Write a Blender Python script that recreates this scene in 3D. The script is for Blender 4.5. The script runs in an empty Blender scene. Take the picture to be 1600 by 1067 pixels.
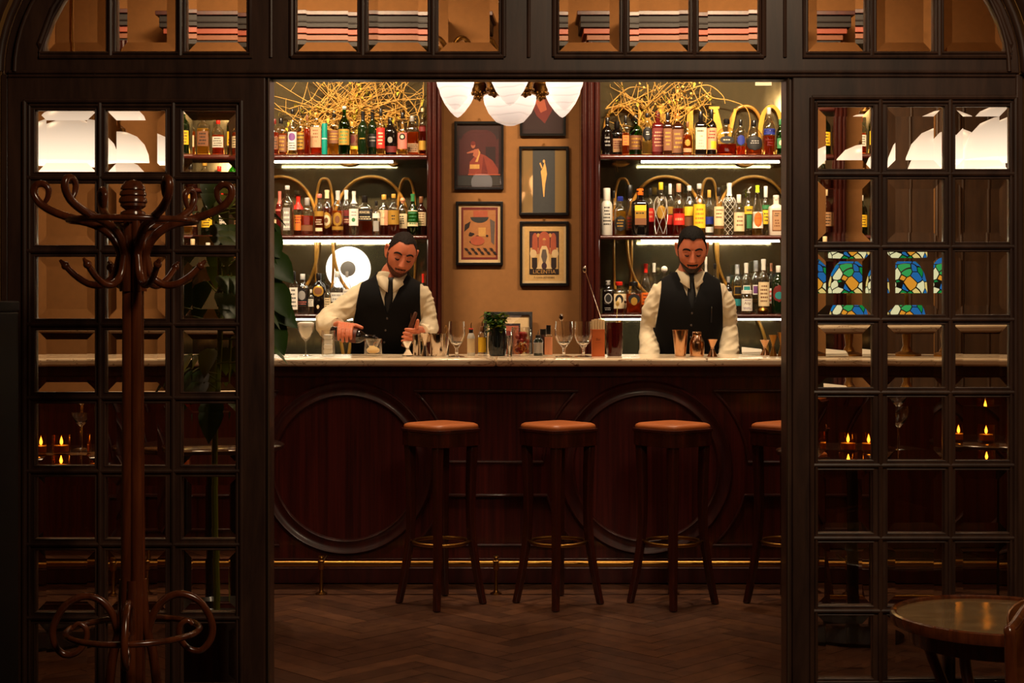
import bpy, bmesh, math, random
from mathutils import Vector, Matrix, noise
R = math.radians
random.seed(7)
scene = bpy.context.scene
COL = scene.collection
# ---------------------------------------------------------------- camera frame (1600 x 1067)
F, CX, HY, EYE = 2400.0, 800.0, 475.0, 1.32
def WX(px, Y): return (px - CX) / F * Y
def WZ(py, Y): return EYE - (py - HY) / F * Y
def lin(c):
    out = []
    for v in c[:3]:
        v = v / 255.0
        out.append(v / 12.92 if v <= 0.04045 else ((v + 0.055) / 1.055) ** 2.4)
    return tuple(out) + (1.0,)
# ---------------------------------------------------------------- materials
MATS = {}
def newmat(name):
    m = bpy.data.materials.new(name); m.use_nodes = True
    nt = m.node_tree; nt.nodes.clear()
    out = nt.nodes.new('ShaderNodeOutputMaterial')
    MATS[name] = m
    return m, nt, out
def N(nt, t, **kw):
    n = nt.nodes.new(t)
    for k, v in kw.items():
        if k in n.inputs.keys(): n.inputs[k].default_value = v
        else: setattr(n, k, v)
    return n
def P(name, rgb, rough=0.5, metal=0.0, coat=0.0, trans=0.0, spec=0.5, ior=1.45, sheen=0.0, bump=0.0, bscale=80.0, var=0.0, sss=0.0):
    """principled material, colour given in sRGB 0-255, with slight noise variation"""
    if name in MATS: return MATS[name]
    m, nt, out = newmat(name)
    b = N(nt, 'ShaderNodeBsdfPrincipled')
    c = lin(rgb)
    b.inputs['Base Color'].default_value = c
    b.inputs['Roughness'].default_value = rough
    b.inputs['Metallic'].default_value = metal
    b.inputs['Coat Weight'].default_value = coat
    b.inputs['Coat Roughness'].default_value = 0.08
    b.inputs['Transmission Weight'].default_value = trans
    b.inputs['Specular IOR Level'].default_value = spec
    b.inputs['IOR'].default_value = ior
    b.inputs['Sheen Weight'].default_value = sheen
    if sss:
        b.inputs['Subsurface Weight'].default_value = sss
        b.inputs['Subsurface Radius'].default_value = (0.012, 0.004, 0.002)
        b.inputs['Subsurface Scale'].default_value = 0.6
    if var or bump:
        tc = N(nt, 'ShaderNodeTexCoord')
        nz = N(nt, 'ShaderNodeTexNoise', Scale=bscale, Detail=4.0)
        nt.links.new(tc.outputs['Object'], nz.inputs['Vector'])
        if var:
            mx = N(nt, 'ShaderNodeMix', data_type='RGBA')
            mx.inputs[6].default_value = tuple(v * (1 - var) for v in c[:3]) + (1,)
            mx.inputs[7].default_value = tuple(min(1, v * (1 + var)) for v in c[:3]) + (1,)
            nt.links.new(nz.outputs['Fac'], mx.inputs[0])
            nt.links.new(mx.outputs[2], b.inputs['Base Color'])
        if bump:
            bp = N(nt, 'ShaderNodeBump', Strength=bump, Distance=0.004)
            nt.links.new(nz.outputs['Fac'], bp.inputs['Height'])
            nt.links.new(bp.outputs[0], b.inputs['Normal'])
    nt.links.new(b.outputs[0], out.inputs[0])
    return m
def WOOD(name, c1, c2, scale=(30, 30, 1.5), rough=0.35, coat=0.3, bump=0.05, spec=0.5):
    """wood with grain stretched along the axis whose scale is lowest"""
    if name in MATS: return MATS[name]
    m, nt, out = newmat(name)
    b = N(nt, 'ShaderNodeBsdfPrincipled', Roughness=rough)
    b.inputs['Coat Weight'].default_value = coat
    b.inputs['Coat Roughness'].default_value = 0.12
    b.inputs['Specular IOR Level'].default_value = spec
    tc = N(nt, 'ShaderNodeTexCoord'); mp = N(nt, 'ShaderNodeMapping'); mp.inputs['Scale'].default_value = scale
    nz = N(nt, 'ShaderNodeTexNoise', Scale=1.6, Detail=6.0, Roughness=0.6, Distortion=0.4)
    nt.links.new(tc.outputs['Object'], mp.inputs[0]); nt.links.new(mp.outputs[0], nz.inputs['Vector'])
    cr = N(nt, 'ShaderNodeValToRGB')
    cr.color_ramp.elements[0].position = 0.32; cr.color_ramp.elements[0].color = lin(c1)
    cr.color_ramp.elements[1].position = 0.72; cr.color_ramp.elements[1].color = lin(c2)
    nt.links.new(nz.outputs['Fac'], cr.inputs[0]); nt.links.new(cr.outputs[0], b.inputs['Base Color'])
    if bump:
        bp = N(nt, 'ShaderNodeBump', Strength=bump, Distance=0.003)
        nt.links.new(nz.outputs['Fac'], bp.inputs['Height']); nt.links.new(bp.outputs[0], b.inputs['Normal'])
    nt.links.new(b.outputs[0], out.inputs[0])
    return m
def EMIT(name, rgb, strength):
    if name in MATS: return MATS[name]
    m, nt, out = newmat(name)
    e = N(nt, 'ShaderNodeEmission', Strength=strength); e.inputs[0].default_value = lin(rgb)
    nt.links.new(e.outputs[0], out.inputs[0])
    return m
def GLASS(name, rgb=(255, 255, 255), ior=1.5, rough=0.0):
    if name in MATS: return MATS[name]
    m, nt, out = newmat(name)
    g = N(nt, 'ShaderNodeBsdfGlass', IOR=ior, Roughness=rough); g.inputs[0].default_value = lin(rgb)
    nt.links.new(g.outputs[0], out.inputs[0])
    return m
def THIN(name, rgb=(255, 255, 255), refl=0.55, base=0.04, rough=0.03):
    """thin-walled glass: tinted see-through wall with reflections growing towards grazing view"""
    if name in MATS: return MATS[name]
    m, nt, out = newmat(name)
    t = N(nt, 'ShaderNodeBsdfTransparent'); t.inputs[0].default_value = lin(rgb)
    g = N(nt, 'ShaderNodeBsdfGlossy', Roughness=rough)
    lw = N(nt, 'ShaderNodeLayerWeight', Blend=0.3)
    mr = N(nt, 'ShaderNodeMapRange'); mr.inputs['To Min'].default_value = base; mr.inputs['To Max'].default_value = refl
    mx = N(nt, 'ShaderNodeMixShader')
    nt.links.new(lw.outputs['Facing'], mr.inputs['Value']); nt.links.new(mr.outputs[0], mx.inputs[0])
    nt.links.new(t.outputs[0], mx.inputs[1]); nt.links.new(g.outputs[0], mx.inputs[2])
    nt.links.new(mx.outputs[0], out.inputs[0])
    return m
def LIQUID(name, rgb, tl=0.35):
    """liquor: refracting body mixed with a little light scattered inside it"""
    if name in MATS: return MATS[name]
    m, nt, out = newmat(name)
    g = N(nt, 'ShaderNodeBsdfGlass', IOR=1.34, Roughness=0.0); g.inputs[0].default_value = lin(rgb)
    t = N(nt, 'ShaderNodeBsdfTranslucent'); t.inputs[0].default_value = lin(rgb)
    mx = N(nt, 'ShaderNodeMixShader'); mx.inputs[0].default_value = tl
    nt.links.new(g.outputs[0], mx.inputs[1]); nt.links.new(t.outputs[0], mx.inputs[2])
    nt.links.new(mx.outputs[0], out.inputs[0])
    return m
# ---------------------------------------------------------------- mesh builder
class MB:
    def __init__(s): s.v = []; s.f = []; s.m = []
    def add(s, vs, fs, m=0):
        o = len(s.v); s.v.extend([tuple(p) for p in vs])
        for f in fs: s.f.append(tuple(i + o for i in f)); s.m.append(m)
        return s
    def box(s, x0, x1, y0, y1, z0, z1, m=0):
        vs = [(x0, y0, z0), (x1, y0, z0), (x1, y1, z0), (x0, y1, z0), (x0, y0, z1), (x1, y0, z1), (x1, y1, z1), (x0, y1, z1)]
        return s.add(vs, [(0, 3, 2, 1), (4, 5, 6, 7), (0, 1, 5, 4), (1, 2, 6, 5), (2, 3, 7, 6), (3, 0, 4, 7)], m)
    def cbox(s, c, d, m=0):
        return s.box(c[0] - d[0] / 2, c[0] + d[0] / 2, c[1] - d[1] / 2, c[1] + d[1] / 2, c[2] - d[2] / 2, c[2] + d[2] / 2, m)
    def rings(s, rs, m=0, closed=False, cap0=True, cap1=True, wrap=True):
        n = len(rs[0]); o = len(s.v)
        for r in rs: s.v.extend([tuple(p) for p in r])
        k = len(rs)
        for i in range(k if closed else k - 1):
            a = o + i * n; b = o + ((i + 1) % k) * n
            for j in range(n if wrap else n - 1):
                j2 = (j + 1) % n
                s.f.append((a + j, a + j2, b + j2, b + j)); s.m.append(m)
        if not closed and wrap:
            if cap0: s.f.append(tuple(o + j for j in reversed(range(n)))); s.m.append(m)
            if cap1: s.f.append(tuple(o + (k - 1) * n + j for j in range(n))); s.m.append(m)
        return s
    def lathe(s, prof, c=(0, 0, 0), n=24, m=0, sq=2.0, dep=1.0, cap0=True, cap1=True):
        """prof: list of (radius, z); sq: superellipse power (2 round, 6 nearly square); dep: y/x ratio"""
        rs = []
        for r, z in prof:
            ring = []
            for j in range(n):
                a = 2 * math.pi * (j + 0.5) / n
                ca, sa = math.cos(a), math.sin(a)
                if sq != 2.0:
                    q = (abs(ca) ** sq + abs(sa) ** sq) ** (-1.0 / sq); ca *= q; sa *= q
                ring.append((c[0] + max(r, 1e-5) * ca, c[1] + max(r, 1e-5) * sa * dep, c[2] + z))
            rs.append(ring)
        return s.rings(rs, m, cap0=cap0, cap1=cap1)
    def tube(s, pts, r, n=10, m=0, closed=False, flat=1.0, up=None):
        pts = [Vector(p) for p in pts]; k = len(pts)
        rad = list(r) if isinstance(r, (list, tuple)) else [r] * k
        if len(rad) != k:
            rr = []
            for i in range(k):
                t = i / (k - 1) * (len(rad) - 1); a = min(int(t), len(rad) - 2); rr.append(rad[a] + (rad[a + 1] - rad[a]) * (t - a))
            rad = rr
        tang = []
        for i in range(k):
            a = pts[(i - 1) % k] if (closed or i > 0) else pts[i]
            b = pts[(i + 1) % k] if (closed or i < k - 1) else pts[i]
            d = b - a
            tang.append(d.normalized() if d.length > 1e-9 else Vector((0, 0, 1)))
        u = Vector(up) if up else (Vector((0, 0, 1)) if abs(tang[0].z) < 0.9 else Vector((1, 0, 0)))
        rs = []
        nrm = (u - tang[0] * u.dot(tang[0])).normalized()
        for i in range(k):
            nrm = nrm - tang[i] * nrm.dot(tang[i])
            if nrm.length < 1e-6: nrm = tang[i].orthogonal()
            nrm.normalize(); bi = tang[i].cross(nrm)
            rs.append([pts[i] + (nrm * math.cos(2 * math.pi * j / n) * flat + bi * math.sin(2 * math.pi * j / n)) * rad[i] for j in range(n)])
        return s.rings(rs, m, closed=closed)
    def ball(s, c, r, n=16, k=10, m=0):
        r = (r, r, r) if not isinstance(r, (tuple, list)) else r
        rs = []
        for i in range(k + 1):
            t = -math.pi / 2 + math.pi * i / k
            cr = max(math.cos(t), 1e-4)
            rs.append([(c[0] + r[0] * cr * math.cos(2 * math.pi * j / n), c[1] + r[1] * cr * math.sin(2 * math.pi * j / n), c[2] + r[2] * math.sin(t)) for j in range(n)])
        return s.rings(rs, m)
    def torus(s, c, R_, r, n=40, k=10, m=0, axis='z'):
        pts = []
        for i in range(n):
            a = 2 * math.pi * i / n; x, y = R_ * math.cos(a), R_ * math.sin(a)
            pts.append((c[0] + x, c[1] + y, c[2]) if axis == 'z' else (c[0] + x, c[1], c[2] + y))
        return s.tube(pts, r, k, m, closed=True)
    def xzpoly(s, poly, y, m=0):
        o = len(s.v); s.v.extend([(p[0], y, p[1]) for p in poly]); s.f.append(tuple(o + i for i in range(len(poly)))); s.m.append(m)
        return s
    def prism(s, poly, y0, y1, m=0):
        """poly in the x-z plane, extruded from y0 to y1"""
        return s.rings([[(p[0], y0, p[1]) for p in poly], [(p[0], y1, p[1]) for p in poly]], m)
    def mat(s, M):
        s.v = [tuple(M @ Vector(p)) for p in s.v]; return s
def link(o, parent=None, sub=None):
    COL.objects.link(o)
    if parent is not None: o.parent = parent
    return o
def build(name, mb, mats, parent=None, origin=None, bevel=0.0, seg=2, smooth=True, ang=38, subd=0):
    """link the builder's geometry as ONE mesh object; origin is subtracted from the vertices"""
    me = bpy.data.meshes.new(name)
    vs = mb.v
    if origin is None and parent is not None:
        rt = parent
        while rt.parent is not None: rt = rt.parent
        if rt.get('_w'): origin = parent_world(rt)
    if origin is not None:
        ox, oy, oz = origin; vs = [(p[0] - ox, p[1] - oy, p[2] - oz) for p in vs]
    me.from_pydata(vs, [], mb.f)
    mats = mats if isinstance(mats, (list, tuple)) else [mats]
    for m in mats: me.materials.append(m)
    if len(mats) > 1: me.polygons.foreach_set('material_index', mb.m)
    bm = bmesh.new(); bm.from_mesh(me); bmesh.ops.recalc_face_normals(bm, faces=bm.faces); bm.to_mesh(me); bm.free()
    if smooth:
        me.polygons.foreach_set('use_smooth', [True] * len(me.polygons)); me.set_sharp_from_angle(angle=R(ang))
    me.update()
    o = bpy.data.objects.new(name, me); link(o, parent)
    if parent is None and origin is not None: o.location = origin
    if bevel:
        b = o.modifiers.new('bevel', 'BEVEL'); b.width = bevel; b.segments = seg; b.limit_method = 'ANGLE'; b.angle_limit = R(40)
        b.harden_normals = False
    if subd:
        b = o.modifiers.new('subd', 'SUBSURF'); b.levels = subd; b.render_levels = subd
    return o
WORLD = {}
def parent_world(o): return WORLD.get(o.name, (0, 0, 0))
def tag(o, label, cat, group=None):
    o['label'] = label; o['category'] = cat
    if group: o['group'] = group
    return o
def thing(name, label, cat, loc=(0, 0, 0), rz=0.0, group=None, world=False):
    o = bpy.data.objects.new(name, None); o.empty_display_size = 0.05; COL.objects.link(o)
    o.location = loc; o.rotation_euler = (0, 0, rz); tag(o, label, cat, group)
    if world: o['_w'] = 1; WORLD[o.name] = loc
    return o
def struct(o): o['kind'] = 'structure'; return o
def dup(root, name, loc, label, rz=None, group=None):
    r = root.copy(); COL.objects.link(r); r.location = loc; r['label'] = label
    if rz is not None: r.rotation_euler = (0, 0, rz)
    if group: r['group'] = group
    for ch in list(root.children):
        c = ch.copy(); COL.objects.link(c); c.parent = r
        for g in list(ch.children):
            d = g.copy(); COL.objects.link(d); d.parent = c
    return r
def slab2d(outer, holes, y0, y1, bevel=0.0):
    """plate in the x-z plane with holes -> MB"""
    cu = bpy.data.curves.new('tmp', 'CURVE'); cu.dimensions = '2D'; cu.fill_mode = 'BOTH'
    cu.extrude = abs(y1 - y0) / 2 - bevel; cu.bevel_depth = bevel; cu.bevel_resolution = 1; cu.offset = -bevel
    for poly in [outer] + list(holes):
        sp = cu.splines.new('POLY'); sp.points.add(len(poly) - 1)
        for i, p in enumerate(poly): sp.points[i].co = (p[0], p[1], 0, 1)
        sp.use_cyclic_u = True
    ob = bpy.data.objects.new('tmp', cu); COL.objects.link(ob)
    dg = bpy.context.evaluated_depsgraph_get(); dg.update()
    me = bpy.data.meshes.new_from_object(ob.evaluated_get(dg))
    mb = MB(); ym = (y0 + y1) / 2
    mb.add([(v.co.x, ym - v.co.z, v.co.y) for v in me.vertices], [tuple(p.vertices) for p in me.polygons])
    bpy.data.objects.remove(ob); bpy.data.meshes.remove(me); bpy.data.curves.remove(cu)
    return mb
def text_mb(txt, size, align='CENTER', ext=0.0006):
    """lettering in the x-z plane facing -y, centred"""
    cu = bpy.data.curves.new('tmp', 'FONT'); cu.body = txt; cu.size = size; cu.extrude = ext; cu.align_x = align; cu.align_y = 'CENTER'
    ob = bpy.data.objects.new('tmp', cu); COL.objects.link(ob)
    dg = bpy.context.evaluated_depsgraph_get(); dg.update()
    me = bpy.data.meshes.new_from_object(ob.evaluated_get(dg))
    mb = MB(); mb.add([(v.co.x, -v.co.z, v.co.y) for v in me.vertices], [tuple(p.vertices) for p in me.polygons])
    bpy.data.objects.remove(ob); bpy.data.meshes.remove(me); bpy.data.curves.remove(cu)
    return mb
def cat(pts, k=6, closed=False):
    """catmull-rom through points"""
    P_ = [Vector(p) for p in pts]; n = len(P_); out = []
    for i in range(n if closed else n - 1):
        p0 = P_[(i - 1) % n] if closed or i > 0 else P_[i]
        p1 = P_[i]; p2 = P_[(i + 1) % n]
        p3 = P_[(i + 2) % n] if closed or i + 2 < n else P_[min(i + 1, n - 1)]
        for j in range(k):
            t = j / k
            out.append(0.5 * ((2 * p1) + (p2 - p0) * t + (2 * p0 - 5 * p1 + 4 * p2 - p3) * t * t + (3 * p1 - p0 - 3 * p2 + p3) * t ** 3))
    if not closed: out.append(P_[-1])
    return out
def arc(cx, cz, rx, rz, a0, a1, n): return [(cx + rx * math.cos(R(a0 + (a1 - a0) * i / n)), cz + rz * math.sin(R(a0 + (a1 - a0) * i / n))) for i in range(n + 1)]
# ================================================================ palette
screen_wood = WOOD('screen_wood', (52, 33, 26), (84, 56, 43), (14, 14, 2.0), rough=0.42, coat=0.15, bump=0.08)
mahog = WOOD('mahogany', (36, 10, 8), (66, 22, 15), (24, 24, 1.2), rough=0.22, coat=0.5, bump=0.02)
mahog_h = WOOD('mahogany_lengthwise', (44, 12, 9), (78, 26, 18), (1.2, 24, 24), rough=0.22, coat=0.5, bump=0.02)
bar_wood = WOOD('bar_veneer', (52, 15, 14), (98, 33, 26), (38, 38, 0.9), rough=0.3, coat=0.35, bump=0.03)
bar_dark = WOOD('bar_dark_wood', (48, 14, 13), (78, 24, 20), (20, 20, 2), rough=0.38, coat=0.18, bump=0.02)
brass = P('brass', (158, 112, 52), rough=0.32, metal=1.0, var=0.15, bscale=40)
brass_old = P('old_brass', (140, 98, 44), rough=0.35, metal=1.0, var=0.3, bscale=120, bump=0.3)
steel = P('steel', (205, 190, 175), rough=0.12, metal=1.0)
black_paint = P('black_lacquer', (16, 13, 12), rough=0.25, coat=0.3)
ochre = P('ochre_plaster', (132, 87, 43), rough=0.85, var=0.14, bscale=26, bump=0.15)
cream_wall = P('cream_plaster', (158, 116, 62), rough=0.85, var=0.1, bscale=12, bump=0.1)
pane_glass = GLASS('pane_glass', (255, 252, 246), 1.5)
clear_glass = GLASS('clear_glass', (255, 255, 255), 1.48)
front_glass = THIN('picture_glass', (255, 255, 255), refl=0.5, base=0.05, rough=0.0)
paper_white = P('white_paper', (226, 216, 198), rough=0.7)
# ================================================================ room shell
XW, YB, YN, ZC, ZF = 3.4, 9.45, -2.6, 3.7, -0.25
YD = 4.80                                                    # face of the glazed screen
# bar-room floor: herringbone parquet, one mesh, planks in five tones
fl = MB(); W_, n_ = 0.085, 5
def plank(u0, u1, v0, v1):
    g = 0.0012
    pts = [(u0 + g, v0 + g), (u1 - g, v0 + g), (u1 - g, v1 - g), (u0 + g, v1 - g)]
    c = math.sqrt(0.5); q = [((u - v) * c, (u + v) * c + 7.0) for u, v in pts]
    if min(p[0] for p in q) > XW or max(p[0] for p in q) < -XW or min(p[1] for p in q) > YB or max(p[1] for p in q) < YD: return
    q = [(min(max(x, -XW), XW), min(max(y, YD), YB)) for x, y in q]
    dz = random.uniform(-0.0004, 0.0004)
    fl.add([(x, y, dz) for x, y in q], [(0, 1, 2, 3)], random.choice([0, 0, 1, 1, 2, 3, 4]))
K = 60
for y in range(-K, K):
    for mm in range(-8, 9):
        k = y + 2 * n_ * mm
        plank(k * W_, (k + n_) * W_, y * W_, (y + 1) * W_)
        k2 = y - 2 * n_ + 1 + 2 * n_ * mm
        plank(y * W_, (y + 1) * W_, k2 * W_, (k2 + n_) * W_)
fl.add([(-XW, YD, -0.003), (XW, YD, -0.003), (XW, YB, -0.003), (-XW, YB, -0.003)], [(0, 1, 2, 3)], 5)
fmats = [WOOD('parquet_%d' % i, a, b, (9, 9, 9), rough=0.36, coat=0.1, bump=0.05) for i, (a, b) in enumerate(
    [((70, 42, 28), (96, 60, 40)), ((62, 36, 24), (88, 54, 36)), ((82, 50, 33), (108, 68, 45)), ((56, 33, 22), (80, 48, 32)), ((74, 44, 27), (102, 62, 38))])]
struct(build('floor', fl, fmats + [P('parquet_gap', (24, 14, 10), rough=0.8)], smooth=False))
struct(build('floor_step', MB().box(-XW, XW, YN, YD, ZF - 0.05, ZF).box(-XW, XW, YD - 0.02, YD, ZF, -0.001), P('dark_floorboards', (58, 38, 26), rough=0.4, var=0.2)))
struct(build('ceiling', MB().box(-XW, XW, YN, YB, ZC, ZC + 0.1), P('ceiling_paint', (158, 122, 72), rough=0.9)))
struct(build('wall_left', MB().box(-XW - 0.1, -XW, YN, YB, ZF, ZC), cream_wall))
struct(build('wall_right', MB().box(XW, XW + 0.1, YN, YB, ZF, ZC), cream_wall))
struct(build('wall_back', MB().box(-XW, XW, YB, YB + 0.1, 0, ZC), ochre))
struct(build('wall_rear', MB().box(-XW, XW, YN - 0.1, YN, ZF, ZC), P('dim_plaster', (120, 84, 52), rough=0.9, var=0.1, bscale=8)))
# partition wall with the wide low arch the screen stands in
SPR, AA, AB = 2.045, 1.60, 0.86
arch_o = arc(0, SPR, AA, AB, 0, 180, 60)
hole = [(AA, ZF)] + arch_o + [(-AA, ZF)]
hole[0] = (AA, ZF + 0.001); hole[-1] = (-AA, ZF + 0.001)
outer = [(-XW, ZF), (-AA, ZF)] + list(reversed(arch_o)) + [(AA, ZF), (XW, ZF), (XW, ZC), (-XW, ZC)]
struct(build('wall_front', slab2d(outer, [], YD - 0.06, YD + 0.16), cream_wall))
# ================================================================ glazed screen
def xs(px): return WX(px, YD)
def zs(py): return WZ(py, YD)
def pane(mb, x0, x1, z0, z1, y=YD + 0.02, bev=0.034):
    """one bevelled pane with a hair of tilt, as hand-set panes have"""
    e = 0.004; x0 -= e; x1 += e; z0 -= e; z1 += e
    t1 = random.uniform(-0.006, 0.006); t2 = random.uniform(-0.006, 0.006)
    cx, cz = (x0 + x1) / 2, (z0 + z1) / 2
    def q(x, z, yy): return (x, y + yy + (x - cx) * t1 + (z - cz) * t2, z)
    b = min(bev, (x1 - x0) * 0.3)
    A = [(x0, z0), (x1, z0), (x1, z1), (x0, z1)]; B = [(x0 + b, z0 + b), (x1 - b, z0 + b), (x1 - b, z1 - b), (x0 + b, z1 - b)]
    vs = [q(*p, 0.003) for p in A] + [q(*p, 0.0) for p in A] + [q(*p, -0.0042) for p in B]
    fs = [(3, 2, 1, 0), (8, 9, 10, 11)]
    for i in range(4):
        j = (i + 1) % 4
        fs += [(i, j, 4 + j, 4 + i), (4 + i, 4 + j, 8 + j, 8 + i)]
    mb.add(vs, fs)
def rect(x0, x1, z0, z1): return [(x0, z0), (x1, z0), (x1, z1), (x0, z1)]
def bead(mb, x0, x1, z0, z1, w=0.008, y=YD - 0.006):
    """moulding bead round a rectangle"""
    r = w / 2
    for a, b in (((x0, z0), (x1, z0)), ((x1, z0), (x1, z1)), ((x1, z1), (x0, z1)), ((x0, z1), (x0, z0))):
        mb.tube([(a[0], y, a[1]), (b[0], y, b[1])], r, 8)
def leaf(num, xl, xr, cols, rows, gl, gr, gtop, label_pos):
    ztop, zbot = zs(116), ZF + 0.004
    holes = []; gm = MB(); fr = MB()
    for (a, b) in cols:
        for (c, d) in rows:
            holes.append(rect(xs(a), xs(b), zs(d), zs(c))); pane(gm, xs(a), xs(b), zs(d), zs(c))
    sl = slab2d(rect(xl, xr, zbot, ztop), holes, YD - 0.004, YD + 0.042, bevel=0.004)
    root = build('door_%d' % num, sl, screen_wood, smooth=True, ang=30)
    struct(root)
    zb = zs(rows[-1][1] + 12); zt = zs(gtop)
    bead(fr, xs(gl), xs(gr), zb, zt, 0.016, YD - 0.008); bead(fr, xs(gl) + 0.014, xs(gr) - 0.014, zb + 0.014, zt - 0.014, 0.01, YD - 0.006)
    for i in range(len(cols) - 1):
        m = (cols[i][1] + cols[i + 1][0]) / 2
        fr.tube([(xs(m), YD - 0.005, zb), (xs(m), YD - 0.005, zt)], 0.008, 8)
    for i in range(len(rows) - 1):
        m = (rows[i][1] + rows[i + 1][0]) / 2
        fr.tube([(xs(gl), YD - 0.0055, zs(m)), (xs(gr), YD - 0.0055, zs(m))], 0.0075, 8)
    for (a, b) in cols:
        for (c, d) in rows: bead(fr, xs(a) - 0.002, xs(b) + 0.002, zs(d) - 0.002, zs(c) + 0.002, 0.006, YD - 0.003)
    build('moulding', fr, screen_wood, root); build('glazing', gm, pane_glass, root, smooth=False)
    return root
L_rows = [(172 + 114.5 * k, 269 + 114.5 * k) for k in range(8)]
R_rows = [(166 + 113.6 * k, 264.5 + 113.6 * k) for k in range(8)]
leaf(1, xs(12), xs(415), [(55, 149), (165, 259), (284, 371)], L_rows, 40, 378, 158, 'left')
leaf(2, xs(1238), xs(1588), [(1277, 1364), (1386, 1476), (1492, 1579)], R_rows, 1268, 1586, 153, 'right')
# narrow shadowed jambs on both sides of the opening and the frame posts at the wall
jm = MB()
jm.box(xs(415), xs(421), YD + 0.004, YD + 0.10, ZF + 0.004, zs(118)); jm.box(xs(1229), xs(1238), YD + 0.004, YD + 0.10, ZF + 0.004, zs(118))
jm.box(-1.598, xs(12), YD, YD + 0.06, ZF, zs(116)); jm.box(xs(1588), 1.598, YD, YD + 0.06, ZF, zs(116))
jm.box(xs(415), xs(1238), YD + 0.03, YD + 0.09, zs(122), zs(116))
struct(build('trim_1', jm, screen_wood, bevel=0.003))
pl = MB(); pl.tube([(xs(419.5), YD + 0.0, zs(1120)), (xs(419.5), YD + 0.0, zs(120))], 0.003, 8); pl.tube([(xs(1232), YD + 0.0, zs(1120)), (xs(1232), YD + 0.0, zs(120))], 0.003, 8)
struct(build('trim_2', pl, P('metal_edge', (96, 76, 62), rough=0.3, metal=0.3)))  # thin metal strip along each jamb edge
# transom: beam, posts and four lights under the arch
ell = lambda a, b, x: SPR + b * math.sqrt(max(0.0, 1 - (x / a) ** 2))
A1, B1 = 1.585, 0.845
tr_outer = [(-A1, zs(115)), (A1, zs(115))] + arc(0, SPR, A1, B1, 0, 180, 60)
wz0 = zs(80)
def light_holes(cols, arched):
    hs = []
    ea, eb = (1.472, .75) if cols[0][0] < 800 else (1.555, .786)
    for a, b in cols:
        x0, x1 = xs(a), xs(b)
        if arched:
            top = [(x1 + (x0 - x1) * t / 8, ell(ea, eb, x1 + (x0 - x1) * t / 8)) for t in range(9)]
            top = [(x, max(z, wz0 + 0.012)) for x, z in top]
            hs.append([(x0, wz0), (x1, wz0)] + top)
        else: hs.append(rect(x0, x1, wz0, 2.60))
    return hs
sets = [([(70, 165), (182, 274), (291, 385)], True), ([(463, 558), (575, 668), (685, 780)], False), ([(873, 968), (984, 1077), (1092, 1186)], False), ([(1263, 1353), (1370, 1460), (1475, 1572)], True)]
allh = [h for c, a in sets for h in light_holes(c, a)]
struct(build('trim_3', slab2d(tr_outer, allh, YD - 0.004, YD + 0.05, bevel=0.004), screen_wood, ang=30))
for wi, (cols, arched) in enumerate(sets):
    fr = MB(); gm = MB()
    ea, eb = (1.472, .75) if wi == 0 else (1.555, .786)
    x0, x1 = xs(cols[0][0]) - 0.014, xs(cols[2][1]) + 0.014
    y = YD - 0.006
    if not arched:
        bead(fr, x0, x1, wz0 - 0.018, 2.62, 0.016, y); bead(fr, x0 + 0.012, x1 - 0.012, wz0 - 0.006, 2.608, 0.008, y)
        zt = [2.60] * 2
    else:
        for off, w in ((0.0, 0.008), (-0.012, 0.005)):
            k = 16
            top = [(x1 - off + (x0 - x1 + 2 * off) * t / k) for t in range(k + 1)]
            pts = [(x0 - 0 + off * -1 if False else x0 - off * 0, y, wz0 - 0.018 - off)] 
            loop = [(x0, y, wz0 - 0.018 - off), (x1, y, wz0 - 0.018 - off)] + [(x, y, max(ell(ea + .012 + off, eb + .012 + off, x), wz0 - 0.016 - off)) for x in [x1 + (x0 - x1) * t / k for t in range(k + 1)]]
            fr.tube(loop, w, 8, closed=True)
    for i in range(2):
        m = xs((cols[i][1] + cols[i + 1][0]) / 2)
        zt = 2.61 if not arched else ell(ea, eb, m)
        fr.tube([(m, y, wz0 - 0.015), (m, y, zt)], 0.008, 8)
    for a, b in cols:
        if arched:
            xa, xb = xs(a), xs(b); zt = max(ell(ea, eb, xa), ell(ea, eb, xb))
        else: zt = 2.60
        pane(gm, xs(a), xs(b), wz0, zt)
    root = build('window_%d' % (wi + 1), fr, screen_wood); struct(root)
    build('glazing', gm, pane_glass, root, smooth=False)
# post and beam mouldings
tm = MB()
for px in (424, 826, 1226): 
    tm.tube([(xs(px), YD - 0.005, zs(90)), (xs(px), YD - 0.005, 2.62)], 0.006, 8)
tm.tube([(-1.57, YD - 0.006, zs(113)), (1.57, YD - 0.006, zs(113))], 0.006, 8)
tm.tube([(-1.57, YD - 0.006, zs(119)), (1.57, YD - 0.006, zs(119))], 0.005, 8)
struct(build('trim_4', tm, screen_wood))
ar = MB()
ar.tube([(p[0], YD - 0.02, p[1]) for p in [(AA + 0.0, SPR - 0.0)] + arc(0, SPR, AA - 0.004, AB - 0.004, 0, 180, 60)], 0.014, 10)
ar.tube([(p[0], YD - 0.012, p[1]) for p in arc(0, SPR, A1 - 0.035, B1 - 0.035, 0, 180, 60)], 0.007, 10)
ar.tube([(p[0], YD - 0.06, p[1]) for p in [(AA + 0.03, ZF)] + arc(0, SPR, AA + 0.03, AB + 0.03, 0, 180, 60) + [(-AA - 0.03, ZF)]], 0.028, 10)
struct(build('trim_5', ar, screen_wood))

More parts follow.
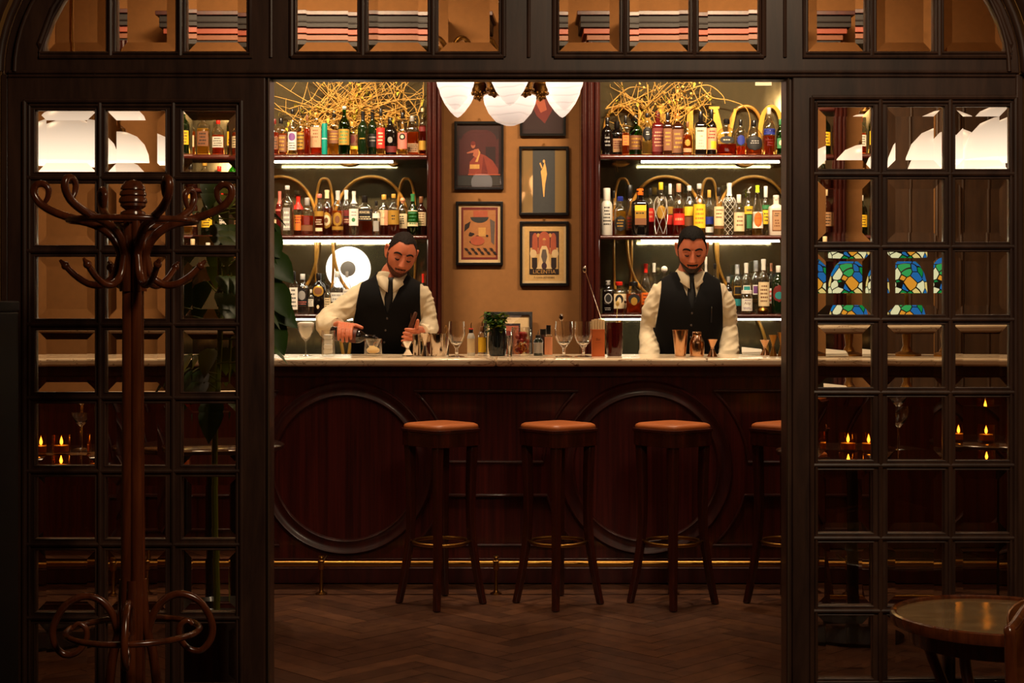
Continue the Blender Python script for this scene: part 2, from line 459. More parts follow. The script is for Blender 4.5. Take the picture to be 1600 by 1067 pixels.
pn = MB()
for k in range(7):
    xa_ = 2.28 + .16 * k
    pn.box(xa_ + .004, xa_ + .156, YB - .03, YB - .002, 0.0, 2.55); pn.tube([(xa_, YB - .03, 0), (xa_, YB - .03, 2.55)], .012, 8)
pn.box(2.26, XW - .002, YB - .045, YB - .002, 2.55, 2.62)
struct(build('trim_6', pn, WOOD('wall_panelling', (50, 32, 20), (84, 56, 34), (8, 8, 1), rough=0.5, coat=0.1), bevel=.004))
# ================================================================ bar counter
YC0, YC1, ZT = 7.16, 7.80, 1.0664
YBF = 7.25
CL, CR = -2.75, 2.75
m, nt, out = newmat('marble')
b = N(nt, 'ShaderNodeBsdfPrincipled', Roughness=0.14)
tc = N(nt, 'ShaderNodeTexCoord'); nz = N(nt, 'ShaderNodeTexNoise', Scale=3.5, Detail=8.0, Distortion=1.4)
mp = N(nt, 'ShaderNodeMapping'); mp.inputs['Scale'].default_value = (1.0, 2.5, 2.5)
nt.links.new(tc.outputs['Object'], mp.inputs[0]); nt.links.new(mp.outputs[0], nz.inputs['Vector'])
nz2 = N(nt, 'ShaderNodeTexNoise', Scale=28.0, Detail=3.0); nt.links.new(tc.outputs['Object'], nz2.inputs['Vector'])
cr = N(nt, 'ShaderNodeValToRGB'); e = cr.color_ramp.elements
e[0].position = 0.485; e[0].color = lin((240, 216, 182)); e[1].position = 0.505; e[1].color = lin((240, 216, 182))
k = e.new(0.495); k.color = lin((150, 112, 82))
cr2 = N(nt, 'ShaderNodeValToRGB'); cr2.color_ramp.elements[0].position = 0.28; cr2.color_ramp.elements[0].color = lin((120, 90, 66)); cr2.color_ramp.elements[1].position = 0.36; cr2.color_ramp.elements[1].color = (1, 1, 1, 1)
mx = N(nt, 'ShaderNodeMix', data_type='RGBA', blend_type='MULTIPLY'); mx.inputs[0].default_value = 1.0
nt.links.new(nz.outputs['Fac'], cr.inputs[0]); nt.links.new(nz2.outputs['Fac'], cr2.inputs[0])
nt.links.new(cr.outputs[0], mx.inputs[6]); nt.links.new(cr2.outputs[0], mx.inputs[7]); nt.links.new(mx.outputs[2], b.inputs['Base Color'])
nt.links.new(b.outputs[0], out.inputs[0]); marble = m
xj = WX(775, YC0)
for i, (xa, xb, lb) in enumerate([(CL, xj - 0.0006, 'cream marble bar top slab in front of the pouring bartender'), (xj + 0.0006, CR, 'cream marble bar top slab in front of the dark haired bartender')]):
    o = build('marble_countertop', MB().box(xa, xb, YC0, YC1, ZT - 0.038, ZT), marble, bevel=0.012, seg=3, origin=(xa, YC0, ZT - 0.038))
    tag(o, lb, 'countertop', 'marble slabs on the bar')
bar = thing('bar_counter', 'long mahogany bar front with round moulded panels under the marble top', 'bar counter', (0, YBF, 0), world=True)
def bx(px): return WX(px, YBF)
def bz(py): return WZ(py, YBF)
zt_ = ZT - 0.038
build('carcass', MB().box(CL + 0.05, CR - 0.05, YBF + 0.03, YBF + 0.06, 0, zt_).box(CL + 0.05, CR - 0.05, YBF + 0.06, YBF + 0.45, zt_ - 0.03, zt_), bar_wood, bar)
# facing plate with circular and concave-sided openings
circ = [541, 1009, 1477 + 0, 73]
rr = 134.0
def circle(pxc, r, n=64): return [(bx(pxc) + r / F * YBF * math.cos(2 * math.pi * i / n), bz(731) + r / F * YBF * math.sin(2 * math.pi * i / n)) for i in range(n)]
def concave(c0, c1, top):
    """panel between two circles, upper (top=True) or lower"""
    r2 = 160.0; pts = []
    ya, yb = (611, 722) if top else (852, 774)
    k = 14
    for i in range(k + 1):
        y = ya + (yb - ya) * i / k; d = math.sqrt(max(0, r2 ** 2 - (y - 731) ** 2)); pts.append((bx(c0 + d), bz(y)))
    for i in range(k + 1):
        y = yb + (ya - yb) * i / k; d = math.sqrt(max(0, r2 ** 2 - (y - 731) ** 2)); pts.append((bx(c1 - d), bz(y)))
    return pts
holes = [circle(c, 136) for c in circ]
pan = []
cs = sorted(circ)
for a, b_ in zip(cs, cs[1:]):
    pan.append(concave(a, b_, True)); pan.append(concave(a, b_, False))
z0p, z1p = bz(868), bz(588)
build('facing', slab2d(rect(CL + 0.05, CR - 0.05, z0p - 0.012, z1p), holes + pan, YBF + 0.008, YBF + 0.03, bevel=0.0), bar_wood, bar)
for h in pan: build('panel_moulding', MB().tube([(p[0], YBF + 0.006, p[1]) for p in h], 0.008, 8, closed=True), bar_dark, bar)
for c in circ:
    ring = MB()
    n = 72; prof = [(137, 0.010), (136, -0.008), (133, -0.016), (130, -0.012), (127, -0.004), (121, -0.002), (117, -0.006), (114.5, -0.010), (112, -0.004), (111, 0.012)]
    rs = []
    for r, dy in prof:
        rs.append([(bx(c) + r / F * YBF * math.cos(2 * math.pi * i / n), YBF + dy, bz(731) + r / F * YBF * math.sin(2 * math.pi * i / n)) for i in range(n)])
    ring.rings(rs, cap0=False, cap1=False)
    rg = build('ring_moulding', ring, bar_dark, bar, ang=60)
    dsk = MB(); dsk.prism(circle(c, 113), YBF + 0.006, YBF + 0.031)
    build('round_panel', dsk, bar_wood, bar)
# rails under the top, mid rails, plinth
tr = MB(); tr.box(CL + 0.05, CR - 0.05, YBF - 0.012, YBF + 0.03, z1p, zt_); 
build('top_rail', tr, bar_dark, bar, bevel=0.004)
pl = MB(); pl.box(CL + 0.05, CR - 0.05, YBF - 0.004, YBF + 0.03, bz(890), z0p - 0.012); pl.box(CL + 0.05, CR - 0.05, YBF - 0.014, YBF + 0.03, 0.004, bz(888))
pl.tube([(CL + 0.05, YBF - 0.008, bz(888)), (CR - 0.05, YBF - 0.008, bz(888))], 0.008, 8)
build('plinth', pl, bar_dark, bar, bevel=0.003)
# brass foot rail: one thing, each post a part
YR = 6.995; zr = WZ(880.5, YR)
fr = thing('foot_rail', 'brass foot rail on short posts along the base of the bar', 'foot rail', (0, YR, 0), world=True)
build('rail_tube', MB().tube([(CL + 0.1, YR, zr), (CR - 0.1, YR, zr)], 0.0135, 14), brass, fr)
for px in (502, 775, 1048 + 4, 1325, 230):
    x = WX(px, YR); pm = MB()
    pm.lathe([(0.0, 0.001), (0.027, 0.001), (0.027, 0.004), (0.012, 0.012), (0.0085, 0.02), (0.0085, zr - 0.03), (0.014, zr - 0.026), (0.014, zr - 0.018), (0.017, zr - 0.014), (0.018, zr), (0.017, zr + 0.014), (0.011, zr + 0.018), (0.008, zr + 0.024), (0.015, zr + 0.028), (0.013, zr + 0.034), (0.0, zr + 0.035)], (x, YR, 0), 16)
    pm.tube([(x, YR, zr), (x, YBF - 0.015, zr)], 0.006, 8)
    build('rail_post', pm, brass, fr)
# ================================================================ bar stools
leather = P('tan_leather', (176, 96, 48), rough=0.38, var=0.15, bscale=30, bump=0.25)
stool_wood = WOOD('stool_wood', (44, 15, 10), (74, 28, 18), (26, 26, 2), rough=0.25, coat=0.5, bump=0.02)
def super_ring(h, z, p=4.0, n=40):
    r = []
    for j in range(n):
        a = 2 * math.pi * j / n; ca, sa = math.cos(a), math.sin(a); q = (abs(ca) ** p + abs(sa) ** p) ** (-1 / p); r.append((h * ca * q, h * sa * q, z))
    return r
def make_stool(label, loc, rz):
    t = thing('bar_stool', label, 'bar stool', loc, rz, 'tan leather bar stools along the bar')
    s = 0.128
    mb = MB(); mb.rings([super_ring(s * k, z, 7.0) for k, z in ((1.0, 0.775), (1.01, 0.781), (0.985, 0.790), (0.9, 0.796), (0.7, 0.799), (0.4, 0.800))])
    build('seat_pad', mb, leather, t, ang=70)
    mb = MB(); mb.rings([super_ring(s * k, z, 8.0) for k, z in ((1.0, 0.697), (1.03, 0.699), (1.03, 0.758), (1.06, 0.762), (1.06, 0.772), (1.0, 0.7755))])
    build('seat_frame', mb, stool_wood, t, ang=40)
    for sx in (-1, 1):
        for sy in (-1, 1):
            pts = []
            for k in range(13):
                z = 0.70 * (1 - k / 12); f = 1 - z / 0.70
                off = 0.098 - 0.005 * math.sin(math.pi * min(1, f * 1.4)) + 0.034 * max(0, (f - 0.52) / 0.48) ** 1.6
                pts.append((sx * off, sy * off, z))
            mb = MB()
            rs = []
            for k, p in enumerate(pts):
                h = 0.020 - 0.006 * k / 12
                rs.append([(p[0] + a * h, p[1] + b_ * h, p[2]) for a, b_ in ((-1, -1), (1, -1), (1, 1), (-1, 1))])
            mb.rings(rs); build('leg', mb, stool_wood, t, bevel=0.006, ang=50)
    mb = MB(); mb.torus((0, 0, 0.272), 0.121, 0.0085, 48, 10); 
    fr_ = build('foot_ring', mb, brass, t)
    return t
for px, y, rz, lb in ((689, 6.77, 42, 'tan leather bar stool standing below the bartender who pours'), (872, 6.77, 40, 'tan leather bar stool standing below the tall stemmed glasses'),
                      (1051, 6.77, 40, 'tan leather bar stool standing below the dark haired bartender'), (1233, 6.77, 42, 'tan leather bar stool half hidden by the right door leaf')):
    make_stool(lb, (WX(px, y), y, 0.001), R(rz))
# ================================================================ back bar
YS0, YM = 9.16, 9.42
def sx(px): return WX(px, YS0)
def sz(py): return WZ(py, YS0)
SH = [sz(241), sz(367.5), sz(490.5)]                       # shelf tops
m, nt, out = newmat('antique_mirror')
b = N(nt, 'ShaderNodeBsdfPrincipled', Metallic=0.8)
tc = N(nt, 'ShaderNodeTexCoord'); nz = N(nt, 'ShaderNodeTexNoise', Scale=5.0, Detail=6.0)
mp = N(nt, 'ShaderNodeMapping'); mp.inputs['Scale'].default_value = (3, 1, 0.6)
nt.links.new(tc.outputs['Object'], mp.inputs[0]); nt.links.new(mp.outputs[0], nz.inputs['Vector'])
mr = N(nt, 'ShaderNodeMapRange'); mr.inputs['From Min'].default_value = 0.3; mr.inputs['From Max'].default_value = 0.75; mr.inputs['To Min'].default_value = 0.03; mr.inputs['To Max'].default_value = 0.16
cr = N(nt, 'ShaderNodeValToRGB'); cr.color_ramp.elements[0].color = lin((164, 150, 112)); cr.color_ramp.elements[1].color = lin((96, 86, 60))
nt.links.new(nz.outputs['Fac'], mr.inputs['Value']); nt.links.new(mr.outputs[0], b.inputs['Roughness']); nt.links.new(nz.outputs['Fac'], cr.inputs[0]); nt.links.new(cr.outputs[0], b.inputs['Base Color'])
nt.links.new(b.outputs[0], out.inputs[0]); mirror_m = m
led = EMIT('led_strip', (244, 240, 214), 30.0)
led_warm = EMIT('warm_shelf_light', (255, 186, 84), 17.0)
gold_bent = P('gilded_bentwood', (186, 130, 52), rough=0.3, metal=0.35, coat=0.3, var=0.2, bscale=30)
ZTOPC = 2.98
units = {}
for side, xa, xb, inner, desc in (('l', sx(282), sx(667), sx(690), 'left'), ('r', sx(938), sx(1302), sx(908), 'right')):
    who = 'the pouring bartender' if side == 'l' else 'the dark haired bartender'
    u = thing('back_bar_cabinet', 'mirrored mahogany back bar shelving behind ' + who, 'shelving', ((xa + xb) / 2, YM, 0), world=True, group='mirrored back bar units')
    units[side] = u
    build('mirror_back', MB().box(xa, xb, YM, YM + 0.012, 0.9, ZTOPC - 0.1), mirror_m, u)
    for k, (z, t) in enumerate(zip(SH, (0.036, 0.027, 0.027))):
        mb = MB().box(xa, xb, YS0 + 0.004, YM - 0.001, z - t, z); mb.tube([(xa, YS0 + 0.004, z - t / 2), (xb, YS0 + 0.004, z - t / 2)], t / 2 * 0.98, 12)
        build('shelf', mb, mahog_h, u)
        x0, x1 = (sx(424), sx(640)) if side == 'l' else ((sx(1004), sx(1222)) if k < 2 else (sx(946), sx(1228)))
        if side == 'l' and k == 0: x1 = sx(612)
        yl = 9.25 if k < 2 else 9.19
        lm = MB().box(x0, x1, yl, yl + 0.014, z - t - (0.0065 if k == 0 else 0.0105), z - t - 0.0015)
        build('shelf_light', lm, led, u)
    build('warm_light', MB().box(xa + 0.03, xb - 0.03, YM - 0.022, YM - 0.008, SH[0] + 0.001, SH[0] + 0.012), led_warm, u)
    # moulded post: half columns
    for (pa, pb) in (((667, 690) if side == 'l' else (908, 938)), ((262, 282) if side == 'l' else (1302, 1322))):
        mb = MB().box(sx(pa), sx(pb), YS0 + 0.0, YM + 0.01, 0.9, ZTOPC - 0.1)
        w = sx(pb) - sx(pa)
        for f, r in ((0.18, 0.16), (0.5, 0.2), (0.83, 0.14)):
            mb.tube([(sx(pa) + w * f, YS0, 0.9), (sx(pa) + w * f, YS0, ZTOPC - 0.1)], w * r, 10)
        build('post', mb, mahog, u)
    # cornice
    mb = MB(); e0, e1 = xa - 0.12, xb + 0.1
    mb.box(e0, e1, YS0 - 0.03, YM + 0.02, 2.965, 3.035, 1); mb.box(e0 + 0.02, e1 - 0.02, YS0 - 0.01, YM + 0.02, 2.93, 2.965, 2)
    mb.box(e0 + 0.04, e1 - 0.04, YS0 + 0.01, YM + 0.02, 2.895, 2.93, 3); mb.box(e0 + 0.05, e1 - 0.05, YS0 + 0.02, YM + 0.02, 2.865, 2.895, 1); mb.box(e0 - 0.02, e1 + 0.02, YS0 - 0.05, YM + 0.02, 3.035, 3.06, 0)
    mb.tube([(e0, YS0 - 0.03, 2.995), (e1, YS0 - 0.03, 2.995)], 0.006, 8, 1)
    build('cornice', mb, [bar_dark, P('cornice_dark', (22, 10, 8), rough=0.6), P('cornice_red', (136, 56, 32), rough=0.5), P('cornice_amber', (116, 62, 30), rough=0.5)], u, bevel=0.004)
    # base cupboard with the work surface
    build('worktop', MB().box(xa + 0.002, xb - 0.002, 8.80, YM + 0.02, 0.872, 0.9), P('dark_worktop', (60, 50, 44), rough=0.3), u)
    for k in range(4):
        w = (xb - xa) / 4
        d = build('cupboard_door', MB().box(xa + w * k + 0.004, xa + w * (k + 1) - 0.004, 8.83, 8.85, 0.06, 0.866), bar_dark, u, bevel=0.003)
        build('knob', MB().ball((xa + w * k + w * 0.85, 8.815, 0.6), 0.014), brass, d)
    build('base', MB().box(xa, xb, 8.851, YM, 0.0, 0.87), bar_dark, u)
    # bent hoops standing in front of the mirror
    yh = YM - 0.035
    def hx(px): return WX(px, yh)
    def hz(py): return WZ(py, yh)
    def oval(cx, cy, a, b_, p=2.25, r=0.0105, n=60, cut=None):
        pts = []
        for i in range(n):
            t = 2 * math.pi * i / n; c_, s_ = math.cos(t), math.sin(t); q = (abs(c_) ** p + abs(s_) ** p) ** (-1 / p)
            pts.append((hx(cx + a * c_ * q), yh, hz(cy + b_ * s_ * q)))
        mb = MB(); mb.tube(pts, r, 10, closed=True); build('bent_hoop', mb, gold_bent, u)
    if side == 'l':
        big, nar = [437, 580], [507, 635, 372]
        low = [(476, 590, 62, 120), (605, 590, 62, 120)]
        for c, w in ((615, 15), (545, 30)): oval(c, 215, w, 42)
    else:
        big, nar = [1040, 1178], [973, 1108, 1244]
        low = [(1010, 590, 58, 120), (1140, 590, 62, 120)]
        for c, w in ((970, 26), (1165, 26)): oval(c, 212, w, 46)
    for c in big: oval(c, 372, 60, 96)
    for c in nar: oval(c, 378, 14, 99, 3.0, 0.0085)
    for c in low: oval(*c)
# centre strip under the pictures
tag(build('sideboard', MB().box(sx(692), sx(906), 8.86, YB - 0.005, 0, 0.87).box(sx(691), sx(907), 8.82, YB - 0.004, 0.872, 0.9), bar_dark, origin=(0, 9.2, 0), bevel=0.003), 'low dark sideboard under the framed pictures between the mirrored shelves', 'sideboard')
# round glowing disc set on the mirror
wl = thing('glowing_disc', 'round glowing white disc with a grey knob behind the gold hoops', 'wall lamp', (WX(544, 9.40), 9.41, WZ(420, 9.40)))
mb = MB(); rs = []
for r, y in ((0.135, 0.004), (0.137, -0.002), (0.13, -0.010), (0.10, -0.016), (0.05, -0.019), (0.001, -0.02)): rs.append([(r * math.cos(2 * math.pi * i / 48), y, r * math.sin(2 * math.pi * i / 48)) for i in range(48)])
mb.rings(rs); build('shade', mb, EMIT('disc_glow', (255, 244, 226), 2.2), wl, ang=60)
mb = MB(); rs = []
for r, y in ((0.047, -0.0175), (0.047, -0.021), (0.042, -0.0225), (0.001, -0.0228)): rs.append([(r * math.cos(2 * math.pi * i / 32), y, r * math.sin(2 * math.pi * i / 32)) for i in range(32)])
mb.rings(rs); build('knob', mb, P('grey_knob', (150, 138, 126), rough=0.5), wl)
# ================================================================ bottles
GL = {'clear': THIN('bottle_clear', (252, 252, 250), refl=1.0, base=0.09, rough=0.06), 'green': THIN('bottle_green', (60, 150, 60), refl=0.6, base=0.06, rough=0.04),
      'dgreen': P('bottle_dark_green', (14, 30, 12), rough=0.06, spec=0.7, coat=0.5), 'black': P('bottle_black', (14, 10, 9), rough=0.06, spec=0.7, coat=0.5),
      'brown': P('bottle_brown', (46, 18, 8), rough=0.06, spec=0.7, coat=0.5), 'white': P('bottle_ceramic', (224, 208, 190), rough=0.3, coat=0.3),
      'ruby': P('bottle_ruby', (84, 16, 14), rough=0.08, spec=0.6, coat=0.5), 'teal': P('teal_tube', (10, 128, 112), rough=0.4), 'frost': P('frosted_white', (232, 226, 214), rough=0.35, trans=0.3)}
LQ = {'amber': LIQUID('liquor_amber', (242, 150, 42), .5), 'dark': LIQUID('liquor_dark', (206, 92, 26), .5), 'gold': LIQUID('liquor_gold', (250, 214, 110), .5), 'orange': LIQUID('liquor_orange', (248, 128, 30), .5),
      'red': LIQUID('liquor_red', (226, 50, 26), .5), 'clear': LIQUID('liquor_clear', (250, 246, 236), 0.1), 'pale': LIQUID('liquor_pale', (246, 230, 170), .4), 'lime': LIQUID('liquor_lime', (170, 226, 60), .5)}
LC = {'cream': (226, 200, 156), 'white': (230, 222, 208), 'tan': (176, 132, 92), 'brown': (118, 72, 40), 'red': (206, 40, 26), 'pink': (206, 108, 92), 'black': (22, 18, 17), 'gold': (196, 148, 62),
      'yellow': (240, 192, 40), 'orange': (234, 112, 34), 'green': (54, 120, 70), 'blue': (32, 44, 128), 'teal': (40, 130, 130), 'purple': (112, 64, 120), 'grey': (150, 144, 138), 'dred': (110, 28, 22), 'silver': (196, 192, 186), 'lime': (200, 220, 50), 'peach': (224, 150, 110)}
def paper(n): return P('paper_' + n, LC[n], rough=0.6) if n != 'gold' else P('paper_gold', LC['gold'], rough=0.35, metal=0.5)
def capm(n): return P('cap_' + n, LC[n], rough=0.32, coat=0.2)
STY = {  # (radius fraction, height fraction), squareness, depth ratio
 'std':   ([(0.94, 0.0), (1, 0.012), (1, 0.60), (0.94, 0.66), (0.72, 0.715), (0.42, 0.76), (0.33, 0.80), (0.31, 0.93), (0.36, 0.935), (0.36, 0.955)], 2.0, 1.0),
 'long':  ([(0.94, 0.0), (1, 0.012), (1, 0.52), (0.90, 0.60), (0.62, 0.68), (0.38, 0.75), (0.32, 0.82), (0.31, 0.95), (0.36, 0.955)], 2.0, 1.0),
 'taper': ([(0.94, 0.0), (1, 0.015), (1, 0.40), (0.86, 0.54), (0.58, 0.68), (0.36, 0.82), (0.28, 0.95), (0.34, 0.955)], 2.0, 1.0),
 'squat': ([(0.92, 0.0), (1, 0.02), (1, 0.56), (0.95, 0.66), (0.72, 0.745), (0.36, 0.79), (0.30, 0.84), (0.30, 0.93), (0.34, 0.94)], 2.2, 0.8),
 'round': ([(0.80, 0.0), (0.94, 0.06), (1, 0.22), (1, 0.44), (0.90, 0.60), (0.60, 0.71), (0.32, 0.77), (0.26, 0.82), (0.26, 0.93), (0.32, 0.94)], 2.0, 0.7),
 'square':([(0.96, 0.0), (1, 0.012), (1, 0.66), (0.92, 0.72), (0.55, 0.755), (0.36, 0.78), (0.34, 0.93), (0.40, 0.935), (0.40, 0.955)], 6.0, 0.9),
 'flat':  ([(0.96, 0.0), (1, 0.012), (1, 0.58), (0.96, 0.66), (0.78, 0.74), (0.40, 0.79), (0.30, 0.82), (0.30, 0.93), (0.36, 0.935)], 4.0, 0.55),
 'wide':  ([(0.97, 0.0), (1, 0.012), (0.98, 0.50), (0.86, 0.64), (0.5, 0.74), (0.24, 0.78), (0.2, 0.82), (0.2, 0.90), (0.26, 0.91)], 3.4, 0.5),
 'jar':   ([(0.94, 0.0), (1, 0.02), (1, 0.80), (0.9, 0.86), (0.8, 0.9), (0.8, 0.95)], 2.0, 1.0),
 'tubebox':([(0.98, 0.0), (1, 0.01), (1, 0.98), (0.97, 1.0)], 2.0, 1.0),
 'bulb':  ([(0.70, 0.0), (0.80, 0.03), (0.86, 0.18), (0.95, 0.40), (1, 0.52), (0.90, 0.64), (0.60, 0.73), (0.34, 0.78), (0.28, 0.82), (0.28, 0.93), (0.34, 0.94)], 2.0, 1.0),
}
def prof_r(prof, t):
    for (r0, h0), (r1, h1) in zip(prof, prof[1:]):
        if t <= h1: return r0 + (r1 - r0) * ((t - h0) / max(h1 - h0, 1e-6))
    return prof[-1][0]
def se(a, sq, dep):
    ca, sa = math.cos(a), math.sin(a); q = (abs(ca) ** sq + abs(sa) ** sq) ** (-1 / sq)
    return ca * q, sa * q * dep
def wrap_patch(mb, prof, Rr, H, sq, dep, h0, h1, a0, a1, off, m=0, n=14, shape='rect', rows=1):
    """paper patch lying on the bottle's front, between heights h0..h1 (fractions) and angles a0..a1 (degrees from the front)"""
    if shape == 'oval': rows = 10
    rs = []
    for k in range(rows + 1):
        h = h0 + (h1 - h0) * k / rows; r = prof_r(prof, h) * Rr + off
        w = 1.0
        if shape == 'oval': w = math.sqrt(max(0.0, 1 - (2 * k / rows - 1) ** 2)) + 0.01
        if shape == 'arch': w = 1.0
        am, aw = (a0 + a1) / 2, (a1 - a0) / 2 * w
        ring = []
        for j in range(n):
            a = R(-90 + am - aw + 2 * aw * j / (n - 1)); x, y = se(a, sq, dep); ring.append((x * r, y * r, h * H))
        rs.append(ring)
    mb.rings(rs, m, wrap=False)
def wrap_text(mb, txt, size, prof, Rr, H, sq, dep, h, off, m, am=0):
    t = text_mb(txt, size, ext=0.0)
    r = prof_r(prof, h) * Rr
    vs = []
    for x, y, z in t.v:
        a = R(-90 + am) + x / r
        X, Y = se(a, sq, dep) if sq < 3 else (x / r, -dep)
        rr = (r + off); vs.append((X * rr, Y * rr, h * H + z))
    mb.add(vs, t.f, m)
def make_bottle(loc, Rr, H, style, glass, liquid, fill, label, cap, text, name='bottle', rz=0.0, capfrac=None):
    prof, sq, dep = STY[style]
    t = thing(name, text, 'bottle' if name == 'bottle' else name.replace('_', ' '), loc, rz)
    Rr *= 1.0
    g = MB(); g.lathe([(r * Rr, h * H) for r, h in prof], n=28 if sq > 2.5 else 22, sq=sq, dep=dep)
    build('glass', g, GL[glass], t, ang=50)
    if liquid and glass in ('clear', 'green'):
        lp = [(max(r * Rr - 0.0022, 0.002), h * H) for r, h in prof if 0.012 <= h < fill]
        lp = [(lp[0][0] * 0.93, 0.012 * H + 0.003)] + [(r, max(h, 0.012 * H + 0.006)) for r, h in lp]
        lp.append((max(prof_r(prof, fill) * Rr - 0.0022, 0.002), fill * H))
        lq = MB(); lq.lathe(lp, n=28 if sq > 2.5 else 22, sq=sq, dep=dep); build('liquor', lq, LQ[liquid], t, ang=50)
    if label:
        off = 0.0006; clusters = []
        def span(it): return (it[3] - .02, it[3] + .02) if it[0] == 't' and isinstance(it[2], str) and False else ((it[3] - .001, it[3] + .001) if it[0] == 't' else (it[2], it[3]))
        for it in label:                       # papers that touch make one label, separate papers are labels of their own
            h0, h1 = span(it); hit = [c for c in clusters if c[0] <= h1 and h0 <= c[1]]
            new = [h0, h1, [it]]
            for c in hit: new = [min(new[0], c[0]), max(new[1], c[1]), c[2] + new[2]]; clusters.remove(c)
            clusters.append(new)
        order = {id(it): i for i, it in enumerate(label)}
        for c in clusters:
            mats = []; mb = MB()
            def mi(nm):
                if nm not in mats: mats.append(nm)
                return mats.index(nm)
            for it in sorted(c[2], key=lambda q: order[id(q)]):
                off = 0.0006 + .0004 * order[id(it)]
                kind = it[0]
                if kind in 'ro':
                    _, cc, h0, h1, ha = it[:5]; am = it[5] if len(it) > 5 else 0
                    wrap_patch(mb, prof, Rr, H, sq, dep, h0, h1, am - ha, am + ha, off, mi(cc), shape='oval' if kind == 'o' else 'rect')
                elif kind == 'l':
                    _, cc, h0, h1, ha, nrow = it
                    for k in range(nrow):
                        hh = h1 - (h1 - h0) * (k + 0.5) / nrow; th = (h1 - h0) / nrow * 0.22
                        a = -ha * random.uniform(0.6, 1.0); e_ = ha * random.uniform(0.6, 1.0)
                        while a < e_:
                            b_ = a + random.uniform(5, 16); wrap_patch(mb, prof, Rr, H, sq, dep, hh - th, hh + th, a, min(b_, e_), off, mi(cc), n=3); a = b_ + 4
                elif kind == 't':
                    _, cc, s_, h, size = it; wrap_text(mb, s_, size, prof, Rr, H, sq, dep, h, off, mi(cc))
            build('label', mb, [paper(q) for q in mats], t, ang=60)
    if cap:
        cm, ch0, ch1 = cap[0], cap[1], cap[2]
        kind = cap[3] if len(cap) > 3 else 'cyl'
        r = prof_r(prof, ch0) * Rr
        cb = MB()
        if kind == 'cyl': cb.lathe([(r * 1.12, ch0 * H), (r * 1.16, ch0 * H + 0.001), (r * 1.16, ch1 * H - 0.002), (r * 1.05, ch1 * H)], n=18, dep=1 if sq < 3 else 1)
        elif kind == 'ball': cb.lathe([(r * 0.9, ch0 * H), (r * 0.9, ch0 * H + 0.004)], n=14); cb.ball((0, 0, (ch0 + ch1) / 2 * H + 0.002), (ch1 - ch0) / 2 * H)
        elif kind == 'sleeve':  # foil on the neck following the glass
            cb.lathe([(prof_r(prof, ch0 + (ch1 - ch0) * k / 6) * Rr + 0.0012, (ch0 + (ch1 - ch0) * k / 6) * H) for k in range(7)] + [(r * 0.6, ch1 * H + 0.001)], n=18)
        elif kind == 'wide': cb.lathe([(r * 1.5, ch0 * H), (r * 1.6, ch0 * H + 0.002), (r * 1.6, ch1 * H - 0.004), (r * 1.3, ch1 * H)], n=18)
        elif kind == 'pour':
            cb.lathe([(r * 1.0, ch0 * H), (r * 1.05, ch0 * H + 0.006), (r * 0.5, ch0 * H + 0.009)], n=14)
            cb.tube([(0, 0, ch0 * H), (0, 0, ch0 * H + (ch1 - ch0) * H * 0.6), (r * 1.6, 0, ch1 * H)], r * 0.36, 8)
        if len(cap) > 4 and cap[4]:
            pass
        build('cap', cb, capm(cm), t)
    if glass == 'white' and False: pass
    return t
def D(x, w, top, style, glass, liquid, fill, label, cap, text): return (x, w, top, style, glass, liquid, fill, label, cap, text)
C_ = lambda c, a=0.86, b=1.0, k='cyl': (c, a, b, k)
TL, ML, LL = "on the top shelf behind the left bartender", "on the middle shelf left of the pictures", "on the lowest shelf behind the pouring arm"
TR, MR, LR = "on the top shelf right of the pictures", "on the middle shelf behind the dark haired bartender", "on the lowest shelf behind the dark haired bartender"
lab = lambda c, h0, h1, ha, ink='black', n=4: [('r', c, h0, h1, ha), ('l', ink, h0 + 0.02, h1 - 0.02, ha * 0.75, n)]
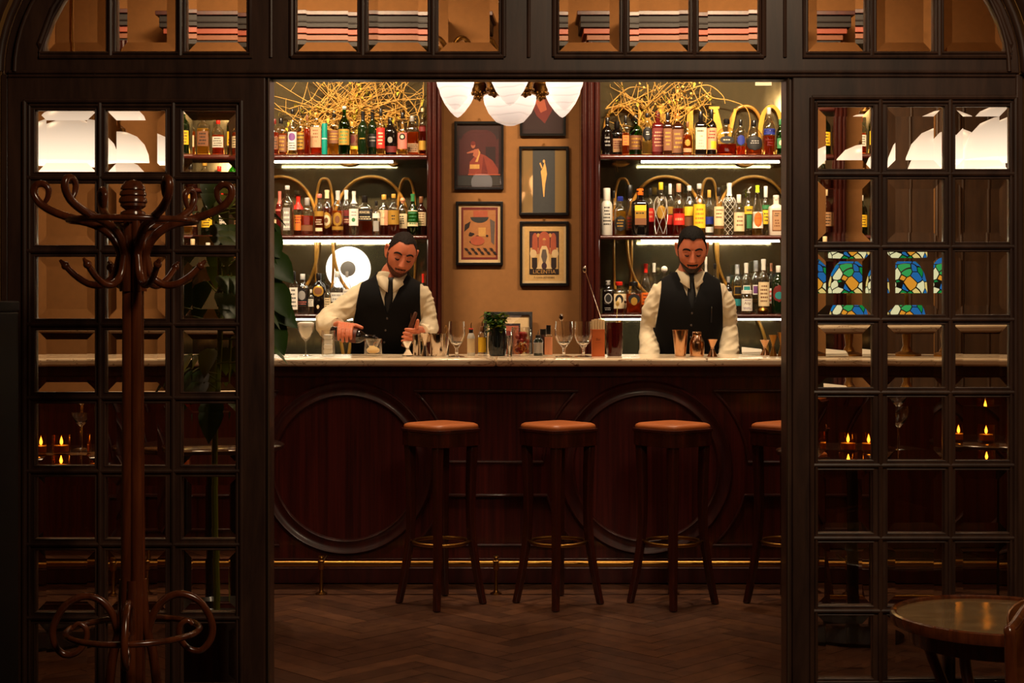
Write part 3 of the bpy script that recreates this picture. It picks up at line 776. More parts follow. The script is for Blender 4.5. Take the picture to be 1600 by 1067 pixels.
SHELVES = {
 ('l', 0): [
  D(429, 14, 186, 'std', 'clear', 'orange', .62, lab('brown', .15, .5, 60), C_('dred'), 'narrow orange bottle with dark red cap beside the left door'),
  D(439, 19, 185, 'flat', 'clear', 'amber', .6, lab('brown', .12, .56, 60, 'gold'), C_('black'), 'flat amber bottle with a large brown label and black cap'),
  D(457, 15, 171, 'long', 'clear', 'pale', .3, [('r', 'silver', .1, .5, 62), ('o', 'purple', .3, .48, 40), ('l', 'black', .12, .28, 40, 3)], C_('black', .9), 'clear bottle with silver and violet label'),
  D(470, 15, 168, 'long', 'clear', 'amber', .5, lab('gold', .14, .48, 60), C_('black', .84), 'amber bottle with gold label and long black cap'),
  D(480, 11, 180, 'std', 'clear', 'orange', .66, [], C_('brown'), 'slim orange bottle without label squeezed behind its neighbours'),
  D(494, 19, 176, 'square', 'clear', 'orange', .5, [('r', 'tan', .2, .66, 44), ('t', 'brown', '12', .34, .016), ('l', 'brown', .4, .62, 30, 3)], C_('gold', .88), 'square bottle with big tan label reading 12'),
  D(507, 9, 193, 'tubebox', 'teal', None, 0, [('r', 'white', .5, .53, 60)], None, 'thin teal green tube standing between bottles'),
  D(522, 20, 173, 'squat', 'clear', 'gold', .52, [('r', 'brown', .28, .56, 60), ('l', 'gold', .34, .52, 44, 3)], C_('black', .86), 'squat pale gold bottle with brown label and black cap'),
  D(538, 19, 166, 'std', 'green', 'lime', .5, lab('gold', .2, .52, 60, 'green'), C_('silver', .93), 'bright green bottle with silver top, tallest of its row'),
  D(550, 19, 190, 'square', 'clear', 'gold', .62, [('r', 'brown', .3, .62, 50), ('o', 'dred', .36, .6, 30), ('r', 'yellow', .2, .29, 50)], C_('gold', .86), 'square golden bottle with dark picture label'),
  D(567, 16, 174, 'std', 'dgreen', None, 0, [('l', 'gold', .34, .4, 50, 1)], C_('black', .80, 1, 'sleeve'), 'dark green wine-shaped bottle beside the golden picture label'),
  D(582, 16, 172, 'std', 'dgreen', None, 0, [('r', 'black', .2, .48, 60), ('l', 'grey', .3, .44, 40, 2)], C_('black', .80, 1, 'sleeve'), 'dark green bottle with black label'),
  D(595, 14, 170, 'std', 'clear', 'gold', .3, [('r', 'red', .14, .58, 62), ('l', 'cream', .2, .5, 40, 4)], C_('black', .84), 'clear bottle wrapped in a red label'),
  D(610, 22, 184, 'squat', 'black', None, 0, [('o', 'grey', .34, .5, 20), ('r', 'dred', .1, .26, 60)], C_('black', .84), 'round shouldered black bottle with red foot label'),
  D(629, 16, 176, 'long', 'clear', 'gold', .12, [('r', 'pink', .14, .52, 62), ('o', 'black', .34, .5, 34), ('o', 'cream', .38, .46, 18)], C_('black', .86), 'clear bottle with pink label and black ring emblem'),
  D(644, 21, 181, 'flat', 'clear', 'amber', .6, lab('tan', .1, .32, 60), C_('grey', .86), 'flat amber bottle with a tan band low down'),
  D(660, 12, 169, 'std', 'clear', 'dark', .62, [('r', 'dred', .5, .6, 62), ('r', 'gold', .1, .3, 62)], C_('cream', .92), 'red brown bottle with cream cap beside the mahogany post'),
 ],
 ('l', 1): [
  D(426, 14, 328, 'std', 'clear', 'dark', .5, lab('cream', .3, .62, 62), C_('black'), 'short bottle with cream label behind the leaves'),
  D(437, 13, 299, 'std', 'ruby', None, 0, [('r', 'pink', .56, .6, 70)], C_('pink', .72, 1, 'sleeve'), 'dark red bottle with pink foil neck'),
  D(449, 21, 290, 'std', 'clear', 'clear', .68, [('t', 'white', 'GIN', .62, .013), ('r', 'grey', .1, .55, 30), ('l', 'white', .12, .5, 28, 4)], C_('silver', .92), 'tall clear bottle with white script on its shoulder'),
  D(466, 19, 306, 'squat', 'clear', 'orange', .5, [('r', 'gold', .14, .52, 62, -60), ('r', 'orange', .14, .52, 40, 20), ('l', 'dred', .3, .5, 34, 3)], C_('red', .66, 1, 'sleeve'), 'orange labelled bottle with bright red sealed neck'),
  D(480, 20, 309, 'squat', 'clear', 'orange', .52, [('r', 'dred', .28, .5, 26), ('r', 'brown', .12, .27, 62)], C_('grey', .8), 'squat orange liquor bottle with small dark label'),
  D(499, 16, 303, 'std', 'clear', 'dark', .55, [('r', 'gold', .46, .58, 60), ('l', 'cream', .24, .4, 44, 3), ('r', 'cream', .1, .18, 40)], C_('pink', .9, 1, 'wide'), 'bottle with a wide pink cap and gold band'),
  D(511, 20, 297, 'long', 'clear', 'dark', .62, [('o', 'gold', .16, .52, 48), ('o', 'cream', .22, .46, 34), ('o', 'brown', .28, .4, 16)], C_('cream', .82, 1, 'sleeve'), 'dark amber bottle with a gold oval medallion label'),
  D(528, 19, 298, 'std', 'clear', 'amber', .55, [('o', 'gold', .2, .52, 48), ('o', 'brown', .26, .44, 22), ('r', 'gold', .12, .2, 62)], C_('silver', .8, 1, 'sleeve'), 'amber bottle with pale green sealed neck and oval gold label'),
  D(541, 17, 297, 'std', 'clear', 'dark', .56, [('r', 'dred', .26, .56, 58), ('r', 'black', .4, .43, 60), ('l', 'cream', .28, .38, 40, 2)], C_('white', .8, 1, 'sleeve'), 'amber bottle with stepped dark red label'),
  D(553, 16, 299, 'std', 'clear', 'clear', .2, [('r', 'white', .22, .6, 62), ('o', 'green', .3, .4, 20), ('l', 'grey', .42, .56, 34, 2)], C_('white', .72, 1, 'sleeve'), 'clear bottle with white label and long white neck foil'),
  D(570, 27, 306, 'flat', 'clear', 'amber', .44, [('r', 'black', .38, .66, 54), ('t', 'cream', 'KNOB', .585, .021), ('l', 'cream', .40, .5, 40, 2)], C_('black', .83, 1), 'wide flat whiskey bottle with black label reading KNOB'),
  D(588, 13, 314, 'std', 'clear', 'clear', .4, [('r', 'white', .5, .64, 62), ('r', 'grey', .12, .42, 40)], C_('black', .86), 'small clear bottle with white collar label and black cap'),
  D(600, 21, 304, 'std', 'clear', 'dark', .62, [('r', 'cream', .26, .62, 66), ('r', 'peach', .26, .62, 30, 36), ('t', 'brown', 'rol', .44, .02)], C_('gold', .88), 'bottle with half cream half peach label and gold cap'),
  D(615, 19, 303, 'std', 'clear', 'dark', .6, [('r', 'gold', .26, .6, 62), ('l', 'black', .36, .5, 20, 2)], C_('gold', .9), 'bottle with a golden label beside the peach one'),
  D(629, 20, 309, 'squat', 'clear', 'dark', .4, [('r', 'cream', .2, .58, 62), ('l', 'black', .3, .54, 22, 4)], C_('peach', .86, 1, 'ball'), 'squat bottle with cream label, ink sign and round stopper'),
  D(645, 18, 303, 'long', 'green', 'clear', .3, lab('cream', .22, .6, 64, 'green'), C_('green', .82, 1, 'sleeve'), 'green bottle with a tall cream label'),
  D(658, 17, 307, 'std', 'brown', None, 0, lab('cream', .26, .6, 64, 'brown', 5), C_('brown', .84), 'brown bottle with cream label next to the mahogany post'),
 ],
 ('l', 2): [
  D(459, 14, 424, 'flat', 'clear', 'clear', .5, [('r', 'white', .1, .62, 50), ('l', 'black', .14, .6, 34, 5)], C_('black', .8, 1), 'clear bottle with white script label near the leaves'),
  D(473, 21, 428, 'std', 'clear', 'clear', .3, [('r', 'black', .2, .64, 66), ('o', 'grey', .34, .58, 30), ('l', 'pink', .22, .32, 40, 2)], C_('silver', .86), 'clear bottle with black label and pink lettering'),
  D(486, 9, 452, 'std', 'clear', 'clear', .4, lab('white', .3, .6, 60), C_('white'), 'tiny bottle with white label beside the black bottle'),
  D(498, 23, 427, 'squat', 'black', None, 0, [('o', 'gold', .42, .70, 44), ('o', 'brown', .47, .65, 30), ('o', 'cream', .12, .22, 10)], C_('black', .86), 'black bottle with amber round medallion'),
  D(512, 11, 445, 'std', 'clear', 'clear', .5, lab('cream', .2, .55, 62), C_('black'), 'little bottle with cream label next to the medallion bottle'),
  D(527, 22, 424, 'long', 'clear', 'clear', .62, [('r', 'white', .28, .5, 60), ('l', 'grey', .3, .48, 44, 2)], C_('silver', .86), 'broad clear bottle with frosty white label'),
  D(542, 13, 424, 'std', 'clear', 'clear', .5, lab('white', .3, .58, 60, 'grey', 3), C_('grey'), 'clear bottle half hidden by the raised sleeve'),
  D(661, 10, 428, 'std', 'clear', 'clear', .5, lab('white', .3, .6, 60, 'red', 3), C_('red', .78, 1, 'sleeve'), 'slim white labelled bottle with red neck behind the shoulder'),
 ],
 ('r', 0): [
  D(949, 18, 184, 'std', 'black', None, 0, [('l', 'grey', .2, .5, 30, 3)], C_('black', .82), 'black bottle touching the mahogany post'),
  D(964, 22, 190, 'squat', 'black', None, 0, [('r', 'tan', .12, .5, 62), ('l', 'dred', .2, .46, 44, 4)], C_('black', .8), 'squat black bottle with tan label'),
  D(977.5, 12, 181, 'square', 'clear', 'amber', .56, [('r', 'orange', .24, .5, 40), ('l', 'brown', .26, .48, 30, 3)], C_('black', .8), 'narrow square amber bottle with black cap'),
  D(993, 22, 180, 'std', 'green', 'lime', .3, [('r', 'brown', .16, .5, 66), ('l', 'gold', .2, .46, 44, 3)], C_('black', .86), 'green bottle with wide brown label'),
  D(1011, 17, 177, 'std', 'clear', 'pale', .32, [('o', 'black', .34, .66, 56), ('l', 'white', .46, .56, 20, 2)], C_('black', .9), 'clear bottle with black shield label and pale liquor'),
  D(1027.5, 19, 174, 'square', 'ruby', None, 0, [('r', 'dred', .1, .62, 48), ('l', 'peach', .2, .56, 36, 5)], C_('dred', .8), 'square dark red bottle with red label'),
  D(1043, 14, 176, 'square', 'brown', None, 0, [('r', 'brown', .1, .62, 48), ('l', 'gold', .2, .56, 32, 4)], C_('black', .82), 'narrow brown square bottle with black neck'),
  D(1058.5, 19, 177, 'square', 'brown', None, 0, [('r', 'brown', .08, .62, 48), ('l', 'gold', .16, .56, 34, 4)], C_('orange', .87), 'brown square bottle with orange cap'),
  D(1074, 15, 190, 'round', 'clear', 'amber', .6, [('r', 'tan', .08, .2, 60), ('o', 'gold', .26, .46, 34)], C_('brown', .84), 'small round amber bottle'),
  D(1094.5, 18, 174, 'square', 'black', None, 0, [('r', 'cream', .12, .62, 47), ('l', 'black', .5, .58, 36, 1), ('t', 'brown', '1784', .42, .010), ('l', 'grey', .16, .36, 30, 3)], C_('black', .82), 'black square bottle with tall cream label'),
  D(1111.5, 17, 171, 'std', 'black', None, 0, [('r', 'peach', .14, .6, 66), ('r', 'yellow', .16, .32, 30, 20), ('l', 'dred', .36, .56, 40, 3)], C_('black', .82), 'black bottle with peach and yellow label'),
  D(1135, 33, 186, 'wide', 'clear', 'dark', .3, [('o', 'black', .3, .52, 36), ('l', 'cream', .38, .44, 24, 1)], C_('black', .86, 1, 'wide'), 'very wide clear decanter with black label'),
  D(1157, 17, 187, 'squat', 'clear', 'orange', .28, [('o', 'blue', .3, .58, 40)], C_('black', .84), 'clear bottle with a blue oval label'),
  D(1178, 28, 188, 'round', 'clear', 'amber', .34, [('o', 'black', .12, .54, 58), ('l', 'grey', .3, .42, 30, 2)], C_('black', .82), 'bulbous clear bottle with large black oval label'),
  D(1201.5, 21, 168, 'bulb', 'clear', 'orange', .42, [('r', 'blue', .44, .56, 60), ('l', 'dred', .2, .36, 44, 3)], C_('silver', .86), 'tall orange bottle with blue band and silver cap'),
  D(1219, 12, 186, 'std', 'green', 'lime', .5, [('r', 'dgreen' if False else 'green', .18, .46, 60), ('o', 'cream', .26, .4, 24)], C_('green', .84), 'green bottle beside the right door jamb'),
 ],
 ('r', 1): [
  D(948, 18, 294, 'std', 'frost', None, 0, [('l', 'black', .2, .62, 40, 6)], C_('white', .74), 'white bottle with black blotches and white cap'),
  D(959, 12, 298, 'std', 'clear', 'amber', .56, lab('gold', .3, .6, 60, 'orange'), C_('black', .84), 'slim amber bottle with golden label and black cap'),
  D(969, 19, 307, 'std', 'clear', 'gold', .62, [('o', 'black', .1, .5, 62), ('l', 'gold', .2, .42, 36, 3)], C_('blue', .88, 1, 'wide'), 'bottle with blue wax stopper and black oval label'),
  D(984, 12, 289, 'std', 'clear', 'dark', .4, lab('brown', .12, .4, 60, 'red'), C_('black', .74, 1), 'slim bottle with dark pourer behind the big black square one'),
  D(1000, 27, 295, 'square', 'black', None, 0, [('r', 'gold', .22, .64, 33), ('r', 'yellow', .52, .64, 33), ('l', 'black', .44, .5, 30, 1), ('r', 'brown', .22, .36, 33)], C_('orange', .86), 'large black square bottle with yellow and brown label'),
  D(1016, 13, 294, 'std', 'clear', 'red', .4, [('r', 'red', .3, .58, 62), ('l', 'peach', .36, .54, 34, 2)], C_('black', .86), 'slim clear bottle with red label and black cap'),
  D(1032.6, 22, 285, 'bulb', 'clear', 'dark', .36, [('o', 'gold', .3, .56, 40)], C_('yellow', .86), 'wire caged bottle with yellow cap'),
  D(1047, 14, 287, 'std', 'clear', 'red', .36, [('r', 'gold', .42, .56, 62), ('r', 'red', .22, .4, 62)], C_('silver', .8), 'silver capped bottle with gold above red label'),
  D(1060.5, 19, 287, 'std', 'clear', 'red', .52, [('r', 'red', .2, .42, 62), ('o', 'white', .6, .68, 14), ('l', 'peach', .26, .36, 40, 1)], C_('peach', .84), 'orange red bottle with red label'),
  D(1077, 19, 290, 'std', 'clear', 'amber', .56, [('r', 'yellow', .4, .58, 62), ('r', 'brown', .2, .38, 62), ('o', 'white', .62, .7, 14)], C_('silver', .9), 'bottle with yellow above brown label'),
  D(1092.5, 20, 287, 'std', 'clear', 'gold', .6, [('r', 'yellow', .14, .6, 64), ('l', 'orange', .2, .54, 44, 4), ('o', 'white', .63, .71, 14)], C_('silver', .9), 'clear bottle with a tall yellow label'),
  D(1108, 15, 297, 'std', 'clear', 'clear', .6, [('r', 'blue', .26, .42, 60), ('r', 'white', .08, .2, 50)], C_('gold', .84), 'clear bottle with dark blue band and gold neck'),
  D(1123, 17, 293, 'std', 'clear', 'pale', .56, [('r', 'cream', .2, .6, 62), ('l', 'brown', .34, .56, 40, 3), ('r', 'brown', .14, .19, 62)], C_('black', .82), 'clear bottle with cream label and dark neck'),
  D(1139.5, 21, 286, 'std', 'clear', 'clear', .62, [], C_('white', .76, 1, 'sleeve'), 'diamond cut clear bottle with long white foil neck'),
  D(1154.5, 18, 304, 'std', 'clear', 'pale', .5, [('r', 'cream', .1, .56, 62), ('l', 'brown', .2, .5, 40, 3)], C_('white', .8), 'small bottle with cream label and white cap'),
  D(1169.5, 18, 294, 'long', 'clear', 'clear', .5, [('r', 'yellow', .46, .62, 62), ('r', 'green', .16, .44, 26), ('l', 'black', .5, .58, 40, 1)], C_('silver', .9, 1.03, 'pour'), 'bottle with yellow label, green stripe and silver pourer'),
  D(1183.5, 18, 288, 'taper', 'clear', 'gold', .3, [('r', 'white', .14, .46, 62), ('o', 'orange', .16, .46, 40), ('t', 'dred', 'CASA', .40, .0105), ('t', 'dred', 'LONDON', .33, .0085), ('t', 'dred', 'RUM', .20, .0105)], C_('lime', .84, .98, 'sleeve'), 'slender bottle with lime neck and orange figure label'),
  D(1196.5, 14, 291, 'std', 'clear', 'clear', .6, [('r', 'green', .54, .62, 62), ('r', 'yellow', .24, .52, 62), ('l', 'black', .28, .48, 34, 3)], C_('white', .78), 'white capped bottle with yellow green label'),
  D(1212.5, 23, 305, 'square', 'white', None, 0, [('r', 'brown', .1, .62, 34), ('r', 'tan', .13, .59, 30), ('l', 'black', .46, .56, 20, 2), ('l', 'brown', .2, .4, 22, 3)], C_('white', .88), 'white ceramic bottle with brown framed label'),
  D(1224, 9, 307, 'std', 'clear', 'amber', .5, lab('yellow', .2, .5, 60), C_('black', .84), 'slim amber bottle cut by the right door jamb'),
 ],
 ('r', 2): [
  D(950, 18, 438, 'square', 'black', None, 0, [('o', 'grey', .3, .62, 34), ('o', 'black', .34, .58, 26), ('l', 'grey', .1, .2, 34, 2)], C_('grey', .86), 'dark square bottle with grey arch emblem'),
  D(967, 21, 440, 'square', 'clear', 'red', .3, [('r', 'cream', .16, .62, 46), ('o', 'black', .3, .6, 30), ('o', 'cream', .24, .52, 16)], C_('red', .88, 1, 'wide'), 'square bottle with red stopper and cream label'),
  D(990, 24, 440, 'square', 'clear', 'amber', .62, [('o', 'black', .3, .62, 38), ('o', 'gold', .26, .52, 22)], C_('black', .86, 1, 'wide'), 'square amber bottle with black stopper and gold oval'),
  D(1009, 17, 412, 'long', 'clear', 'orange', .42, [('r', 'orange', .18, .42, 62), ('l', 'dred', .2, .4, 44, 3)], C_('red', .82, 1, 'sleeve'), 'clear bottle with red sealed neck and orange label'),
  D(1022, 13, 411, 'long', 'clear', 'clear', .5, lab('white', .3, .5, 60, 'red', 2), C_('white', .82, 1, 'sleeve'), 'clear bottle with white neck foil and red print'),
  D(1038, 14, 416, 'long', 'clear', 'clear', .5, lab('cream', .3, .5, 60), C_('white', .86, 1, 'ball'), 'clear bottle with white ball stopper'),
  D(1103, 11, 401, 'long', 'frost', None, 0, [('l', 'grey', .2, .5, 40, 3)], C_('white', .86), 'tall frosted white bottle beside the bartender ear'),
  D(1117, 12, 412, 'std', 'clear', 'clear', .5, lab('silver', .2, .5, 60), C_('black', .9), 'clear bottle with silver label behind the vest shoulder'),
  D(1138, 13, 432, 'std', 'black', None, 0, [('r', 'silver', .3, .6, 50)], C_('grey', .84), 'short black bottle with silver label behind the sleeve'),
  D(1152, 17, 413, 'std', 'clear', 'clear', .6, [('r', 'gold', .38, .56, 42), ('r', 'black', .4, .54, 34), ('r', 'teal', .16, .3, 62)], C_('silver', .8), 'clear bottle with small gold framed black label'),
  D(1166, 17, 411, 'std', 'clear', 'clear', .6, [('r', 'white', .38, .56, 42), ('r', 'teal', .4, .54, 34)], C_('white', .8, 1, 'sleeve'), 'clear bottle with small teal square label'),
  D(1181, 17, 407, 'std', 'clear', 'clear', .6, [('r', 'white', .36, .54, 42), ('r', 'purple', .38, .52, 34)], C_('silver', .8), 'clear bottle with small violet square label'),
  D(1193, 19, 405, 'std', 'clear', 'pale', .5, [('r', 'cream', .14, .58, 62), ('l', 'brown', .2, .54, 40, 5)], C_('white', .8, 1, 'sleeve'), 'clear bottle with long cream label and white neck'),
  D(1205, 11, 411, 'std', 'clear', 'clear', .5, lab('white', .2, .5, 60, 'red', 3), C_('peach', .84), 'clear bottle with peach cap beside the dark green one'),
  D(1216, 21, 415, 'squat', 'dgreen', None, 0, [('o', 'dred', .24, .6, 54), ('o', 'teal', .3, .46, 34)], C_('white', .86), 'dark green bottle with red oval picture label'),
 ],
}
def ext(xs_, tops, kinds, where):
    out = []
    for x, tp, (st, gl, lq, fl_, lb, cp, tx) in zip(xs_, tops, kinds): out.append(D(x, 19, tp, st, gl, lq, fl_, lb, C_(cp), tx + ' ' + where))
    return out
kin = [('std', 'clear', 'amber', .6, lab('cream', .2, .5, 60), 'black', 'amber bottle with cream label'), ('square', 'clear', 'gold', .62, lab('brown', .2, .55, 46), 'gold', 'square gold bottle with brown label'),
       ('squat', 'clear', 'orange', .55, lab('white', .2, .5, 60), 'red', 'squat orange bottle with white label'), ('std', 'green', 'lime', .4, lab('yellow', .2, .5, 60), 'white', 'green bottle with yellow label'), ('std', 'brown', None, 0, lab('tan', .2, .5, 60), 'cream', 'brown bottle with tan label')]
SHELVES[('l', 0)] += ext([296, 318, 341, 364, 390], [182, 176, 186, 170, 180], kin, 'on the top shelf behind the left door glass')
SHELVES[('l', 1)] += ext([300, 324, 346, 370, 394], [300, 306, 296, 302, 309], kin[::-1], 'on the middle shelf behind the left door glass')
SHELVES[('r', 0)] += ext([1244, 1266, 1288], [176, 184, 172], kin[1:], 'on the top shelf behind the right door glass')
SHELVES[('r', 1)] += ext([1246, 1268, 1290], [300, 306, 296], kin[2:], 'on the middle shelf behind the right door glass')
GRP = {('l', 0): 'bottles on the top shelf behind the pouring bartender', ('l', 1): 'bottles on the middle shelf behind the pouring bartender', ('l', 2): 'bottles on the lowest shelf behind the pouring bartender',
       ('r', 0): 'bottles on the top shelf behind the dark haired bartender', ('r', 1): 'bottles on the middle shelf behind the dark haired bartender', ('r', 2): 'bottles on the lowest shelf behind the dark haired bartender'}
SEEN = {}
for key, lst in SHELVES.items():
    lst = sorted(lst, key=lambda d: d[0])
    rows = {0: -1e9, 1: -1e9}
    zb = SH[key[1]] + 0.0006
    for i, d in enumerate(lst):
        x, w, top, style, glass, liq, fill, lb, cap, text = d
        h = w / 2 + 0.25
        row = 0 if x - h > rows[0] else 1
        if row == 1 and x - h < rows[1]: row = 0 if rows[0] < rows[1] else 1
        rows[row] = x + h
        Y = 9.218 if row == 0 else 9.322
        Rr = w / 2 / F * Y
        if STY[style][1] > 3 : Rr *= 1.0
        dep = STY[style][2]
        Rr = min(Rr, 0.062)
        H = WZ(top, Y) - zb
        ct = {None: 'tube'}.get(None)
        nm = 'bottle' if style != 'tubebox' else 'bottle_tube'
        t = make_bottle((WX(x, Y), Y, zb), Rr, H, style, glass, liq, fill, lb, cap, text, nm)
        t['category'] = 'bottle' if nm == 'bottle' else 'tube'
        t['group'] = GRP[key]
        if 'wire caged' in text or 'diamond' in text:
            cg = MB(); prof = STY[style][0]; K_ = 8 if 'diamond' in text else 5
            for s_ in (-1, 1):
                for k in range(K_):
                    pts = []
                    for q in range(22):
                        hh = 0.03 + 0.70 * q / 21; a = 2 * math.pi * k / K_ + s_ * hh * (6.5 if K_ == 8 else 3.2); r = prof_r(prof, hh) * Rr + 0.001
                        pts.append((r * math.cos(a), r * math.sin(a), hh * H))
                    cg.tube(pts, 0.0013 if K_ == 8 else 0.0011, 6)
            build('wire_cage' if K_ == 5 else 'cut_lattice', cg, P('white_wire', (225, 214, 196), rough=0.3, metal=0.2), t)
# small gold pot on the lowest right shelf
gp = thing('sugar_pot', 'small round golden pot in front of the cream label bottle', 'pot', (WX(1192, 9.185), 9.185, SH[2] + 0.0005))
build('body', MB().lathe([(0.012, 0), (0.03, 0.008), (0.034, 0.02), (0.028, 0.034), (0.024, 0.036), (0.022, 0.03), (0.005, 0.01)], n=20), brass, gp)
build('lid_knob', MB().ball((0, 0, 0.04), 0.007).lathe([(0.024, 0.0362), (0.01, 0.04), (0.0, 0.041)], n=16), brass, gp)
# cream labelled squat bottle in the front: reads Alip
b_ = make_bottle((WX(1166.5, 9.195), 9.195 - 0.004, SH[2] + 0.0006), 0.0345, 0.126, 'jar', 'clear', 'clear', .7, [('r', 'white', .14, .72, 66), ('t', 'brown', 'Alip', .5, .024), ('l', 'purple', .2, .32, 44, 2), ('l', 'purple', .62, .68, 40, 1)], C_('white', .95, 1.12), 'short wide bottle with handwritten white label in the front row', 'bottle')
b_['group'] = GRP[('r', 2)]
# ================================================================ things on the bar
ZC_ = ZT + 0.0006
def at(px, Y): return (WX(px, Y), Y, ZC_)
def rpx(w, Y): return w / 2 / F * Y
def hpy(py, Y): return WZ(py, Y) - ZC_
def shell(prof_out, t, base):  # glass vessel: outer profile + inner wall
    inner = [(max(r - t, 0.0005), z) for r, z in reversed(prof_out) if z >= base]
    inner.append((0.0005, base + 0.0005))
    return [(0.0005, 0.0)] + prof_out + inner
ice = P('frosted_ice', (244, 240, 232), rough=0.5, bump=0.3, bscale=60)
soft_glass = THIN('tumbler_glass', (252, 252, 250), refl=0.9, base=0.06, rough=0.03)
copper = P('copper_steel', (206, 160, 122), rough=0.16, metal=1.0)
# coupe with sugared rim
Y = 7.5; o = thing('coupe_glass', 'coupe glass filled with white frost at the left end of the bar', 'glass', at(478, Y))
mb = MB(); H = hpy(503, Y); rb = rpx(26, Y)
mb.lathe([(0.0, 0), (0.031, 0), (0.030, 0.002), (0.006, 0.006), (0.0035, 0.015), (0.0035, H * 0.42), (0.008, H * 0.46), (rb * 0.55, H * 0.55), (rb * 0.9, H * 0.74), (rb, H * 0.92), (rb - 0.0015, H * 0.92), (rb * 0.88, H * 0.74), (rb * 0.5, H * 0.57), (0.0, H * 0.5)], n=28)
build('glass', mb, soft_glass, o)
mb = MB(); mb.lathe([(0.004, H * 0.51), (rb * 0.48, H * 0.575), (rb * 0.86, H * 0.745), (rb * 0.97, H * 0.92), (rb * 0.98, H * 0.97), (rb * 0.7, H), (rb * 0.3, H * 0.985), (0.0, H * 1.0)], n=28)
f_ = build('frost', mb, ice, o)
# highball with ice
Y = 7.46; o = thing('highball_glass', 'tall straight glass packed with ice beside the frosted coupe', 'glass', at(513, Y)); H = hpy(516, Y); r = rpx(21, Y)
build('glass', MB().lathe(shell([(r * 0.95, 0), (r, 0.004), (r, H)], 0.0022, 0.008), n=28), soft_glass, o)
mb = MB()
for k in range(4): mb.cbox((random.uniform(-.003, .003), random.uniform(-.003, .003), 0.022 + k * 0.024), (r * 1.2, r * 1.2, 0.0235))
build('ice', mb, ice, o, bevel=0.004)
# rocks glass being filled
Y = 7.5; o = thing('rocks_glass', 'short tumbler with amber ice under the pouring bottle', 'glass', at(583, Y)); H = hpy(529, Y); r = rpx(28, Y)
build('glass', MB().lathe(shell([(r * 0.95, 0), (r, 0.004), (r, H)], 0.0022, 0.008), n=28), soft_glass, o)
mb = MB(); mb.ball((0.0, 0, 0.028), (r * 0.74, r * 0.74, 0.018), 16, 8); mb.cbox((-0.006, 0.004, 0.04), (0.028, 0.028, 0.018)); build('ice', mb, P('amber_ice', (246, 206, 136), rough=0.3), o, bevel=0.003)
# jiggers
def jigger(name, px, Y, top, w, mat, label, low=1.0):
    o = thing(name, label, 'jigger', at(px, Y)); H = hpy(top, Y); r = rpx(w, Y)
    mb = MB(); mb.lathe([(r * low, 0), (r * low, 0.002), (r * 0.28, H * 0.46), (r * 0.28, H * 0.52), (r * 0.98, H * 0.97), (r, H), (r * 0.9, H), (r * 0.2, H * 0.56), (0.0005, H * 0.55)], n=24)
    build('cone', mb, mat, o); mb = MB(); mb.torus((0, 0, H * 0.49), r * 0.32, 0.0022, 24, 8); build('collar', mb, mat, o); return o
jigger('glass_jigger', 637, 7.42, 533, 18, clear_glass, 'small clear glass hourglass measure in front of the pouring bartender', 1.0)
jigger('jigger', 664, 7.44, 520, 16, steel, 'tall steel hourglass jigger between two steel tins', 0.9)
def tin(px, Y, top, w, mat, label, wb=0.72):
    o = thing('shaker_tin', label, 'shaker tin', at(px, Y)); H = hpy(top, Y); r = rpx(w, Y)
    build('cup', MB().lathe([(r * wb * 0.96, 0), (r * wb, 0.003), (r * 0.985, H - 0.003), (r * 1.03, H - 0.002), (r * 1.03, H), (r * 0.95, H), (r * wb * 0.9, 0.006), (0.0005, 0.006)], n=28), mat, o)
    build('base_ring', MB().torus((0, 0, 0.003), r * wb * 0.93, 0.0022, 28, 8), mat, o); return o
tin(651, 7.47, 522, 13, steel, 'narrow steel tin beside the tall jigger', 0.9)
tin(684, 7.45, 521, 26, steel, 'wide steel mixing tin standing before the left mahogany post', 0.9)
tin(1063, 7.42, 515, 25, copper, 'coppery shaker tin in front of the dark haired bartender', 0.66)
o = thing('cobbler_shaker', 'shouldered copper shaker bottle beside the coppery tin', 'shaker', at(1089, 7.42)); H = hpy(518, 7.42); r = rpx(23, 7.42)
build('body', MB().lathe([(r * 0.9, 0), (r * 0.95, 0.004), (r, H * 0.2), (r, H * 0.52), (r * 0.92, H * 0.62), (r * 0.62, H * 0.82), (r * 0.58, H * 0.84)], n=28), copper, o)
build('lid', MB().lathe([(r * 0.6, H * 0.835), (r * 0.62, H * 0.85), (r * 0.62, H * 0.97), (r * 0.55, H), (0.0005, H)], n=28), copper, o)
jigger('jigger', 1113, 7.38, 530, 16, copper, 'small copper jigger at the elbow of the dark haired bartender')
jigger('jigger', 1195, 7.6, 531, 15, copper, 'low copper jigger beside the pair of tall ones')
jigger('jigger', 1208, 7.44, 523, 13, brass, 'tall brass jigger left of the door jamb pair', 0.95)
jigger('jigger', 1221, 7.44, 519, 13, brass, 'tallest brass jigger against the right door jamb', 0.95)
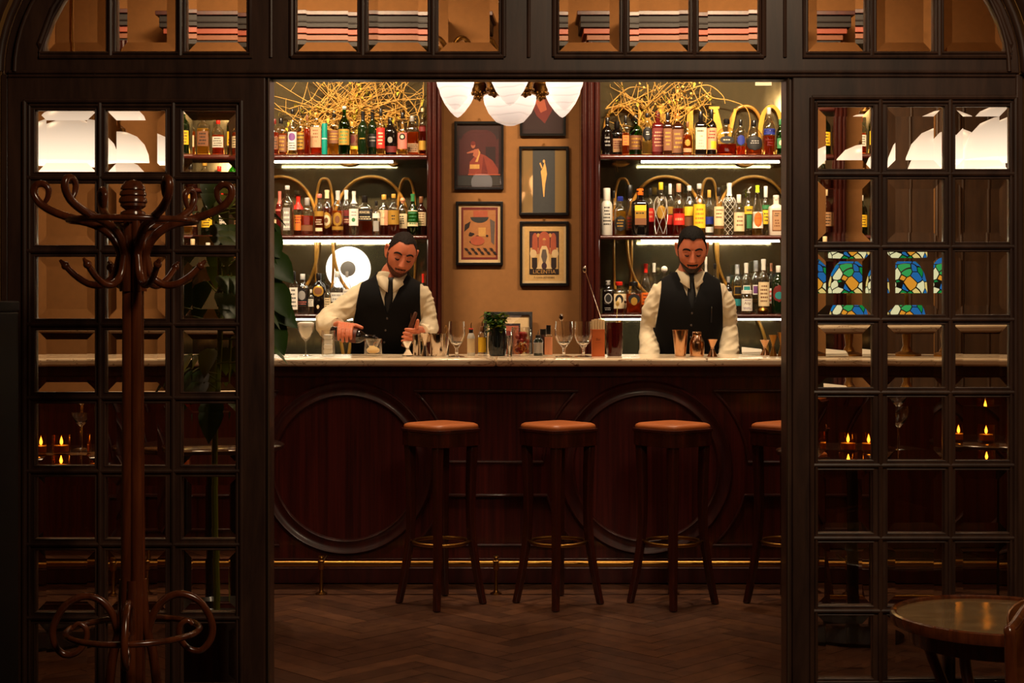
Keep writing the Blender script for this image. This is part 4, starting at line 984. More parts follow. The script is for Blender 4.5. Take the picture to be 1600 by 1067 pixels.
# goblets
def goblet(px, Y, top, w, label):
    o = thing('goblet', label, 'glass', at(px, Y), group='stemmed goblets on the bar'); H = hpy(top, Y); r = rpx(w, Y)
    pr = [(r * 0.95, 0), (r * 0.93, 0.003), (0.010, 0.008), (0.0075, 0.014), (0.008, H * 0.24), (0.014, H * 0.30), (r * 0.72, H * 0.42), (r * 0.97, H * 0.56), (r, H * 0.66), (r * 0.93, H * 0.86), (r * 0.9, H)]
    inn = [(r * 0.9 - 0.0016, H), (r * 0.93 - 0.0018, H * 0.86), (r - 0.002, H * 0.66), (r * 0.95 - 0.002, H * 0.56), (r * 0.68, H * 0.44), (0.001, H * 0.36)]
    build('glass', MB().lathe([(0.0005, 0)] + pr + inn, n=32), clear_glass, o); return o
goblet(713.5, 7.36, 502, 27, 'stemmed goblet between the steel tin and the dropper bottles')
goblet(881, 7.36, 502, 29, 'stemmed goblet holding a bar spoon')
goblet(911.5, 7.36, 502, 29, 'stemmed goblet next to the orange straw box')
def spoon(p0, p1, label, bowl=0.008, mat=steel, nm='bar_spoon', cat_='spoon'):
    o = thing(nm, label, cat_, p0)
    d = Vector(p1) - Vector(p0); mb = MB(); mb.tube([(0, 0, 0), tuple(d)], 0.0016, 8); build('handle', mb, mat, o)
    mb = MB(); e_ = d * 1.0; mb.ball(tuple(e_), (bowl, bowl * 0.4, bowl * 1.6), 14, 8); build('bowl', mb, mat, o); return o
g = at(879, 7.36); spoon((g[0] + 0.004, g[1], g[2] + 0.075), (WX(877, 7.37), 7.372, WZ(496, 7.37)), 'flat silver spoon standing up in a goblet', 0.011)
# dropper bottles
def dropper(px, Y, top, w, glassm, labc, capc, label, ring=None):
    o = thing('dasher_bottle', label, 'bitters bottle', at(px, Y), group='bitters bottles on the bar'); H = hpy(top, Y); r = rpx(w, Y)
    build('glass', MB().lathe([(r * .94, 0), (r, 0.003), (r, H * .56), (r * .8, H * .64), (r * .42, H * .72), (r * .42, H * .80)], n=22), glassm, o)
    mb = MB(); wrap_patch(mb, [(1, 0), (1, 1)], r, H, 2.0, 1.0, .1, .52, -70, 70, 0.0006); build('label', mb, paper(labc), o)
    build('cap', MB().lathe([(r * .5, H * .64), (r * .58, H * .66), (r * .58, H * .8), (r * .45, H * .82), (0.0005, H * .83)], n=16), capm(capc), o)
    if ring: build('ring', MB().torus((0, 0, H * .81), r * .5, 0.003, 18, 8), capm(ring), o)
    build('spout', MB().tube([(0, 0, H * .82), (0, 0, H * .95), (0.003, 0, H)], [0.0026, 0.0022, 0.0012], 8), steel, o); return o
dropper(736, 7.52, 504, 12, GL['frost'], 'cream', 'black', 'bitters bottle with cream label and red ring', 'red')
dropper(753.5, 7.52, 500, 13, GL['clear'], 'yellow', 'brown', 'bitters bottle with yellow label')
dropper(841, 7.54, 516, 15, GL['dgreen'], 'silver', 'black', 'dark round bitters bottle beside the red fruit jar')
o = thing('vial', 'pink labelled vial with black cap beside the spoon goblet', 'bottle', at(857, 7.5)); H = hpy(508, 7.5); r = rpx(12, 7.5)
build('glass', MB().lathe([(r * .96, 0), (r, .003), (r, H * .66), (r * .5, H * .72), (r * .5, H * .78)], n=22), GL['clear'], o)
mb = MB(); wrap_patch(mb, [(1, 0), (1, 1)], r, H, 2.0, 1.0, .04, .62, -80, 80, 0.0006); build('label', mb, paper('peach'), o)
build('cap', MB().lathe([(r * .58, H * .70), (r * .62, H * .72), (r * .62, H), (r * .4, H), (0.0005, H)], n=18), capm('black'), o)
o = thing('bottle', 'low bottle with a flat black cap behind the pink labelled vial', 'bottle', at(848.5, 7.66)); H = hpy(514, 7.66); r = rpx(11, 7.66)
build('glass', MB().lathe([(r, 0), (r, H * .7), (r * .8, H * .8)], n=20), GL['brown'], o); build('cap', MB().lathe([(r * .85, H * .78), (r * .9, H), (0.0005, H)], n=18), capm('black'), o)
# dark tumbler of mint
Y = 7.5; o = thing('dark_tumbler', 'dark ribbed glass tumbler holding fresh mint', 'tumbler', at(777.5, Y)); H = hpy(512, Y); r = rpx(28, Y)
build('glass', MB().lathe([(r * .8, 0), (r * .9, .004), (r, H * .3), (r, H * .7), (r * .92, H), (r * .86, H), (r * .9, H * .7), (r * .8, .01), (0.0005, .008)], n=30), P('smoke_glass', (30, 36, 40), rough=0.05, coat=0.6, trans=0.35), o)
mb = MB()
for k in range(12):
    a = 2 * math.pi * k / 12; mb.tube([(r * .9 * math.cos(a), r * .9 * math.sin(a), .006), (r * 1.0 * math.cos(a), r * 1.0 * math.sin(a), H * .3), (r * 1.0 * math.cos(a), r * 1.0 * math.sin(a), H * .72)], 0.0016, 6)
build('ribs', mb, P('smoke_rib', (54, 62, 68), rough=0.1, coat=0.5), o)
leafm = P('mint_leaf', (62, 110, 34), rough=0.45, var=0.35, bscale=30)
leafy = P('mint_leaf_pale', (138, 150, 40), rough=0.45, var=0.2, bscale=30)
def leafgeo(mb, c, d, L, w, up=(0, 0, 1), m=0, curl=0.25):
    """a pointed leaf starting at c heading d, gently folded and drooping"""
    d = Vector(d).normalized(); u = Vector(up); s_ = d.cross(u)
    if s_.length < 1e-3: s_ = d.orthogonal()
    s_.normalize(); n_ = s_.cross(d).normalized()
    rows = []
    for k in range(6):
        t = k / 5; wid = w * math.sin(math.pi * (0.06 + 0.92 * t) ** 0.8) * (1 if k < 5 else 0.05)
        p = Vector(c) + d * L * t - n_ * L * curl * t * t
        rows.append([p - s_ * wid + n_ * wid * 0.25, p, p + s_ * wid + n_ * wid * 0.25])
    mb.rings(rows, m, wrap=False)
mint = thing('mint_bunch', 'bushy bunch of fresh mint leaves in the dark tumbler', 'mint', (WX(777.5, Y), Y, ZC_ + H * 0.5))
random.seed(11); stm = MB(); lf = MB()
for k in range(17):
    a = random.uniform(0, 6.28); rr_ = random.uniform(0.01, 0.078); top = Vector((rr_ * math.cos(a), rr_ * math.sin(a) * 0.7, random.uniform(0.085, 0.15)))
    stm.tube(cat([(random.uniform(-.015, .015), random.uniform(-.015, .015), 0.0), (top.x * .4, top.y * .4, .06), tuple(top)], 4), 0.0014, 6)
    for q in range(14):
        t = random.uniform(0.5, 1.0); c = Vector((top.x * t, top.y * t, top.z * t)); an = random.uniform(0, 6.28)
        leafgeo(lf, c, (math.cos(an), math.sin(an), random.uniform(-0.3, 0.7)), random.uniform(.026, .042), random.uniform(.010, .016), m=random.choice([0, 0, 0, 1]))
build('stems', stm, leafy, mint); build('leaves', lf, [leafm, leafy], mint)
# small glass, red fruit jar with orange slices
o = thing('shot_glass', 'slim shot glass between the mint tumbler and the red jar', 'glass', at(796, 7.42)); H = hpy(524, 7.42); r = rpx(9, 7.42)
build('glass', MB().lathe(shell([(r * .9, 0), (r, H)], 0.0016, 0.008), n=22), clear_glass, o)
Y = 7.5; o = thing('fruit_jar', 'glass jar of dark red fruit with orange slices', 'jar', at(814, Y)); H = hpy(511, Y); r = rpx(32, Y)
build('glass', MB().lathe(shell([(r * .86, 0), (r, .008), (r, H * .8), (r * .9, H)], 0.0022, 0.007), n=30), soft_glass, o)
mb = MB(); random.seed(5)
for k in range(34):
    a = random.uniform(0, 6.28); rd = random.uniform(0, r * .66); mb.ball((rd * math.cos(a), rd * math.sin(a), random.uniform(.02, H * .8)), 0.012, 10, 7)
f_ = build('fruit', mb, P('dark_cherry', (160, 30, 22), rough=0.25, coat=0.5, var=0.3), o)
mb = MB()
for px_, a in ((-.016, 10), (.018, 40), (.002, -20), (.0, 60)):
    rs = []; c = Vector((px_, -r * .62, .028 + 0.02 * abs(a) / 60))
    mb.tube([tuple(c + Vector((.019 * math.cos(t * .3927) * math.cos(R(a)), -.004 + .012 * math.cos(t * .3927) * math.sin(R(a)) * .3, .019 * math.sin(t * .3927)))) for t in range(16)], 0.0022, 6, closed=True)
build('orange_slice', mb, P('orange_peel', (234, 140, 50), rough=0.45), o)
# box of straws
Y = 7.45; o = thing('straw_box', 'orange card box of cream paper straws on the bar', 'straw box', at(934.5, Y)); H = hpy(514, Y); r = rpx(20, Y)
build('box', MB().box(-r, r, -r * .8, r * .8, 0, H), P('orange_card', (206, 104, 48), rough=0.6), o, bevel=0.002)
tx = MB(); t_ = text_mb('Bar', 0.016, ext=0.0002); tx.add([(x, -r * .8 - 0.0006, z + H * .62) for x, y, z in t_.v], t_.f); tx.box(-.018, .018, -r * .8 - 0.0008, -r * .8 - 0.0002, H * .50, H * .505)
build('lettering', tx, P('rust_print', (112, 42, 22), rough=0.6), o)
mb = MB(); random.seed(3)
ht = hpy(498, Y)
for i in range(5):
    for j in range(4): mb.tube([(-r * .8 + 1.6 * r * i / 4, -r * .6 + 1.2 * r * j / 3, H * .5), (-r * .8 + 1.6 * r * i / 4, -r * .6 + 1.2 * r * j / 3, ht - abs(i - 2) * 0.0015 - random.uniform(0, .004))], r * .2, 8)
build('straws', mb, P('cream_paper', (236, 206, 160), rough=0.6), o)
# dark red vessel with bar spoons
Y = 7.5; o = thing('spoon_jar', 'dark red cut glass jar holding long bar spoons', 'jar', at(960, Y)); H = hpy(504, Y); r = rpx(26, Y)
mb = MB().lathe([(r * .84, 0), (r * .9, .004), (r, H * .25), (r * .98, H * .9), (r, H), (r * .92, H), (r * .9, H * .4), (0.0005, .01)], n=30)
for k in range(9):
    a = 2 * math.pi * k / 9
    mb.tube([(r * .9 * math.cos(a), r * .9 * math.sin(a), .01), (r * 1.0 * math.cos(a + .35), r * 1.0 * math.sin(a + .35), H * .55), (r * .98 * math.cos(a), r * .98 * math.sin(a), H * .96)], 0.0015, 6)
build('glass', mb, P('garnet_glass', (70, 16, 16), rough=0.08, coat=0.6, trans=0.3), o)
c = at(960, Y)
spoon((c[0] - .012, c[1], c[2] + .02), (WX(913.5, 7.62), 7.62, WZ(421, 7.62)), 'longest bar spoon leaning far left out of the red jar', 0.010)
spoon((c[0] + .002, c[1] + .008, c[2] + .02), (WX(965, 7.53), 7.53, WZ(474, 7.53)), 'bar spoon with a pale round end leaning slightly right', 0.009, P('horn', (226, 190, 110), rough=0.3))
spoon((c[0] + .014, c[1] - .004, c[2] + .02), (WX(977, 7.5), 7.5, WZ(472, 7.5)), 'bar spoon leaning furthest right from the red jar', 0.006)
# loose napkins on the bar and swizzle glass
o = thing('swizzle_glass', 'small glass with a curled stirrer beside the wide steel tin', 'glass', at(697.5, 7.56)); H = hpy(526, 7.56); r = rpx(9, 7.56)
build('glass', MB().lathe(shell([(r * .9, 0), (r, H)], 0.0016, 0.006), n=20), clear_glass, o)
build('stirrer', MB().tube(cat([(0, 0, .012), (-.006, 0, H), (.004, 0, H * 1.35), (-.002, 0, H * 1.6), (-.008, 0, H * 1.45)], 6), 0.0016, 8), P('gold_wire', (200, 150, 80), rough=0.3, metal=0.8), o)
def napkin(px, Y, w, label):
    mb = MB()
    for k in range(3): mb.rings([[(-w, -.05 + .01 * k, .002 + .005 * k), (w * .9, -.05 + .012 * k, .004 + .005 * k), (w, .05, .012 + .006 * k), (-w * .8, .05, .010 + .012 * k)], [(-w, -.05 + .01 * k, .004 + .005 * k), (w * .9, -.05 + .012 * k, .006 + .005 * k), (w, .05, .015 + .006 * k), (-w * .8, .05, .014 + .012 * k)]])
    tag(build('napkin', mb, paper_white, origin=None), label, 'napkin', 'folded napkins on the bar').location = at(px, Y)
napkin(1305, 7.4, .06, 'white folded napkin on the bar behind the right door glass'); 
napkin(1175, 7.66, .055, 'white folded napkin near the right bartender sleeve')
# ================================================================ pictures on the plaster wall
YP = YB - 0.004
def wx(px): return WX(px, YP)
def wz(py): return WZ(py, YP)
INK = {'maroon': (74, 24, 22), 'dmar': (44, 18, 18), 'skin': (176, 96, 66), 'gown': (138, 54, 36), 'gold': (206, 150, 78), 'sepia': (176, 112, 62), 'cream': (226, 190, 138), 'ink': (40, 24, 20), 'rust': (176, 84, 54), 'plum': (62, 34, 44), 'straw': (214, 168, 104), 'dred': (112, 34, 26), 'grey': (100, 84, 74), 'slate': (48, 46, 44)}
def picture(name, label, x0, x1, y0, y1, mat_c, art, fw=4.2, mw=0, depth=0.022, lean=None, glass=True, hookpx=True):
    X0, X1, Z0, Z1 = wx(x0), wx(x1), wz(y1), wz(y0)
    cx, cz = (X0 + X1) / 2, (Z0 + Z1) / 2; hw, hh = (X1 - X0) / 2, (Z1 - Z0) / 2; f = fw / F * YP
    o = thing(name, label, 'picture' if 'mirror' not in name else 'mirror', (cx, YP, cz)); o['group'] = 'framed pictures on the plaster wall'
    fm = slab2d(rect(-hw, hw, -hh, hh), [rect(-hw + f, hw - f, -hh + f, hh - f)], -depth, 0, bevel=0.002)
    build('frame', fm, black_paint, o, ang=30)
    iw, ih = hw - f, hh - f
    pm = MB(); mats = [P('art_' + mat_c, INK[mat_c], rough=0.6)]; names = [mat_c]
    pm.box(-iw - .002, iw + .002, -0.004, -0.0005, -ih - .002, ih + .002, 0)
    y = -0.0044
    for c, poly in art:
        if c not in names: names.append(c); mats.append(P('art_' + c, INK[c], rough=0.6, var=0.18, bscale=60))
        pm.xzpoly([(px * iw, pz * ih) for px, pz in poly], y, names.index(c)); y -= 0.0002
    build('print', pm, mats, o, smooth=False)
    if glass: build('glazing', MB().box(-iw - .001, iw + .001, -0.0125, -0.0115, -ih - .001, ih + .001), front_glass, o, smooth=False)
    if hookpx:
        mb = MB(); mb.torus((0, -0.004, hh + .012), .007, .0016, 18, 6, axis='y'); mb.box(-.002, .002, -.006, 0, hh - .001, hh + .006); build('hanging_ring', mb, brass_old, o)
    return o
def el(cx, cz, rx, rz, n=20, a0=0, a1=360): return arc(cx, cz, rx, rz, a0, a1, n)[:(n if a1 - a0 == 360 else n + 1)]
def rc(x0, x1, z0, z1): return [(x0, z0), (x1, z0), (x1, z1), (x0, z1)]
art1 = [('maroon', rc(-.9, .9, -.62, .82)), ('dmar', [(-.9, .55)] + el(0, .5, .8, .36, 14, 180, 0) + [(.9, .55), (.9, .95), (-.9, .95)]), ('maroon', el(-.05, .62, .1, .07)), ('dmar', rc(.3, .75, -.3, .28)), ('gown', [(-.48, -.60), (-.42, -.2), (-.2, -.02), (.0, .08), (.3, .0), (.62, -.16), (.86, -.42), (.88, -.6)]),
        ('dred', [(.1, -.6), (.2, .0), (.42, -.6)]), ('skin', [(-.28, .0), (-.22, .2), (-.02, .22), (.05, .04), (-.1, -.08)]), ('skin', [(-.56, .1), (-.24, .18), (-.22, .1), (-.54, .06)]), ('gold', [(-.02, .2), (.06, .1), (-.06, -.2), (-.18, -.2), (-.02, .04)]), ('skin', el(-.27, .33, .1, .1)), ('dred', el(-.27, .39, .11, .07)), ('gold', rc(-.42, .02, -.42, -.28)), ('slate', rc(-.97, .97, -.96, -.64)), ('rust', rc(-.5, .96, -.62, -.59))]
picture('framed_picture', 'dark red picture of a seated figure in an orange gown', 710, 787, 190, 296.5, 'dmar', art1)
art2 = [('dmar', rc(-.9, .9, -.9, .9)), ('dred', [(-.6, .9), (-.7, .2), (-.3, -.4), (.1, -.66), (.4, -.3), (.8, .3), (.7, .9)]), ('rust', [(-.4, .6), (-.45, .2), (-.1, -.3), (.2, -.2), (.0, .4)]), ('maroon', [(.1, .7), (.3, .0), (.6, .3), (.5, .8)])]
picture('framed_picture', 'dark red framed print half hidden behind the ceiling lamp globes', 812, 884, 112, 213, 'dmar', art2)
art4 = [('dred', rc(-.88, .88, -.90, .90)), ('sepia', rc(-.78, .78, -.82, .80)), ('rust', rc(-.3, .4, .55, .78))]
art4 += [('slate', el(.0, .56, .44, .2, 14, 180, 360)), ('ink', [(-.74, .05), (-.7, .3), (-.42, .42), (-.5, .2)]), ('gold', rc(-.05, .3, -.1, .2)), ('grey', [(.5, .5), (.74, .4), (.7, -.4), (.56, -.3)])]
random.seed(21)
for k in range(9): art4.append(('ink', el(random.uniform(-.6, .5), random.uniform(-.3, .05), random.uniform(.06, .14), random.uniform(.03, .06), 10)))
art4.append(('rust', el(-.1, -.25, .34, .16)))
for i in range(5):
    for j in range(2): art4.append(('ink', [(-.74 + .3 * i + .15 * j, -.5 - .12 * j), (-.6 + .3 * i + .15 * j, -.5 - .12 * j), (-.5 + .3 * i + .15 * j, -.6 - .12 * j), (-.64 + .3 * i + .15 * j, -.6 - .12 * j)]))
picture('framed_picture', 'sepia poster with checkered floor in a cream mount', 712.5, 786, 315, 414.5, 'cream', art4)
art5 = [('straw', rc(-.9, .9, -.92, .92)), ('ink', rc(-.68, .68, -.70, .76)), ('straw', rc(-.64, .64, -.52, .72)), ('plum', rc(-.64, .64, .2, .72))]
for s_ in (-1, 1):
    art5 += [('rust', [(s_ * .42 + .13 * math.cos(R(a)), .12 if a in (0, 180) else .5 + .2 * math.sin(R(a))) for a in range(0, 181, 20)]), ('rust', rc(s_ * .42 - .13, s_ * .42 + .13, -.02, .42)), ('gold', el(s_ * .27, .62, .07, .07)), ('cream', el(s_ * .5, -.0, .16, .14)), ('ink', [(s_ * .44 - .12, -.46), (s_ * .44 - .06, -.52), (s_ * .44 + .06, -.52), (s_ * .44 + .12, -.46), (s_ * .44 + .12, -.14), (s_ * .44 - .12, -.14)])]
art5 += [('rust', [(-.26, .2)] + el(0, .5, .26, .25, 14, 180, 0) + [(.26, .2)]), ('rust', rc(-.26, .26, .0, .5)), ('cream', [(-.1, .26), (-.2, .1), (-.22, -.2), (-.34, -.52), (.34, -.52), (.22, -.2), (.2, .1), (.1, .26)]), ('grey', [(-.08, .14), (-.14, -.1), (-.04, -.34), (.06, -.34), (.14, -.1), (.08, .14)]), ('skin', el(0, .38, .06, .1)), ('gold', el(0, .46, .08, .07, 12, 0, 180)), ('plum', el(0, -.42, .12, .12)), ('ink', rc(-.68, .68, -.70, -.54))]
pc5 = picture('framed_picture', 'cream poster of a robed figure between arches with lettering below', 812, 888.5, 346, 446.5, 'cream', art5)
def frame_text(o, s, size, z, c, y=-0.0105, k=1.0):
    t_ = text_mb(s, size, ext=0.0002); m_ = MB(); m_.add([(x * k, yy + y, zz + z) for x, yy, zz in t_.v], t_.f); build('lettering', m_, P('art_' + c, INK[c], rough=0.6), o)
hh5 = (wz(346) - wz(446.5)) / 2
frame_text(pc5, 'LICENTIA', 0.033, -.62 * (hh5 - .0164), 'gold'); frame_text(pc5, 'A. Crema SEPTIEMBRE', 0.0135, -.80 * (hh5 - .0164), 'ink')
# mirror with a narrow dark picture set in it
mo = picture('framed_mirror', 'framed mirror with a dark centre strip reflecting the lamps', 811, 888.5, 229, 336.5, 'slate', [], glass=False)
iw, ih = (wx(888.5) - wx(811)) / 2 - .0165, (wz(229) - wz(336.5)) / 2 - .0165
for ch in list(mo.children):
    if ch.name.startswith('print'): bpy.data.objects.remove(ch)
build('mirror_glass', MB().box(-iw, iw, -.006, -.001, -ih, ih), P('ochre_mirror', (206, 166, 112), rough=0.03, metal=.7), mo, smooth=False)  # ochre diffuse tint stands in for the lit wall mirrored in it
pm = MB(); pm.box(-iw * .5, iw * .5, -.0072, -.0062, -ih, ih, 0)
for c_, poly in ((1, [(-.10, .1), (-.14, .3), (-.04, .42), (.04, .6), (.1, .42), (.14, .22), (.06, -.1), (.02, -.5), (-.02, -.5)]), (1, el(0, .62, .05, .05)), (1, [(-.2, .55), (-.1, .38), (-.06, .42), (-.15, .58)])): pm.xzpoly([(a * iw, b_ * ih) for a, b_ in poly], -.0076, c_)
build('centre_print', pm, [P('art_slate', INK['slate'], rough=0.6), P('art_gold', INK['gold'], rough=0.6)], mo, smooth=False)
# leaning picture on the sideboard
YL = 9.34
X0, X1 = WX(756, YL), WX(832, YL); Ht = WZ(487, YL) - 0.9
lp = thing('leaning_picture', 'framed print with red motif leaning on the wall behind the mint', 'picture', ((X0 + X1) / 2, YL, 0.9012)); lp.rotation_euler = (R(-9), 0, 0)
hw = (X1 - X0) / 2
build('frame', slab2d(rect(-hw, hw, 0.002, Ht), [rect(-hw + .02, hw - .02, .022, Ht - .02)], -.02, 0, bevel=.002), black_paint, lp, ang=30)
pm = MB(); pm.box(-hw + .018, hw - .018, -.004, -.001, .02, Ht - .018, 0); pm.xzpoly(rc(-hw * .45, hw * .5, .09, Ht - .07), -.0044, 1); pm.xzpoly(rc(-hw * .38, hw * .43, .1, Ht - .085), -.0048, 2); pm.xzpoly([(x * hw, .2 + z * Ht) for x, z in el(0, .0, .22, .16)], -.0052, 3)
build('print', pm, [P('art_cream', INK['cream']), P('art_dmar', INK['dmar']), P('art_rust', INK['rust']), P('art_dred', INK['dred'])], lp, smooth=False)
build('glazing', MB().box(-hw + .018, hw - .018, -.012, -.011, .02, Ht - .018), front_glass, lp, smooth=False)
# ================================================================ hanging lamps
def shade_mat(name, z0, s0, z1, s1, rgb=(255, 226, 204), etch=True):
    """frosted glass with bulb light painted into its emission by height: strongest at bulb height"""
    m, nt, out = newmat(name)
    e = N(nt, 'ShaderNodeEmission'); e.inputs[0].default_value = lin(rgb)
    g = N(nt, 'ShaderNodeBsdfPrincipled', Roughness=0.3); g.inputs['Base Color'].default_value = lin((240, 226, 214))
    tc = N(nt, 'ShaderNodeTexCoord'); wv = N(nt, 'ShaderNodeTexWave', Scale=9.0, Distortion=4.0, Detail=1.0); wv.wave_type = 'RINGS'
    sp = N(nt, 'ShaderNodeSeparateXYZ'); nt.links.new(tc.outputs['Object'], sp.inputs[0])
    mr = N(nt, 'ShaderNodeMapRange'); mr.inputs['From Min'].default_value = z0; mr.inputs['From Max'].default_value = z1; mr.inputs['To Min'].default_value = s0; mr.inputs['To Max'].default_value = s1
    nt.links.new(sp.outputs['Z'], mr.inputs['Value'])
    cr = N(nt, 'ShaderNodeValToRGB'); cr.color_ramp.elements[0].position = .0; cr.color_ramp.elements[0].color = (.82, .79, .77, 1); cr.color_ramp.elements[1].position = .10; cr.color_ramp.elements[1].color = (1, 1, 1, 1)
    nt.links.new(tc.outputs['Object'], wv.inputs['Vector']); nt.links.new(wv.outputs['Fac'], cr.inputs[0])
    mu = N(nt, 'ShaderNodeMath', operation='MULTIPLY'); mu.inputs[1].default_value = 1.0; nt.links.new(mr.outputs[0], mu.inputs[0]); (nt.links.new(cr.outputs[0], mu.inputs[1]) if etch else None); nt.links.new(mu.outputs[0], e.inputs[1])
    ad = N(nt, 'ShaderNodeAddShader'); nt.links.new(e.outputs[0], ad.inputs[0]); nt.links.new(g.outputs[0], ad.inputs[1])
    nt.links.new(ad.outputs[0], out.inputs[0]); return m
opal = shade_mat('etched_opal', 2.09, .58, 2.27, 1.7)
YH = 6.6
ch = thing('chandelier', 'brass ceiling lamp with frosted pear shaped globes around a frosted bowl', 'chandelier', (0.0 - 0.009, YH, 0), world=True)
cx = -0.009
zt = 2.137; Rr_ = 0.265
for k in range(6):
    a = R(90 + 60 * k); x, y = cx + Rr_ * math.cos(a), YH + Rr_ * math.sin(a)
    pr = [(0.001, 0.0), (0.012, 0.006), (0.032, 0.026), (0.058, 0.062), (0.076, 0.10), (0.0845, 0.14), (0.080, 0.175), (0.062, 0.20), (0.045, 0.21)]
    gmb = MB().lathe(pr, (x, y, zt), n=32, cap1=False)
    arm = MB(); arm.tube(cat([(cx + .05 * math.cos(a), YH + .05 * math.sin(a), 2.40), (cx + .14 * math.cos(a), YH + .14 * math.sin(a), 2.36), (cx + .22 * math.cos(a), YH + .22 * math.sin(a), 2.44), (x, y, 2.42), (x, y, 2.37)], 6), 0.011, 10)
    arm.lathe([(0.03, 2.335), (0.052, 2.34), (0.05, 2.36), (0.025, 2.375), (0.018, 2.39)], (x, y, 0), 20)
    build('arm', arm, brass_old, ch); build('globe', gmb, opal, ch, ang=70)
bowl = MB().lathe([(0.001, 2.085), (0.02, 2.087), (0.06, 2.103), (0.092, 2.14), (0.110, 2.18), (0.1155, 2.207), (0.112, 2.212), (0.10, 2.205)], (cx, YH, 0), n=40, cap1=False)
build('bowl', bowl, opal, ch, ang=70)
body = MB(); body.lathe([(0.10, 2.21), (0.12, 2.214), (0.12, 2.222), (0.07, 2.25), (0.06, 2.30), (0.085, 2.33), (0.09, 2.36), (0.05, 2.42), (0.02, 2.46), (0.02, 3.6), (0.07, 3.62), (0.07, 3.699)], (cx, YH, 0), 28)
build('stem', body, brass_old, ch)
for k in range(6):   # cast pendants of leaves and beads between the globes
    a = R(60 + 60 * k); x, y = cx + .13 * math.cos(a), YH + .13 * math.sin(a); om = MB()
    om.lathe([(0.002, 2.19), (0.02, 2.205), (0.034, 2.235), (0.036, 2.25), (0.046, 2.262), (0.046, 2.275), (0.038, 2.285), (0.042, 2.30), (0.05, 2.32), (0.03, 2.34)], (x, y, 0), 20)
    for q in range(9):
        b2 = 2 * math.pi * q / 9; om.ball((x + .03 * math.cos(b2), y + .03 * math.sin(b2), 2.225), .009, 8, 6); om.ball((x + .02 * math.cos(b2 + .3), y + .02 * math.sin(b2 + .3), 2.207), .008, 8, 6)
        om.tube([(x + .047 * math.cos(b2), y + .047 * math.sin(b2), 2.265), (x + .047 * math.cos(b2), y + .047 * math.sin(b2), 2.318)], .006, 6)
    om.tube([(x, y, 2.33), (cx + .05 * math.cos(a), YH + .05 * math.sin(a), 2.37)], .012, 8)
    build('cast_ornament', om, brass_old, ch)
def dome_lamp(px, top, Y, dia, label, rz=0):
    x = WX(px, Y); zt_ = WZ(top, Y); r = dia / 2
    opal_big = shade_mat('opal_dome_%d' % px, zt_ - r, 1.5, zt_, .45, (255, 232, 208), False)
    o = thing('dome_pendant', label, 'pendant lamp', (x, Y, 0), world=True, group='opal dome pendants behind the door glass')
    pr = [(0.02, zt_), (r * .30, zt_ - r * .03), (r * .6, zt_ - r * .16), (r * .84, zt_ - r * .42), (r * .97, zt_ - r * .75), (r, zt_ - r * 1.02), (r * .96, zt_ - r * 1.02), (r * .93, zt_ - r * .75), (r * .8, zt_ - r * .45), (r * .56, zt_ - r * .2), (r * .28, zt_ - r * .07), (0.02, zt_ - r * .04)]
    build('shade', MB().lathe(pr, (x, Y, 0), n=40, cap0=False, cap1=False), opal_big, o, ang=70)
    build('stem', MB().lathe([(0.03, zt_ - .012), (0.03, zt_ + .012), (0.008, zt_ + .03), (0.008, ZC - .02), (0.05, ZC - .015), (0.05, ZC - .001)], (x, Y, 0), 18), brass_old, o)
    return o
dome_lamp(1478, 198, 5.75, 0.30, 'white dome pendant in the middle of three behind the right door')
dome_lamp(1572, 182, 5.45, 0.30, 'white dome pendant nearest the right wall behind the right door')
dome_lamp(1352, 226, 6.9, 0.30, 'white dome pendant next to the opening behind the right door')
dome_lamp(112, 186, 5.5, 0.31, 'white dome pendant behind the left door near the left wall')
dome_lamp(186, 206, 6.7, 0.26, 'white dome pendant behind the left door seen in the second pane column')
# stained glass lamps on the far right end of the bar
m, nt, out = newmat('stained_glass')
tc = N(nt, 'ShaderNodeTexCoord'); vo = N(nt, 'ShaderNodeTexVoronoi', Scale=19.0); vd = N(nt, 'ShaderNodeTexVoronoi', Scale=19.0, feature='DISTANCE_TO_EDGE')
sx_ = N(nt, 'ShaderNodeSeparateXYZ'); nt.links.new(tc.outputs['Object'], sx_.inputs[0])
nt.links.new(tc.outputs['Object'], vo.inputs['Vector']); nt.links.new(tc.outputs['Object'], vd.inputs['Vector'])
hs = N(nt, 'ShaderNodeSeparateColor'); nt.links.new(vo.outputs['Color'], hs.inputs[0])
r1 = N(nt, 'ShaderNodeValToRGB'); r1.color_ramp.interpolation = 'CONSTANT'
els = r1.color_ramp.elements; els[0].position = 0; els[0].color = lin((24, 140, 70)); els[1].position = 0.3; els[1].color = lin((30, 120, 190))
for p_, c_ in ((0.46, (60, 170, 90)), (0.58, (40, 110, 180)), (0.7, (240, 214, 130)), (0.82, (244, 240, 190)), (0.93, (236, 160, 50))): k_ = els.new(p_); k_.color = lin(c_)
nt.links.new(hs.outputs[0], r1.inputs[0])
gt = N(nt, 'ShaderNodeMath', operation='GREATER_THAN'); gt.inputs[1].default_value = 0.045; nt.links.new(vd.outputs['Distance'], gt.inputs[0])
e = N(nt, 'ShaderNodeEmission', Strength=0.8); nt.links.new(r1.outputs[0], e.inputs[0])
ld = N(nt, 'ShaderNodeBsdfPrincipled', Roughness=0.5, Metallic=0.6); ld.inputs['Base Color'].default_value = lin((30, 26, 22))
mx = N(nt, 'ShaderNodeMixShader'); nt.links.new(gt.outputs[0], mx.inputs[0]); nt.links.new(ld.outputs[0], mx.inputs[1]); nt.links.new(e.outputs[0], mx.inputs[2]); nt.links.new(mx.outputs[0], out.inputs[0])
